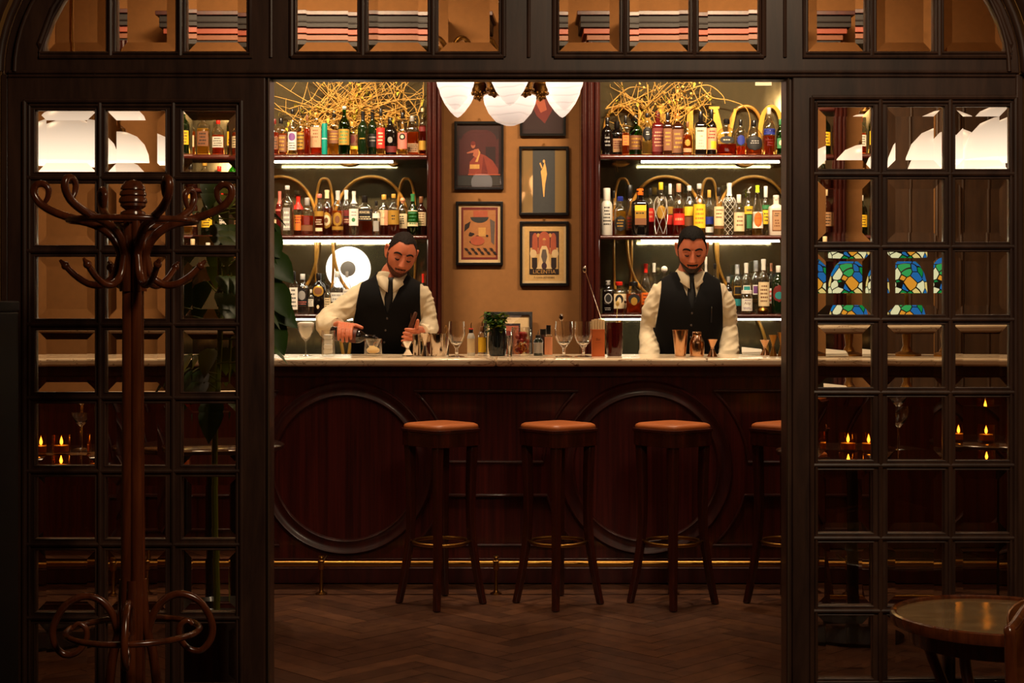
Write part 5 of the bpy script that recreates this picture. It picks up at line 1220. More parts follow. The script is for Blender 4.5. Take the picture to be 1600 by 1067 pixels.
def tiffany(px, Y, label):
    o = thing('stained_glass_lamp', label, 'table lamp', at(px, Y), group='stained glass lamps on the bar'); z0 = hpy(458, Y); z1 = hpy(402, Y); r = 0.098; hh = z1 - z0
    build('shade', MB().lathe([(r, z0 - .0), (r * 1.01, z0 + .016), (r * .98, z0 + hh * .3), (r * .86, z0 + hh * .55), (r * .64, z0 + hh * .78), (r * .34, z0 + hh * .95), (.012, z1)], n=40, cap0=False, cap1=False), m, o, ang=80)
    build('base', MB().lathe([(0.07, 0), (.072, .008), (.03, .022), (.016, .05), (.022, .10), (.012, .15), (.009, z0 + hh * .4), (.009, z1 + .004), (.016, z1 + .008), (.008, z1 + .024), (0.0005, z1 + .03)], n=24), brass_old, o)
tiffany(1326, 7.5, 'stained glass lamp on the bar behind the right door nearer the opening'); tiffany(1416, 7.5, 'stained glass lamp on the bar behind the right door farther from the opening')
# ================================================================ dried branches and gilt letters in the top bays
twig_m = P('dried_twig', (196, 146, 62), rough=0.6, var=0.3, bscale=20)
dleaf = P('dried_leaf', (186, 170, 52), rough=0.6, var=0.3, bscale=20)
def tangle(name, label, x0, x1, seeds, nb, hub):
    random.seed(seeds); mb = MB()
    zlo, zhi = SH[0] + 0.006, SH[0] + 0.50
    for k in range(nb):
        a = (WX(random.uniform(x0, x1), 9.36), random.uniform(9.31, 9.375), random.uniform(zlo + .12, zlo + .3)) if random.random() < .6 else (WX(random.uniform(x0, x1), 9.36), random.uniform(9.33, 9.375), zlo)
        h = random.choice(hub); b_ = (WX(h + random.uniform(-70, 70), 9.33), random.uniform(9.27, 9.37), WZ(random.uniform(88, 190), 9.33))
        if Vector(a).x < WX(x0, 9.36): continue
        md = [(a[i] + b_[i]) / 2 + random.uniform(-.05, .05) * (1 if i != 1 else .2) for i in range(3)]
        q1 = [(a[i] * .75 + b_[i] * .25) + random.uniform(-.03, .03) * (1 if i != 1 else .2) for i in range(3)]
        pts = cat([a, q1, md, b_], 5)
        pts = [Vector((min(max(p.x, WX(x0, 9.36)), WX(x1, 9.36)), min(max(p.y, 9.255), 9.395), p.z)) for p in pts]
        mb.tube(pts, [random.uniform(.0028, .0045), .0018], 6, 0)
        for q in range(random.randint(1, 4)):
            p = random.choice(pts); d = Vector((random.uniform(-1, 1), random.uniform(-.2, .2), random.uniform(-.3, 1))).normalized() * random.uniform(.05, .16)
            e2 = p + d; e2.x = min(max(e2.x, WX(x0, 9.36)), WX(x1, 9.36)); e2.y = min(max(e2.y, 9.26), 9.39)
            mb.tube([p, (p + e2) / 2 + Vector((0, 0, random.uniform(-.015, .015))), e2], [.0018, .0009], 5, 0)
            if random.random() < .45:
                for w in range(3): leafgeo(mb, e2 + Vector((random.uniform(-.02, .02), 0, random.uniform(-.02, .02))), (random.uniform(-1, 1), random.uniform(-.3, .1), random.uniform(-.8, .5)), .03, .009, m=1)
    o = build(name, mb, [twig_m, dleaf]); tag(o, label, 'dried branches'); o['kind'] = 'stuff'
    return o
tangle('dried_branches', 'tangle of dried yellow branches above the bottles left of the pictures', 428, 662, 2, 84, [450, 500, 540, 560, 600, 640])
tangle('dried_branches', 'tangle of dried branches with pale buds above the bottles right of the pictures', 952, 1110, 9, 38, [1000, 1040, 1060, 1075])
random.seed(4); mb = MB(); yb = 9.33
for pts in ([(1095, 135), (1112, 152), (1140, 157), (1165, 168), (1172, 190), (1168, 215)], [(1070, 142), (1105, 133), (1128, 148), (1133, 162)], [(948, 168), (975, 142), (990, 136), (1010, 138)], [(946, 170), (985, 158), (1035, 134)], [(969, 120), (979, 165)], [(1012, 132), (1015, 175), (1028, 150)]):
    mb.tube(cat([(WX(p[0], yb), yb, WZ(p[1], yb)) for p in pts], 6), [.0042, .002], 6)
for k in range(46):
    px, py = random.gauss(1050, 26), random.gauss(142, 16); c = (WX(px, yb), yb + random.uniform(-.03, .03), WZ(py, yb)); mb.ball(c, random.uniform(.004, .008), 8, 6, 1)
    an = random.uniform(0, 6.28); mb.tube([c, (c[0] + .05 * math.cos(an), c[1], c[2] + .05 * math.sin(an))], .0014, 5, 0)
o = build('budding_branches', mb, [twig_m, P('dried_bud', (236, 190, 100), rough=0.6)]); tag(o, 'long curved branches with a knot of buds arching over the gilt letters', 'dried branches'); o['kind'] = 'stuff'
gilt = P('gilt_letter', (206, 156, 60), rough=0.35, metal=0.6, var=0.2); gilt_e = P('gilt_edge', (240, 196, 96), rough=0.3, metal=0.4)
YG = 9.385
def letter(ch_, px0, px1, top, strokes, label):
    o = thing('gilt_letter', label, 'letter', (WX((px0 + px1) / 2, YG), YG, SH[0] + .0006), world=True, group='gilt letters on the right top shelf')
    mb = MB()
    for (ax, ay, bx_, by, w) in strokes:
        A = Vector((WX(ax, YG), 0, WZ(ay, YG))); B = Vector((WX(bx_, YG), 0, WZ(by, YG))); n_ = Vector((w / F * YG / 2, 0, 0)) if abs(by - ay) > 3 else Vector((0, 0, w / F * YG / 2))
        A.z = max(A.z, SH[0] + .001); B.z = max(B.z, SH[0] + .001)
        mb.prism([(A.x - n_.x, A.z - n_.z), (A.x + n_.x, A.z + n_.z), (B.x + n_.x, B.z + n_.z), (B.x - n_.x, B.z - n_.z)], YG - .010, YG + .004)
    return build('face', mb, gilt, o, bevel=.0015)
letter('N', 995, 1039, 168, [(1002, 170, 1002, 241, 10), (997, 169, 1010, 169, 4), (1004, 170, 1033, 241, 10), (1033, 168, 1033, 241, 8), (1026, 167, 1040, 167, 4)], 'gilt letter N nearest the pictures')
letter('I', 1060, 1086, 168, [(1078, 170, 1078, 241, 10), (1061, 169, 1090, 169, 5)], 'gilt letter I behind the small round amber bottle')
letter('V', 1107, 1150, 168, [(1115, 170, 1132, 241, 13), (1107, 168.5, 1124, 168.5, 4), (1149, 170, 1134, 241, 5)], 'gilt letter V behind the black cream label bottle')
mb = MB(); pts = []
lo = thing('gilt_letter', 'gilt letter O against the right door jamb', 'letter', (WX(1205, YG), YG, SH[0] + .0006), world=True, group='gilt letters on the right top shelf')
zc = WZ(205, YG); oo = el(WX(1205, YG), zc, .082, zc - SH[0] - .002, 40); ii = el(WX(1205, YG), zc, .050, zc - SH[0] - .022, 40)
build('face', slab2d(oo, [ii], YG - .010, YG + .004, bevel=.001), gilt, lo)
sg = thing('reflected_sign', 'white plate standing in for a reflected sign with a dark triangle above the gilt letters', 'sign', (WX(1193, 9.41), 9.418, WZ(126, 9.41)))  # plate put on the mirror in place of a reflection of the room
build('plate', MB().box(-.05, .05, -.004, 0, -.03, .03), P('sign_white', (200, 184, 150), rough=0.6), sg); build('triangle', MB().prism([(-.03, -.008), (.03, -.008), (0, .018)], -.006, -.0041), P('sign_brown', (92, 42, 28), rough=0.6), sg)

# ================================================================ candle-lit side tables behind the two door leaves
flame = EMIT('candle_flame', (255, 200, 104), 14.0); amber_gl = THIN('amber_votive', (255, 216, 150), refl=.7, base=.06)
def side_table(x, y, label, cands, wh):
    o = thing('side_table', label, 'table', (x, y, 0.001), group='small dark tables behind the door glass')
    build('table_top', MB().lathe([(.001, .715), (.285, .715), (.30, .722), (.30, .736), (.29, .742), (.001, .742)], n=48), P('dark_table_top', (58, 34, 24), rough=.18, coat=.5), o)
    build('column', MB().lathe([(.03, .03), (.024, .1), (.022, .66), (.05, .715)], n=20), black_paint, o)
    build('foot', MB().lathe([(.20, 0), (.20, .012), (.05, .034), (.03, .04)], n=32), black_paint, o)
    for i, (dx, dy, lb) in enumerate(cands):
        c = thing('candle_holder', lb, 'candle', (x + dx, y + dy, .7436), group='votive candles behind the door glass')
        build('glass', MB().lathe([(.0005, 0), (.03, 0), (.036, .01), (.036, .075), (.034, .075), (.033, .012), (.0005, .01)], n=24), amber_gl, c)
        build('candle', MB().lathe([(.0005, .0105), (.028, .0105), (.028, .034), (.0005, .034)], n=20), P('wax', (240, 210, 160), rough=.5), c)
        build('flame', MB().lathe([(.0005, .036), (.005, .042), (.006, .049), (.003, .06), (.0005, .068)], n=12), flame, c)
    for dx, dy, lb in wh:
        w_ = thing('wine_glass', lb, 'glass', (x + dx, y + dy, .7436), group='wine glasses behind the door glass')
        build('glass', MB().lathe([(.0005, 0), (.034, 0), (.033, .002), (.005, .007), (.0035, .09), (.02, .105), (.038, .135), (.038, .165), (.031, .205), (.0295, .205), (.0365, .165), (.0365, .136), (.018, .108), (.0005, .1)], n=26), clear_glass, w_)
side_table(WX(60, 6.0), 6.0, 'small dark table with two candles behind the left door', [(.12, -.1, 'amber candle glass nearest the left wall behind the left door'), (.24, -.02, 'amber candle glass at the table edge behind the coat stand')], [(.14, .1, 'wine glass between two candles behind the left door')])
side_table(WX(330, 6.35), 6.35, 'small dark table with one candle behind the left door near the opening', [(-.1, -.08, 'amber candle glass behind the left door near the leafy vine')], [(.14, .0, 'wine glass behind the left door near the leafy vine')])
side_table(WX(1332, 6.1), 6.1, 'small dark table behind the right door near the opening', [(-.04, -.1, 'amber candle glass behind the right door, left one of the pair'), (.03, -.2, 'amber candle glass behind the right door, lower one of the pair')], [(.17, -.05, 'wine glass beside the pair of candles behind the right door')])
side_table(WX(1566, 6.5), 6.5, 'small dark table with one candle near the right wall', [(-.1, -.1, 'amber candle glass near the right wall panelling')], [(-.2, .04, 'wine glass near the right wall panelling')])
# ================================================================ front room: coat stand
bent = WOOD('bentwood', (72, 32, 16), (124, 62, 32), (20, 20, 2), rough=0.22, coat=0.6, bump=0.02)
YS = 4.36; SC = F / YS
def cz(py): return EYE - (py - HY) / SC
cs = thing('coat_stand', 'dark bentwood coat stand with curled hooks before the left glazed door', 'coat stand', (WX(208, YS), YS, ZF), world=True)
x0 = WX(208, YS)
post = MB()
for k in range(4):
    a = R(45 + 90 * k); dx, dy = .0175 * math.cos(a), .0175 * math.sin(a)
    post.tube([(x0 + dx * 1.25, YS + dy * 1.25, ZF + .30), (x0 + dx * 1.15, YS + dy * 1.15, cz(900)), (x0 + dx, YS + dy, cz(700)), (x0 + dx, YS + dy, cz(440)), (x0 + dx * .9, YS + dy * .9, cz(345))], [.0175, .0175, .0165, .0155, .014], 12)
post.tube([(x0, YS, ZF + .3), (x0, YS, cz(340))], .013, 8)
build('post', post, bent, cs)
fin = MB().lathe([(.0005, cz(281)), (.02, cz(283)), (.033, cz(291)), (.035, cz(296)), (.031, cz(297)), (.036, cz(300)), (.038, cz(305)), (.034, cz(307)), (.039, cz(311)), (.040, cz(316)), (.035, cz(318)), (.036, cz(322)), (.03, cz(325)), (.022, cz(328)), (.034, cz(331)), (.036, cz(335)), (.022, cz(338)), (.026, cz(346))], (x0, YS, 0), 28)
build('finial', fin, bent, cs)
build('crown_ring', MB().torus((x0, YS, cz(345)), .178, .0085, 56, 10), bent, cs)
fin2 = MB()
for k in range(3):
    a = R(30 + 60 * k); fin2.tube([(x0 - .178 * math.cos(a), YS - .178 * math.sin(a), cz(345)), (x0 + .178 * math.cos(a), YS + .178 * math.sin(a), cz(345))], .006, 8)
build('crown_spokes', fin2, bent, cs)
def radial(profile, a, k=6): return cat([(x0 + r * math.cos(a), YS + r * math.sin(a), z) for r, z in profile], k)
for k in range(6):
    a = R(4 + 60 * k)
    up = [(.026, cz(455)), (.030, cz(420)), (.038, cz(392)), (.062, cz(368)), (.105, cz(352)), (.160, cz(343)), (.215, cz(333)), (.256, cz(320)), (.276, cz(304)), (.272, cz(291)), (.252, cz(288)), (.236, cz(296)), (.238, cz(309)), (.247, cz(317))]
    build('hook_arm', MB().tube(radial(up, a), [.0125, .0125, .0125, .012, .0115, .011, .010, .0085, .006], 10), bent, cs)
    dn = [(.028, cz(378)), (.038, cz(402)), (.052, cz(430)), (.082, cz(444)), (.120, cz(444)), (.158, cz(432)), (.186, cz(417))]
    m_ = MB().tube(radial(dn, a + R(0)), [.011, .011, .011, .0105, .0095, .0085], 10)
    e_ = radial(dn, a)[-1]; d_ = (e_ - radial(dn, a)[-3]).normalized()
    m_.ball(tuple(e_ + d_ * .004), (.012, .012, .012), 12, 8); m_.tube([e_, e_ + d_ * .026], [.011, .004], 10)
    build('lower_hook', m_, bent, cs)
for k in range(4):
    a = R(8 + 90 * k)
    leg = [(.024, cz(905)), (.030, cz(952)), (.042, cz(995)), (.060, cz(1040)), (.10, ZF + .17), (.17, ZF + .075), (.24, ZF + .016), (.275, ZF + .014)]
    build('leg', MB().tube(radial(leg, a), [.0145, .0145, .014, .014, .014, .013], 10), bent, cs)
    sp = [(.040, cz(992)), (.058, cz(958)), (.092, cz(936)), (.138, cz(930)), (.188, cz(944)), (.219, cz(975)), (.217, cz(1001)), (.190, cz(1019)), (.155, cz(1016)), (.130, cz(998)), (.130, cz(980)), (.150, cz(972)), (.166, cz(978))]
    build('scroll', MB().tube(radial(sp, a), [.0115, .011, .0105, .0105, .010, .009, .008, .0065], 10), bent, cs)
build('umbrella_ring', MB().torus((x0, YS, cz(985)), .185, .009, 56, 10), bent, cs)
# ================================================================ round bistro table at right
YT = 4.33; xt = WX(1556, YT); zt_ = WZ(962, YT); r = .287
tb = thing('round_table', 'small round wooden table with raised rim before the right glazed door', 'table', (xt, YT, ZF), world=True)
topm = WOOD('table_veneer', (150, 118, 80), (190, 156, 110), (4, 18, 18), rough=0.16, coat=0.7, bump=0.02)
build('table_top', MB().lathe([(.001, zt_ - .02), (r - .01, zt_ - .02), (r - .01, zt_ - .004), (.001, zt_ - .004)], (xt, YT, 0), 64), topm, tb)
rim = MB().lathe([(r - .014, zt_ - .024), (r, zt_ - .026), (r + .004, zt_ - .012), (r + .002, zt_ + .004), (r - .006, zt_ + .007), (r - .014, zt_ + .003)], (xt, YT, 0), 64, cap0=False, cap1=False)
rim.rings([[(xt + (r - .014) * math.cos(t * .0982), YT + (r - .014) * math.sin(t * .0982), z) for t in range(64)] for z in (zt_ + .003, zt_ - .024)], cap0=False, cap1=False)
build('rim', rim, bent, tb)
build('apron', MB().lathe([(r - .06, zt_ - .075), (r - .05, zt_ - .078), (r - .045, zt_ - .026), (r - .06, zt_ - .026)], (xt, YT, 0), 56), bent, tb)
for k in range(4):
    a = R(50 + 90 * k)
    pts = cat([(xt + q * math.cos(a), YT + q * math.sin(a), z) for q, z in ((.215, zt_ - .04), (.20, zt_ - .12), (.13, zt_ - .28), (.10, zt_ - .42), (.14, ZF + .14), (.22, ZF + .014))], 5)
    build('leg', MB().tube(pts, [.016, .016, .015, .014], 10), bent, tb)
build('stretcher_ring', MB().torus((xt, YT, ZF + .30), .095, .009, 40, 10), bent, tb)
# ================================================================ bentwood chair cut by the frame edge
YH_ = 3.72; xc = WX(1702, YH_)
chr_ = thing('bentwood_chair', 'bentwood chair with curved wooden back cut off at the right frame edge', 'chair', (xc, YH_, ZF), world=True)
zsat = ZF + .46; zb = WZ(985, YH_); w = xc - WX(1583, YH_)
build('seat', MB().lathe([(.001, zsat - .02), (.19, zsat - .022), (.205, zsat - .01), (.20, zsat + .004), (.15, zsat + .0), (.001, zsat - .002)], (xc, YH_, 0), 40), bent, chr_)
back = MB()
loop = cat([(xc - .17, YH_ + .10, zsat - .02), (xc - w * .97, YH_ + .03, zsat + .10), (xc - w, YH_ + .02, zb - .03), (xc - w * .9, YH_ + .05, zb), (xc, YH_ + .24, zb + .05), (xc + w * .9, YH_ + .05, zb), (xc + w, YH_ + .02, zb - .03), (xc + w * .97, YH_ + .03, zsat + .10), (xc + .17, YH_ + .10, zsat - .02)], 6)
back.tube(loop, .0145, 12); build('back_hoop', back, bent, chr_)
pan_ = MB(); rs = []
for k in range(17):
    t = math.pi * (k / 16); x = xc - w * .93 * math.cos(t); y = YH_ + .05 + .19 * math.sin(t)
    rs.append([(x, y - .006, zsat + .04), (x, y + .006, zsat + .04), (x, y + .006, zb - .01 + .05 * math.sin(t)), (x, y - .006, zb - .01 + .05 * math.sin(t))])
pan_.rings(rs); build('back_panel', pan_, WOOD('chair_veneer', (120, 66, 30), (170, 104, 52), (3, 3, 14), rough=0.3, coat=0.4), chr_, ang=50)
for sx_, sy_ in ((-1, -1), (1, -1), (-1, 1), (1, 1)):
    build('leg', MB().tube(cat([(xc + sx_ * .15, YH_ + sy_ * .13, zsat - .02), (xc + sx_ * .165, YH_ + sy_ * .15, ZF + .2), (xc + sx_ * .19, YH_ + sy_ * .19, ZF + .012)], 4), [.017, .015, .012], 10), bent, chr_)
build('leg_hoop', MB().torus((xc, YH_, ZF + .22), .155, .009, 40, 8), bent, chr_)
# ================================================================ dark cabinet at the left edge
YK = 3.9
kb = thing('dark_cabinet', 'tall black wooden cabinet at the left frame edge', 'cabinet', (WX(-60, YK), YK, ZF), world=True)
xa, xb = WX(-190, YK), WX(31, YK + .43); zt_ = WZ(470, YK)
cabm = P('black_cabinet', (14, 9, 8), rough=0.6)
build('body', MB().box(xa, xb, YK, YK + .42, ZF, zt_ - .03), cabm, kb, bevel=.004); build('top', MB().box(xa - .01, xb + .0, YK - .012, YK + .43, zt_ - .03, zt_), cabm, kb, bevel=.004)
dd = build('door', MB().box(xa + .02, xb - .02, YK - .02, YK - .001, ZF + .08, zt_ - .06), cabm, kb, bevel=.004)
for py in (662, 716): build('knob', MB().ball((WX(-30, YK), YK - .03, WZ(py, YK)), .006, 12, 8), P('bone_knob', (170, 160, 150), rough=0.4), dd)
# ================================================================ leafy plant behind the left door
pot = thing('potted_vine', 'tall leafy green vine plant standing behind the left door edge', 'plant', (WX(340, 5.3), 5.3, 0.001), world=True)
px_, py_ = WX(340, 5.3), 5.3
build('pot', MB().lathe([(.001, 0.001), (.12, 0.001), (.15, .26), (.16, .28), (.145, .285), (.13, .25), (.001, .25)], (px_, py_, 0), 32), P('glazed_pot', (52, 44, 38), rough=0.35, coat=0.3), pot)
vl = P('vine_leaf', (58, 88, 26), rough=0.4, var=0.35, bscale=14); vp = P('vine_leaf_pale', (120, 128, 40), rough=0.4, var=0.2, bscale=14)
random.seed(17); st = MB(); lv = MB()
st.tube(cat([(px_, py_, .24), (px_ - .01, py_, .8), (px_ + .01, py_ + .01, 1.3), (px_ - .01, py_, 1.72)], 6), [.012, .008], 8)
for k in range(46):
    z = random.uniform(.95, 1.72); a = random.uniform(0, 6.28); ln = random.uniform(.05, .13); c = Vector((px_, py_, z)); e_ = c + Vector((ln * math.cos(a), ln * math.sin(a), random.uniform(-.02, .06)))
    if e_.y < YD + .35: e_.y = YD + .35
    st.tube([c, e_], .0025, 6); leafgeo(lv, e_, (math.cos(a), math.sin(a), random.uniform(-.9, -.1)), random.uniform(.10, .17), random.uniform(.03, .048), m=random.choice([0, 0, 0, 1]), curl=.35)
for (tx, z1, z2) in ((420, 462, 520), (424, 366, 402), (428, 396, 446), (432, 440, 492), (424, 495, 548), (416, 350, 385), (418, 430, 470), (414, 404, 440)):
    c = (WX(tx - 8, py_), py_ + random.uniform(-.05, .05), WZ(z1, py_)); st.tube([(px_, py_, WZ(z1, py_) + .02), c], .0025, 6); leafgeo(lv, c, (random.uniform(.35, .9), -.15, -.8), (z2 - z1) / F * py_ * 1.25, .046, up=(.1, -1, .3), m=0, curl=.15)
pts = cat([(px_, py_, 1.0), (WX(418, py_), py_ - .02, .97), (WX(424, py_), py_ - .02, .85), (WX(421, py_), py_ - .02, .7), (WX(424, py_), py_ - .02, .62)], 6); st.tube(pts, .003, 6)
for py in (575, 590, 632, 650, 668, 682): leafgeo(lv, (WX(421, py_), py_ - .02, WZ(py, py_)), (.5, -.2, -.8), .05, .010, m=1)
build('stems', st, vp, pot); build('leaves', lv, [vl, vp], pot)
# ================================================================ the two bartenders
def remesh(mb, voxel, smooth=2, name='tmp'):
    me = bpy.data.meshes.new(name); me.from_pydata(mb.v, [], mb.f)
    bm = bmesh.new(); bm.from_mesh(me); bmesh.ops.recalc_face_normals(bm, faces=bm.faces); bm.to_mesh(me); bm.free()
    ob = bpy.data.objects.new(name, me); COL.objects.link(ob)
    md = ob.modifiers.new('r', 'REMESH'); md.mode = 'VOXEL'; md.voxel_size = voxel; md.use_smooth_shade = True
    if smooth:
        sm = ob.modifiers.new('s', 'SMOOTH'); sm.factor = 0.5; sm.iterations = smooth
    dg = bpy.context.evaluated_depsgraph_get(); dg.update()
    out = bpy.data.meshes.new_from_object(ob.evaluated_get(dg))
    bpy.data.objects.remove(ob); bpy.data.meshes.remove(me)
    return out
def mesh_obj(name, me, mat, parent=None, loc=None):
    me.name = name; me.materials.clear(); me.materials.append(mat)
    me.polygons.foreach_set('use_smooth', [True] * len(me.polygons))
    o = bpy.data.objects.new(name, me); link(o, parent)
    if loc: o.location = loc
    return o
def gs(d2, s): return math.exp(-d2 / (2 * s * s))
HN, HK = 112, 84
def head_point(i, j):
    """point of the head surface; i round the head (0 = face), j from under the chin to the crown"""
    ph = 2 * math.pi * i / HN; t = -math.pi / 2 + math.pi * j / HK
    ux, uy, uz = math.cos(t) * math.sin(ph), -math.cos(t) * math.cos(ph), math.sin(t)
    x, y, z = .0755 * ux, .097 * uy, .118 * uz
    q = 1.12
    if abs(uz) < .999:                                  # slightly boxy in plan
        x *= 1 + .05 * abs(math.sin(2 * ph)) * math.cos(t)
    if z > 0:
        kb = 1 + .20 * uz ** 2 * (1 - uz ** 4); x *= kb; y *= kb; z *= .975
    if z < 0:
        k = -z / .118
        x *= 1 - .21 * k ** 2.0
        if y > 0: y *= 1 - .38 * k
        else: y *= 1 + .06 * k
    fr = max(0.0, -uy)                                   # how much it faces forward
    if y < 0: y = -(abs(y) ** 1.0) * (1 - .05 * fr ** 4)
    f2 = 1.0 if uy < 0 else 0.0
    if f2:
        y += -.004 * gs((abs(x) - .028) ** 2 / 2.2 + (z - .024) ** 2, .011)           # brow ridge
        y += .0115 * gs((abs(x) - .031) ** 2 * .75 + (z - .004) ** 2, .0105)             # eye sockets
        y += .004 * gs((x) ** 2 + (z - .012) ** 2, .010)                                # root of the nose
        nz = max(0.0, min(1.0, (.016 - z) / .052)) if z > -.045 else max(0.0, 1 - (-.045 - z) / .006)
        y += -(.006 + .017 * nz ** 1.2) * math.exp(-(x / (.0085 + .0068 * nz)) ** 2) * (1 if -.05 < z < .02 else 0) * (1 if z > -.038 else max(0, 1 - (-.038 - z) / .010))
        y += -.006 * gs((abs(x) - .0125) ** 2 + (z + .036) ** 2, .0055)                  # nostril wings
        y += -.005 * gs((abs(x) - .046) ** 2 + (z + .014) ** 2, .015)                    # cheekbones
        y += .0015 * gs((abs(x) - .040) ** 2 + (z + .052) ** 2, .014)                     # hollow cheeks
        y += -.0065 * math.exp(-(x / .021) ** 2) * (math.exp(-((z + .0585) / .0045) ** 2) + 1.15 * math.exp(-((z + .0705) / .0052) ** 2))   # lips
        y += .0035 * math.exp(-(x / .019) ** 2) * math.exp(-((z + .0645) / .0022) ** 2)  # parting of the lips
        y += -.0065 * gs((x * .7) ** 2 + (z + .098) ** 2, .0135)                         # chin
        y += .003 * gs(x ** 2 + (z + .082) ** 2, .008)
    return Vector((x, y, z)), ph, uz
HEADP = [[head_point(i, j) for i in range(HN)] for j in range(HK + 1)]
def head_mb(M):
    mb = MB(); mb.rings([[M @ HEADP[j][i][0] for i in range(HN)] for j in range(HK + 1)])
    for s in (-1, 1):
        mb.ball((0, 0, 0), (1, 1, 1), 4, 3) if False else None
        e = MB(); e.ball((s * .0285 + s * .0025, -.0760, .003), (.0135, .0125, .0125), 18, 12)                      # lidded eye
        er = MB()                                                                                                  # ear: rim and lobe
        er.tube(cat([(s * .070, -.004, .020), (s * .082, .004, .034), (s * .087, .020, .030), (s * .086, .026, .008), (s * .079, .012, -.022), (s * .071, -.002, -.028)], 5), [.0055, .0065, .007, .007, .0065, .005], 8)
        er.ball((s * .076, .010, .004), (.006, .018, .028), 14, 10)
        for p in (e, er): mb.add([M @ Vector(q) for q in p.v], p.f)
    return mb
def head_patch(M, pred, off, name, mat, parent, noise_amp=0.0, nf=90):
    """hair, beard: a layer grown off the part of the head where pred says so"""
    vid = {}; vs = []; fs = []
    def nrm(j, i):
        a = HEADP[j][(i + 1) % HN][0] - HEADP[j][(i - 1) % HN][0]; b_ = HEADP[min(j + 1, HK)][i][0] - HEADP[max(j - 1, 0)][i][0]
        n_ = a.cross(b_)
        if n_.length < 1e-12: return Vector((0, 0, 1 if j > HK / 2 else -1))
        n_.normalize()
        if n_.dot(HEADP[j][i][0]) < 0: n_ = -n_
        return n_
    def get(j, i, k):
        key = (j, i, k)
        if key not in vid:
            p, ph, uz = HEADP[j][i]; d = off(p, ph) if k else -0.001
            if k and noise_amp: d += noise_amp * noise.noise(p * nf)
            vid[key] = len(vs); vs.append(M @ (p + nrm(j, i) * d))
        return vid[key]
    sel = set()
    for j in range(HK):
        for i in range(HN):
            c = (HEADP[j][i][0] + HEADP[j + 1][(i + 1) % HN][0]) / 2; ph = HEADP[j][i][1]
            if ph > math.pi: ph -= 2 * math.pi
            if pred(c, abs(ph)): sel.add((j, i))
    for (j, i) in sel:
        i2 = (i + 1) % HN
        fs.append((get(j, i, 1), get(j, i2, 1), get(j + 1, i2, 1), get(j + 1, i, 1)))
        for (dj, di, e0, e1) in ((-1, 0, (j, i), (j, i2)), (1, 0, (j + 1, i2), (j + 1, i)), (0, -1, (j + 1, i), (j, i)), (0, 1, (j, i2), (j + 1, i2))):
            if (j + dj, (i + di) % HN) not in sel: fs.append((get(*e0, 1), get(*e0, 0), get(*e1, 0), get(*e1, 1)))
    mb = MB(); mb.add(vs, fs); return build(name, mb, mat, parent, ang=80)
def grip(mb, c, a, u, f, Rg, wrist, start=92, end=-40, sp=.0205, n=4, thumb=1, rf=.0082):
    """a hand closing round a bar through c along a: knuckles on the u side, fingers passing the f side"""
    c, a, u, f, w = Vector(c), Vector(a).normalized(), Vector(u).normalized(), Vector(f).normalized(), Vector(wrist)
    ends = [end + 10, end - 6, end, end + 26]
    for k in range(n):
        o_ = (k - 1.5) * sp
        def pol(th, r): return c + a * o_ + (f * math.cos(R(th)) + u * math.sin(R(th))) * r
        kn = pol(start, Rg + .017)
        mb.tube(cat([w + a * o_ * .45, (w * .5 + kn * .5) + a * o_ * .15 + u * .003, kn], 4), [.015, .0135, .0115], 12)
        ths = [start + (ends[k] - start) * q / 7 for q in range(8)]
        mb.tube([kn] + [pol(th, Rg + .0088) for th in ths[1:]], [.0112, .0098, .0092, .0095, .0088, .0086, .0080, .0070], 12)
        mb.ball(tuple(pol(ths[-1], Rg + .0088)), .0072, 10, 8)
        mb.ball(tuple(pol(ths[3], Rg + .0098)), .0094, 10, 8)
    if thumb:
        t0 = w + a * .016 * thumb
        tp = [t0, c + a * .042 * thumb + u * (Rg + .016) - f * .012, c + a * .064 * thumb + u * (Rg + .013) + f * .004, c + a * .082 * thumb + u * (Rg + .009) + f * .016]
        mb.tube(cat(tp, 4), [.015, .0135, .0112, .0105, .0085], 12); mb.ball(tuple(tp[-1]), .0086, 10, 8)
    mb.ball(tuple(w), (.026, .026, .022), 16, 10)
skin = P('skin', (206, 118, 84), rough=0.48, var=0.08, bscale=120, sss=0.12)
shirt_m = P('white_shirt', (226, 208, 176), rough=0.8, bump=0.55, bscale=26)
vest_m = P('black_vest', (9, 7, 8), rough=0.85, spec=0.25, bump=0.2, bscale=700)
tie_m = P('black_tie', (9, 8, 9), rough=0.6, bump=0.2, bscale=500)
trouser_m = P('black_trousers', (18, 16, 17), rough=0.85)
shoe_m = P('black_shoe', (12, 10, 10), rough=0.3, coat=0.3)
hair_dark = P('dark_hair', (13, 8, 6), spec=0.2, rough=0.7, var=0.4, bscale=300, bump=0.6)
hair_grey = P('short_hair', (26, 16, 12), spec=0.2, rough=0.75, var=0.4, bscale=300, bump=0.6)
def stubble(name, rgb, cover, sc=420):
    m, nt, out = newmat(name); b = N(nt, 'ShaderNodeBsdfPrincipled', Roughness=0.65); b.inputs['Base Color'].default_value = lin(rgb)
    t = N(nt, 'ShaderNodeBsdfTransparent'); tc = N(nt, 'ShaderNodeTexCoord'); nz = N(nt, 'ShaderNodeTexNoise', Scale=sc, Detail=2.0)
    mr = N(nt, 'ShaderNodeMapRange'); mr.inputs['From Min'].default_value = .33 + cover * .35; mr.inputs['From Max'].default_value = .47 + cover * .35
    nt.links.new(tc.outputs['Object'], nz.inputs['Vector']); nt.links.new(nz.outputs['Fac'], mr.inputs['Value'])
    mx = N(nt, 'ShaderNodeMixShader'); nt.links.new(mr.outputs[0], mx.inputs[0]); nt.links.new(t.outputs[0], mx.inputs[2]); nt.links.new(b.outputs[0], mx.inputs[1]); nt.links.new(mx.outputs[0], out.inputs[0]); return m
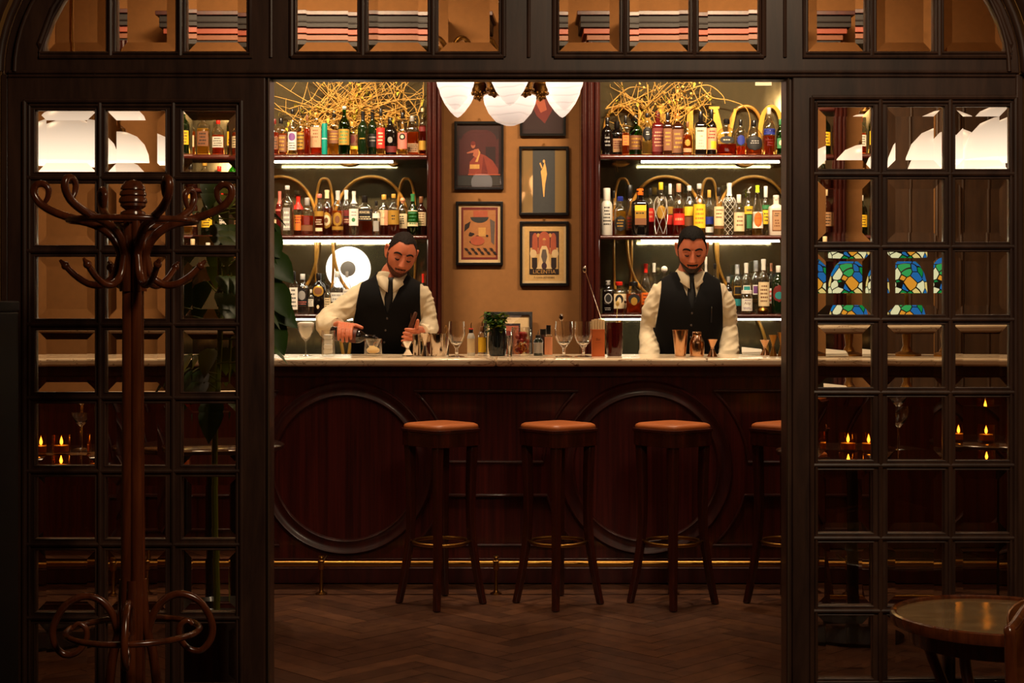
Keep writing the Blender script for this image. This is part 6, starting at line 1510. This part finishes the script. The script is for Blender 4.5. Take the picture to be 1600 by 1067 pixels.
class Torso:
    def __init__(s, secs): s.secs = secs   # (z, cx, cy, rx, ry)
    def at(s, z):
        S = s.secs
        if z <= S[0][0]: return S[0][1:]
        for i in range(len(S) - 1):
            if z <= S[i + 1][0]:
                t = (z - S[i][0]) / (S[i + 1][0] - S[i][0])
                p0, p1, p2, p3 = S[max(i - 1, 0)], S[i], S[i + 1], S[min(i + 2, len(S) - 1)]
                m1 = [(p2[k] - p0[k]) / max(p2[0] - p0[0], 1e-6) * (p2[0] - p1[0]) for k in range(1, 5)]; m2 = [(p3[k] - p1[k]) / max(p3[0] - p1[0], 1e-6) * (p2[0] - p1[0]) for k in range(1, 5)]
                h = [2 * t ** 3 - 3 * t * t + 1, t ** 3 - 2 * t * t + t, -2 * t ** 3 + 3 * t * t, t ** 3 - t * t]
                return tuple(h[0] * p1[k + 1] + h[1] * m1[k] + h[2] * p2[k + 1] + h[3] * m2[k] for k in range(4))
        return S[-1][1:]
    def ring(s, z, off=0.0, n=64, p=2.5):
        cx, cy, rx, ry = s.at(z); out = []
        for j in range(n):
            a = 2 * math.pi * j / n; ca, sa = math.cos(a), math.sin(a); q = (abs(ca) ** p + abs(sa) ** p) ** (-1 / p)
            out.append((cx + (rx + off) * ca * q, cy + (ry + off) * sa * q, z))
        return out
    def front(s, x, z, off=0.0, p=2.5):
        cx, cy, rx, ry = s.at(z); d = min(abs((x - cx) / (rx + off)), .999)
        return cy - (ry + off) * (1 - d ** p) ** (1 / p)
    def mb(s, off, z0, z1, k=40, n=64, top=0.0):
        mb = MB(); mb.rings([s.ring(z0 + (z1 - z0) * i / k, off, n) for i in range(k + 1)]); return mb
def sub(me, fn):
    for v in me.vertices: v.co = fn(v.co)
def bartender(name, label, loc, T, HM, neck0, arms, hair_fn, beard_fn, lashes, vz, vs, armx, hands_fn, mats, vest_bottom=.985, pen=None):
    """T torso sections, HM head matrix (local), arms: two lists of (shoulder, elbow, wrist) paths with sleeve radii"""
    hairm, beardm = mats
    body = head_mb(HM)
    hb = HM @ Vector((0, .022, -.05)); hb2 = HM @ Vector((0, .02, .0))
    body.tube(cat([neck0 - Vector((0, 0, .09)), neck0, (neck0 + hb) / 2 + Vector((0, .004, 0)), hb, hb2], 5), [.075, .063, .057, .056, .05], 24)
    body.rings([T.ring(.86 + (1.475 - .86) * i / 20, -.022, 40) for i in range(21)])
    for pts, rad, wr in arms:
        body.tube(cat(pts, 6), [.042, .038, .034, .026], 16)
    hands_fn(body)
    me = remesh(body, .0027, 2)
    root = mesh_obj(name, me, skin, None, loc); tag(root, label, 'person')
    # hair, beard, brows, lashes
    head_patch(HM, hair_fn[0], hair_fn[1], 'hair', hairm, root, .0028, 210)
    head_patch(HM, beard_fn, lambda p, ph: .0022, 'beard', beardm, root, .0008, 300)
    for s in (-1, 1):
        mb = MB(); pts = [(s * .013, .0215), (s * .022, .0265), (s * .034, .0290), (s * .046, .0255), (s * .053, .019)]
        P3 = []
        for x, z in pts:
            best = min((HEADP[j][i][0] for j in range(HK // 2 - 4, HK // 2 + 16) for i in list(range(0, 24)) + list(range(HN - 24, HN))), key=lambda q: (q.x - x) ** 2 + (q.z - z) ** 2)
            P3.append(HM @ (Vector((x, best.y - .0012, z))))
        mb.tube(cat(P3, 4), [.0036, .0050, .0046, .0022], 8); build('eyebrow', mb, hairm, root)
        mb = MB(); P3 = [HM @ Vector((s * x, y, z)) for x, y, z in ((.0185, -.0838, -.0035), (.026, -.0885, -.0068), (.034, -.0888, -.0068), (.0435, -.0805, -.003))]
        mb.tube(cat(P3, 4), [.0016, .0030, .0030, .0014], 6); build('eyelashes', mb, P('lash', (24, 14, 11), rough=0.6), root)
    mb = MB(); P3 = [HM @ Vector((x, -.0955 - y, -.0648 + z)) for x, y, z in ((-.021, -.0075, -.0022), (-.011, -.0005, -.0008), (0, .0015, .0004), (.011, -.0005, -.0008), (.021, -.0075, -.0022))]
    mb.tube(cat(P3, 4), [.0008, .0016, .0018, .0016, .0008], 6); build('mouth_line', mb, P('lip', (112, 52, 44), rough=0.5), root)
    # shirt with sleeves
    sh = T.mb(.004, .90, 1.487, 40)
    for pts, rad, wr in arms: sh.tube(cat(pts, 8), rad, 22)
    ms = remesh(sh, .006, 3)
    ms.calc_loop_triangles()
    nrm = [v.normal.copy() for v in ms.vertices]
    cxm = T.at(1.2)[0]
    for v, n_ in zip(ms.vertices, nrm):
        side = min(1.0, max(0.0, (abs(v.co.x - cxm) - .11) / .06))
        q = v.co
        w = noise.noise(Vector((q.x * 9, q.y * 8, q.z * 22 + q.x * 16))) + .8 * (1 - 3 * abs(noise.noise(Vector((q.x * 12 + q.z * 8, q.y * 9, q.z * 26 - q.x * 20)))))
        v.co = q + n_ * (.0015 + w * (.0010 + .0052 * side))
    mesh_obj('shirt', ms, shirt_m, root)
    for pts, rad, wr in arms:   # cuffs
        p = [Vector(q) for q in pts]; d = (p[-1] - p[-2]).normalized(); mb = MB()
        mb.tube([p[-1] - d * .030, p[-1] + d * .008, p[-1] + d * .010, p[-1] - d * .028], [wr, wr * .97, wr * .86, wr * .86], 20); build('cuff', mb, shirt_m, root, ang=60)
    # collar
    nc = neck0; mb = MB(); n = 40; top = []; mid = []; bot = []
    for k in range(n + 1):
        a = -math.pi + 2 * math.pi * k / n            # 0 = back, +-pi = front
        g = abs(a) / math.pi
        aa = a * .955
        dx, dy = math.sin(aa), math.cos(aa)
        front = max(0.0, (g - .55) / .45)
        zt = nc.z + .028 - .038 * g ** 2
        top.append((nc.x + dx * .064, nc.y + dy * .066 - .004, zt)); mid.append((nc.x + dx * (.073 + .002 * g), nc.y + dy * (.074 + .010 * g) - .004, zt - .012))
        drop = .034 + .040 * front ** 1.6 * (1 if g < .97 else .96)
        bot.append((nc.x + dx * (.083 + .018 * front * (1 - front * .2)), nc.y + dy * (.083 + .034 * front) - .004, zt - drop))
    mb.rings([top, mid, bot], wrap=False)
    co_ = build('collar', mb, shirt_m, root, ang=80); md = co_.modifiers.new('thick', 'SOLIDIFY'); md.thickness = .003; md.offset = 0
    # tie
    mb = MB(); zk = nc.z - .028; rows = []
    kx = nc.x
    for z, w, dd in ((zk + .022, .018, .020), (zk + .012, .0205, .026), (zk - .006, .0160, .026), (zk - .014, .0125, .020), (zk - .03, .0155, .016), (zk - .08, .022, .015), (vz - .03, .027, .012), (vz - .08, .030, .008)):
        cxz = T.at(z)[0] if z < zk - .02 else kx
        t_ = (zk - z) / max(zk - vz, .01); cxx = kx + (T.at(vz)[0] - kx) * max(0, min(1, t_))
        y = min(T.front(cxx, min(z, 1.46), .006), nc.y - .062 if z > zk - .02 else 9)
        rows.append([(cxx - w, y - .002, z), (cxx - w * .5, y - dd, z), (cxx + w * .5, y - dd, z), (cxx + w, y - .002, z), (cxx, y + .006, z)])
    mb.rings(rows); build('tie', mb, tie_m, root, ang=60)
    # vest cut out of an offset torso: neckline V, arm holes, pointed hem
    vb = T.mb(.0145, .93, 1.484, 56, 96)
    me = bpy.data.meshes.new('vest'); me.from_pydata(vb.v, [], vb.f); bm = bmesh.new(); bm.from_mesh(me)
    c0 = T.at(1.30)[0]; cN = nc.x
    def vline(z): return c0 + (cN - c0) * (z - 1.30) / .17
    dirx = (cN - c0) / .17
    def cutp(co, no): bmesh.ops.bisect_plane(bm, geom=bm.verts[:] + bm.edges[:] + bm.faces[:], plane_co=co, plane_no=no, dist=1e-5)
    cN0 = vline(vz)
    cutp((cN0, 0, vz), (1, 0, -(vs + dirx))); cutp((cN0, 0, vz), (1, 0, (vs - dirx)))
    cz_ = T.at(1.42)[0]
    cutp((cz_ - armx, 0, 1.42), (1, 0, -.10 - dirx)); cutp((cz_ + armx, 0, 1.42), (1, 0, .10 - dirx))
    cutp((0, 0, vest_bottom), (0, 0, 1))
    dele = []
    for fc in bm.faces:
        p = fc.calc_center_median(); cy_ = T.at(p.z)[1]
        kill = p.z < vest_bottom
        if p.y < cy_ and p.z > vz and abs(p.x - (cN0 + dirx * (p.z - vz))) < (p.z - vz) * vs: kill = True
        lim = armx + .10 * (1.42 - p.z)
        xx = p.x - (cz_ + dirx * (p.z - 1.42))
        if abs(xx) > lim and p.z > 1.16 + .4 * max(0, 0): 
            kill = kill or p.z > 1.20
        if p.z > 1.4835 or (p.y >= cy_ and p.z > 1.474 and abs(p.x - nc.x) < .06): kill = True
        if len(fc.verts) > 8: kill = True
        if kill: dele.append(fc)
    bmesh.ops.delete(bm, geom=dele, context='FACES')
    bmesh.ops.recalc_face_normals(bm, faces=bm.faces)
    bm.to_mesh(me); bm.free()
    vo = mesh_obj('vest', me, vest_m, root); md = vo.modifiers.new('thick', 'SOLIDIFY'); md.thickness = .005; md.offset = 1
    for k in range(5):
        z = vz - .025 - k * .062; x = T.at(z)[0] + (cN0 - T.at(vz)[0]); y = T.front(x, z, .0145 + .005)
        build('button', MB().ball((x + .004, y - .001, z), (.0062, .003, .0062), 12, 8), P('vest_button', (62, 52, 48), rough=0.2, coat=0.6), root)
    # trousers and shoes
    tz = MB(); tz.rings([T.ring(z, .010, 32) for z in (.86, .92, .985, .995)])
    cxh, cyh = T.at(.9)[0], T.at(.9)[1]
    for s in (-1, 1): tz.tube([(cxh + s * .085, cyh, .93), (cxh + s * .09, cyh - .01, .70), (cxh + s * .10, cyh - .005, .48), (cxh + s * .105, cyh + .01, .09)], [.098, .088, .068, .062], 20)
    mesh_obj('trousers', remesh(tz, .008, 3), trouser_m, root)
    for s in (-1, 1):
        mb = MB(); x = cxh + s * .108
        rs = []
        for yy, w, h in ((.075, .022, .05), (.06, .034, .075), (.0, .040, .085), (-.07, .043, .06), (-.13, .044, .045), (-.175, .034, .034), (-.195, .012, .018)):
            rs.append([(x + w * math.cos(2 * math.pi * q / 20), cyh + yy, max(.0015, h * .5 + h * .5 * math.sin(2 * math.pi * q / 20) * 1.0)) for q in range(20)])
        mb.rings(rs); build('shoe', mb, shoe_m, root, ang=60)
    if pen:
        x, z = pen; y = loc[1] + T.front(x, z, .0145) - .009
        o = thing('pen', 'silver pen clipped in the vest pocket of ' + ('the pouring bartender' if loc[0] < 0 else 'the dark haired bartender'), 'pen', (loc[0] + x, y, z))
        build('barrel', MB().tube([(0, 0, -.05), (.002, 0, .028), (.002, 0, .034)], [.0035, .0035, .0015], 10), P('pen_barrel', (30, 28, 30), rough=0.3), o)
        build('clip', MB().tube([(.002, -.004, .030), (.001, -.006, .012), (.001, -.005, -.008)], .0014, 8), steel, o)
    return root
# ---------------------------------------------------------------- dark haired bartender, right
Y0 = 8.05; rx0 = WX(1076, Y0)
def LR_(px, py, Y): return Vector((WX(px, Y) - rx0, Y - Y0, WZ(py, Y)))
T2 = Torso([(.84, 0, .02, .168, .118), (.96, 0, .02, .160, .112), (1.06, -.008, .01, .150, .108), (1.20, -.008, -.01, .166, .120), (1.31, -.004, -.025, .176, .125), (1.375, -.002, -.032, .178, .112), (1.42, 0, -.036, .160, .090), (1.452, 0, -.038, .122, .074), (1.475, 0, -.040, .085, .068), (1.50, 0, -.042, .066, .062)])
HM2 = Matrix.Translation((.004, -.115, 1.597)) @ Matrix.Rotation(R(-4), 4, 'Z') @ Matrix.Rotation(R(17), 4, 'X') @ Matrix.Diagonal((.95, 1.0, 1.03, 1))
arms2 = [([(-.136, -.03, 1.40), (-.184, -.02, 1.30), LR_(1017, 517, 8.06), (-.215, -.10, 1.05), (-.195, -.155, 1.00)], [.050, .055, .053, .051, .048, .042], .046),
         ([(.134, -.03, 1.40), (.184, -.02, 1.31), LR_(1136, 512, 8.06), (.195, -.10, 1.06), (.135, -.160, 1.00)], [.050, .055, .053, .051, .048, .042], .046)]
def hands2(b):
    grip(b, (-.185, -.225, .955), (0, -.5, -1), (-1, 0, 0), (0, -1, .4), .014, (-.193, -.17, .985), thumb=-1)
    grip(b, (.100, -.225, .955), (0, -.5, -1), (1, 0, 0), (0, -1, .4), .014, (.128, -.172, .985), thumb=-1)
def hair2(c, ph):
    d = math.degrees(ph)
    if d < 48: return c.z > .074 - .005 * max(0, 1 - d / 20) + .005 * math.sin(R(d * 4))
    if d < 78: return c.z > .074 - (d - 48) / 30 * .058
    if d < 106: return c.z > .010 and not (d > 88 and c.z < .030)
    return c.z > -.055
def hoff2(p, ph):
    d = abs(math.degrees(ph if ph < math.pi else ph - 2 * math.pi)); return .0035 + .0075 * max(0.0, min(1.0, (p.z - .05) / .05))
def beard2(c, ph):
    d = math.degrees(ph); x = abs(c.x)
    if c.y > .012 or c.z < -.112: return False
    if 72 < d < 100 and c.z < .006: return c.z < .006 and c.y > -.035
    if x < .024 and -.0735 < c.z < -.0575: return abs(c.x) > .0215
    if x < .028 and -.0580 < c.z < -.0500 + .0 * x: return True
    jaw = -.070 + .62 * max(0.0, x - .026)
    if x < .026: return c.z < -.0735
    return c.z < jaw
p2 = bartender('person', 'man with dark hair and beard in black vest and tie looking down at the bar', (rx0, Y0, 0), T2, HM2, Vector((0, -.052, 1.482)), arms2, (hair2, hoff2), beard2, None, 1.298, .385, .150, hands2, (hair_dark, stubble('beard_dark', (32, 18, 13), .72)), pen=(.098, 1.275))
# ---------------------------------------------------------------- pouring bartender, left
rx1 = WX(610, Y0)
def LL_(px, py, Y): return Vector((WX(px, Y) - rx1, Y - Y0, WZ(py, Y)))
T1 = Torso([(.84, -.05, .03, .165, .116), (.96, -.045, .02, .158, .112), (1.06, -.034, -.0, .152, .110), (1.20, -.014, -.045, .166, .120), (1.30, .002, -.085, .182, .124), (1.36, .010, -.105, .186, .112), (1.402, .014, -.118, .172, .090), (1.432, .016, -.125, .126, .074), (1.455, .018, -.130, .085, .068), (1.48, .02, -.134, .066, .062)])
HM1 = Matrix.Translation(LL_(627, 398, 7.86)) @ Matrix.Rotation(R(14), 4, 'Z') @ Matrix.Rotation(R(11), 4, 'Y') @ Matrix.Rotation(R(18), 4, 'X') @ Matrix.Diagonal((.95, 1.0, 1.01, 1))
bc = LL_(540, 523, 7.60); ba = Vector((.96, -.06, -.10)).normalized(); bR = .0355
wr1 = LL_(529, 508, 7.69)
hc = LL_(637, 524, 7.72); ha = Vector((-.36, .1, -1)).normalized()
wr2 = LL_(657, 519, 7.80)
arms1 = [([LL_(577, 455, 7.94), LL_(552, 472, 7.92), LL_(516, 499, 7.88), LL_(512, 511, 7.80), LL_(527, 509, 7.71)], [.060, .063, .060, .060, .052, .040], .042),
         ([LL_(653, 455, 7.94), LL_(664, 480, 7.96), LL_(669, 505, 7.95), LL_(668, 519, 7.88), LL_(659, 519, 7.815)], [.052, .051, .047, .047, .045, .040], .042)]
def hands1(b):
    grip(b, bc, ba, (0, .28, 1), (0, -1, .05), bR, wr1, start=98, end=-48, thumb=1)
    grip(b, hc, ha, (1, -.1, -.1), (0.1, -1, 0), .0145, wr2, start=92, end=-75, thumb=-1)
def hair1(c, ph):
    d = math.degrees(ph)
    if d < 40: return c.z > .081 - .004 * max(0, 1 - d / 22)
    if d < 80: return c.z > .080 - (d - 40) / 40 * .062
    if d < 106: return c.z > .012 and not (d > 88 and c.z < .032)
    return c.z > -.05
def hoff1(p, ph): return .0022 + .0030 * max(0.0, min(1.0, (p.z - .07) / .04))
p1 = bartender('person', 'man with cropped hair in black vest and tie pouring from a dark bottle', (rx1, Y0, 0), T1, HM1, Vector((.02, -.142, 1.462)), arms1, (hair1, hoff1), beard2, None, 1.272, .40, .150, hands1, (hair_grey, stubble('beard_short', (52, 28, 20), .42)), pen=(.120, 1.255))
# the bottle he pours from, lying in his grip
def held(name, label, cat_, c, a, parts):
    o = thing(name, label, cat_, tuple(Vector(c) + Vector((rx1, Y0, 0)))); o.rotation_mode = 'QUATERNION'; o.rotation_quaternion = Vector((0, 0, 1)).rotation_difference(Vector(a)); 
    for nm, mb, mt in parts: build(nm, mb, mt, o)
    return o
held('pouring_bottle', 'dark wine-shaped bottle tilted over the tumbler in the bartender hand', 'bottle', bc, ba, [
    ('glass', MB().lathe([(.030, -.075), (.0352, -.070), (.0352, .060), (.031, .078), (.018, .095), (.0145, .103), (.0135, .140)], n=28), GL['black']),
    ('label', MB().lathe([(.03545, .020), (.03548, .021), (.03548, .056), (.03545, .057)], n=28, cap0=False, cap1=False), P('bottle_dark_label', (92, 44, 34), rough=0.5)),
    ('pour_spout', MB().lathe([(.0128, .138), (.0145, .140), (.0145, .147), (.006, .150), (.0045, .162)], n=16), P('dark_spout', (36, 28, 26), rough=0.3, metal=0.5))])
held('muddler', 'brown wooden muddler held upright in the pouring bartender other hand', 'muddler', hc, -ha, [
    ('handle', MB().lathe([(.0135, -.06), (.0142, -.055), (.0125, 0), (.0115, .06), (.010, .118), (.006, .125)], n=18), WOOD('muddler_wood', (70, 36, 22), (108, 60, 36), (20, 20, 3)))])
mbs = MB(); pA = Vector((rx1, Y0, 0)) + bc + ba * .160; gl_ = (WX(583, 7.5), 7.5, ZT + .05)
mbs.tube(cat([pA, (pA.x + .006, pA.y - .03, pA.z - .016), (gl_[0] + .004, gl_[1] + .012, gl_[2] + .012), (gl_[0] + .003, gl_[1] + .008, gl_[2] - .012)], 5), [.0024, .0018, .0014], 8)
tag(build('liquor_stream', mbs, LQ['amber']), 'thin stream of amber liquor falling into the tumbler', 'liquor')
# ================================================================ light, world, camera
def area(name, loc, rot, size, power, col, sy=None, spread=180):
    l = bpy.data.lights.new(name, 'AREA'); l.size = size; l.energy = power; l.color = col
    if sy: l.shape = 'RECTANGLE'; l.size_y = sy
    l.spread = R(spread)
    o = bpy.data.objects.new(name, l); o.location = loc; o.rotation_euler = rot; COL.objects.link(o); return o
def spot(name, loc, target, power, ang, col, rad=0.05, blend=0.6):
    l = bpy.data.lights.new(name, 'SPOT'); l.energy = power; l.spot_size = R(ang); l.spot_blend = blend; l.color = col; l.shadow_soft_size = rad
    o = bpy.data.objects.new(name, l); o.location = loc; d = Vector(target) - Vector(loc); o.rotation_euler = d.to_track_quat('-Z', 'Y').to_euler(); COL.objects.link(o); return o
def point(name, loc, power, col, rad=0.05):
    l = bpy.data.lights.new(name, 'POINT'); l.energy = power; l.color = col; l.shadow_soft_size = rad
    o = bpy.data.objects.new(name, l); o.location = loc; COL.objects.link(o); return o
WARM = (1.0, 0.72, 0.44); WARM2 = (1.0, 0.77, 0.51)
# ceiling lamp of the front room, behind and above the viewer
area('front_ceiling_light', (0.9, 2.1, 3.3), (R(32), 0, 0), 0.8, 40, WARM2)
# downlights over the bar counter
for x in (-1.25, 0.0, 1.25):
    spot('bar_downlight', (x, 7.3, 3.6), (x, 7.72, 1.0), 150, 64, WARM2, 0.06)
for x in (-0.32, 0.205, 0.712, 1.23): spot('stool_downlight', (x + .1, 6.6, 3.6), (x, 6.84, 0.8), 26, 16, WARM, 0.04)
for x in (-.9, 0, .9): spot('bar_front_fill', (x, 5.5, 3.6), (x * 1.15, 7.6, 1.42), 46, 30, WARM2, .05)  # added fill spots that brighten the counter edge and the bartenders
for x, y in ((-2.3, 6.2), (2.3, 6.2)): point('side_room_light', (x, y, 2.95), 13, WARM, 0.12)  # bare point light high on each side of the bar room
for x in (-1.9, 1.9): point('cornice_light', (x, 8.3, 3.35), 14, WARM, 0.1)  # bare point lights near the ceiling, well forward of the cornice
point('cornice_light', (0, 8.2, 3.3), 11, WARM, 0.1)
for x in (-1.15, 1.2): area('shelf_wash', (x, 7.6, 3.45), (R(52), 0, 0), 0.9, 36, WARM2, 0.1, 90)  # soft lights added to brighten bottles and labels
spot('picture_light', (0, 7.4, 3.5), (0, 9.4, 1.75), 24, 44, WARM2, 0.05)
for x in (-.5, .75): spot('floor_fill', (x, 5.7, 3.6), (x, 5.9, 0), 60, 60, WARM2, .08)  # extra spots added only to lift the dark parquet
w = bpy.data.worlds.new('world'); scene.world = w; w.use_nodes = True
w.node_tree.nodes['Background'].inputs[0].default_value = (0.012, 0.008, 0.006, 1); w.node_tree.nodes['Background'].inputs[1].default_value = 1.0
cam = bpy.data.cameras.new('camera'); co = bpy.data.objects.new('camera', cam); COL.objects.link(co)
co.location = (0, 0, EYE); co.rotation_euler = (R(90), 0, 0)
cam.sensor_width = 36; cam.lens = 36 * F / 1600; cam.shift_y = -(533.5 - HY) / 1600; cam.clip_start = 0.05
scene.camera = co
vs = scene.view_settings; vs.view_transform = 'Standard'; vs.look = 'None'; vs.gamma = 1.0; vs.use_curve_mapping = False; vs.exposure = 0.0
cy = scene.cycles
cy.max_bounces = 14; cy.transmission_bounces = 12; cy.transparent_max_bounces = 24; cy.glossy_bounces = 5; cy.diffuse_bounces = 3
cy.caustics_reflective = False; cy.caustics_refractive = False; cy.sample_clamp_indirect = 4.0; cy.use_denoising = True
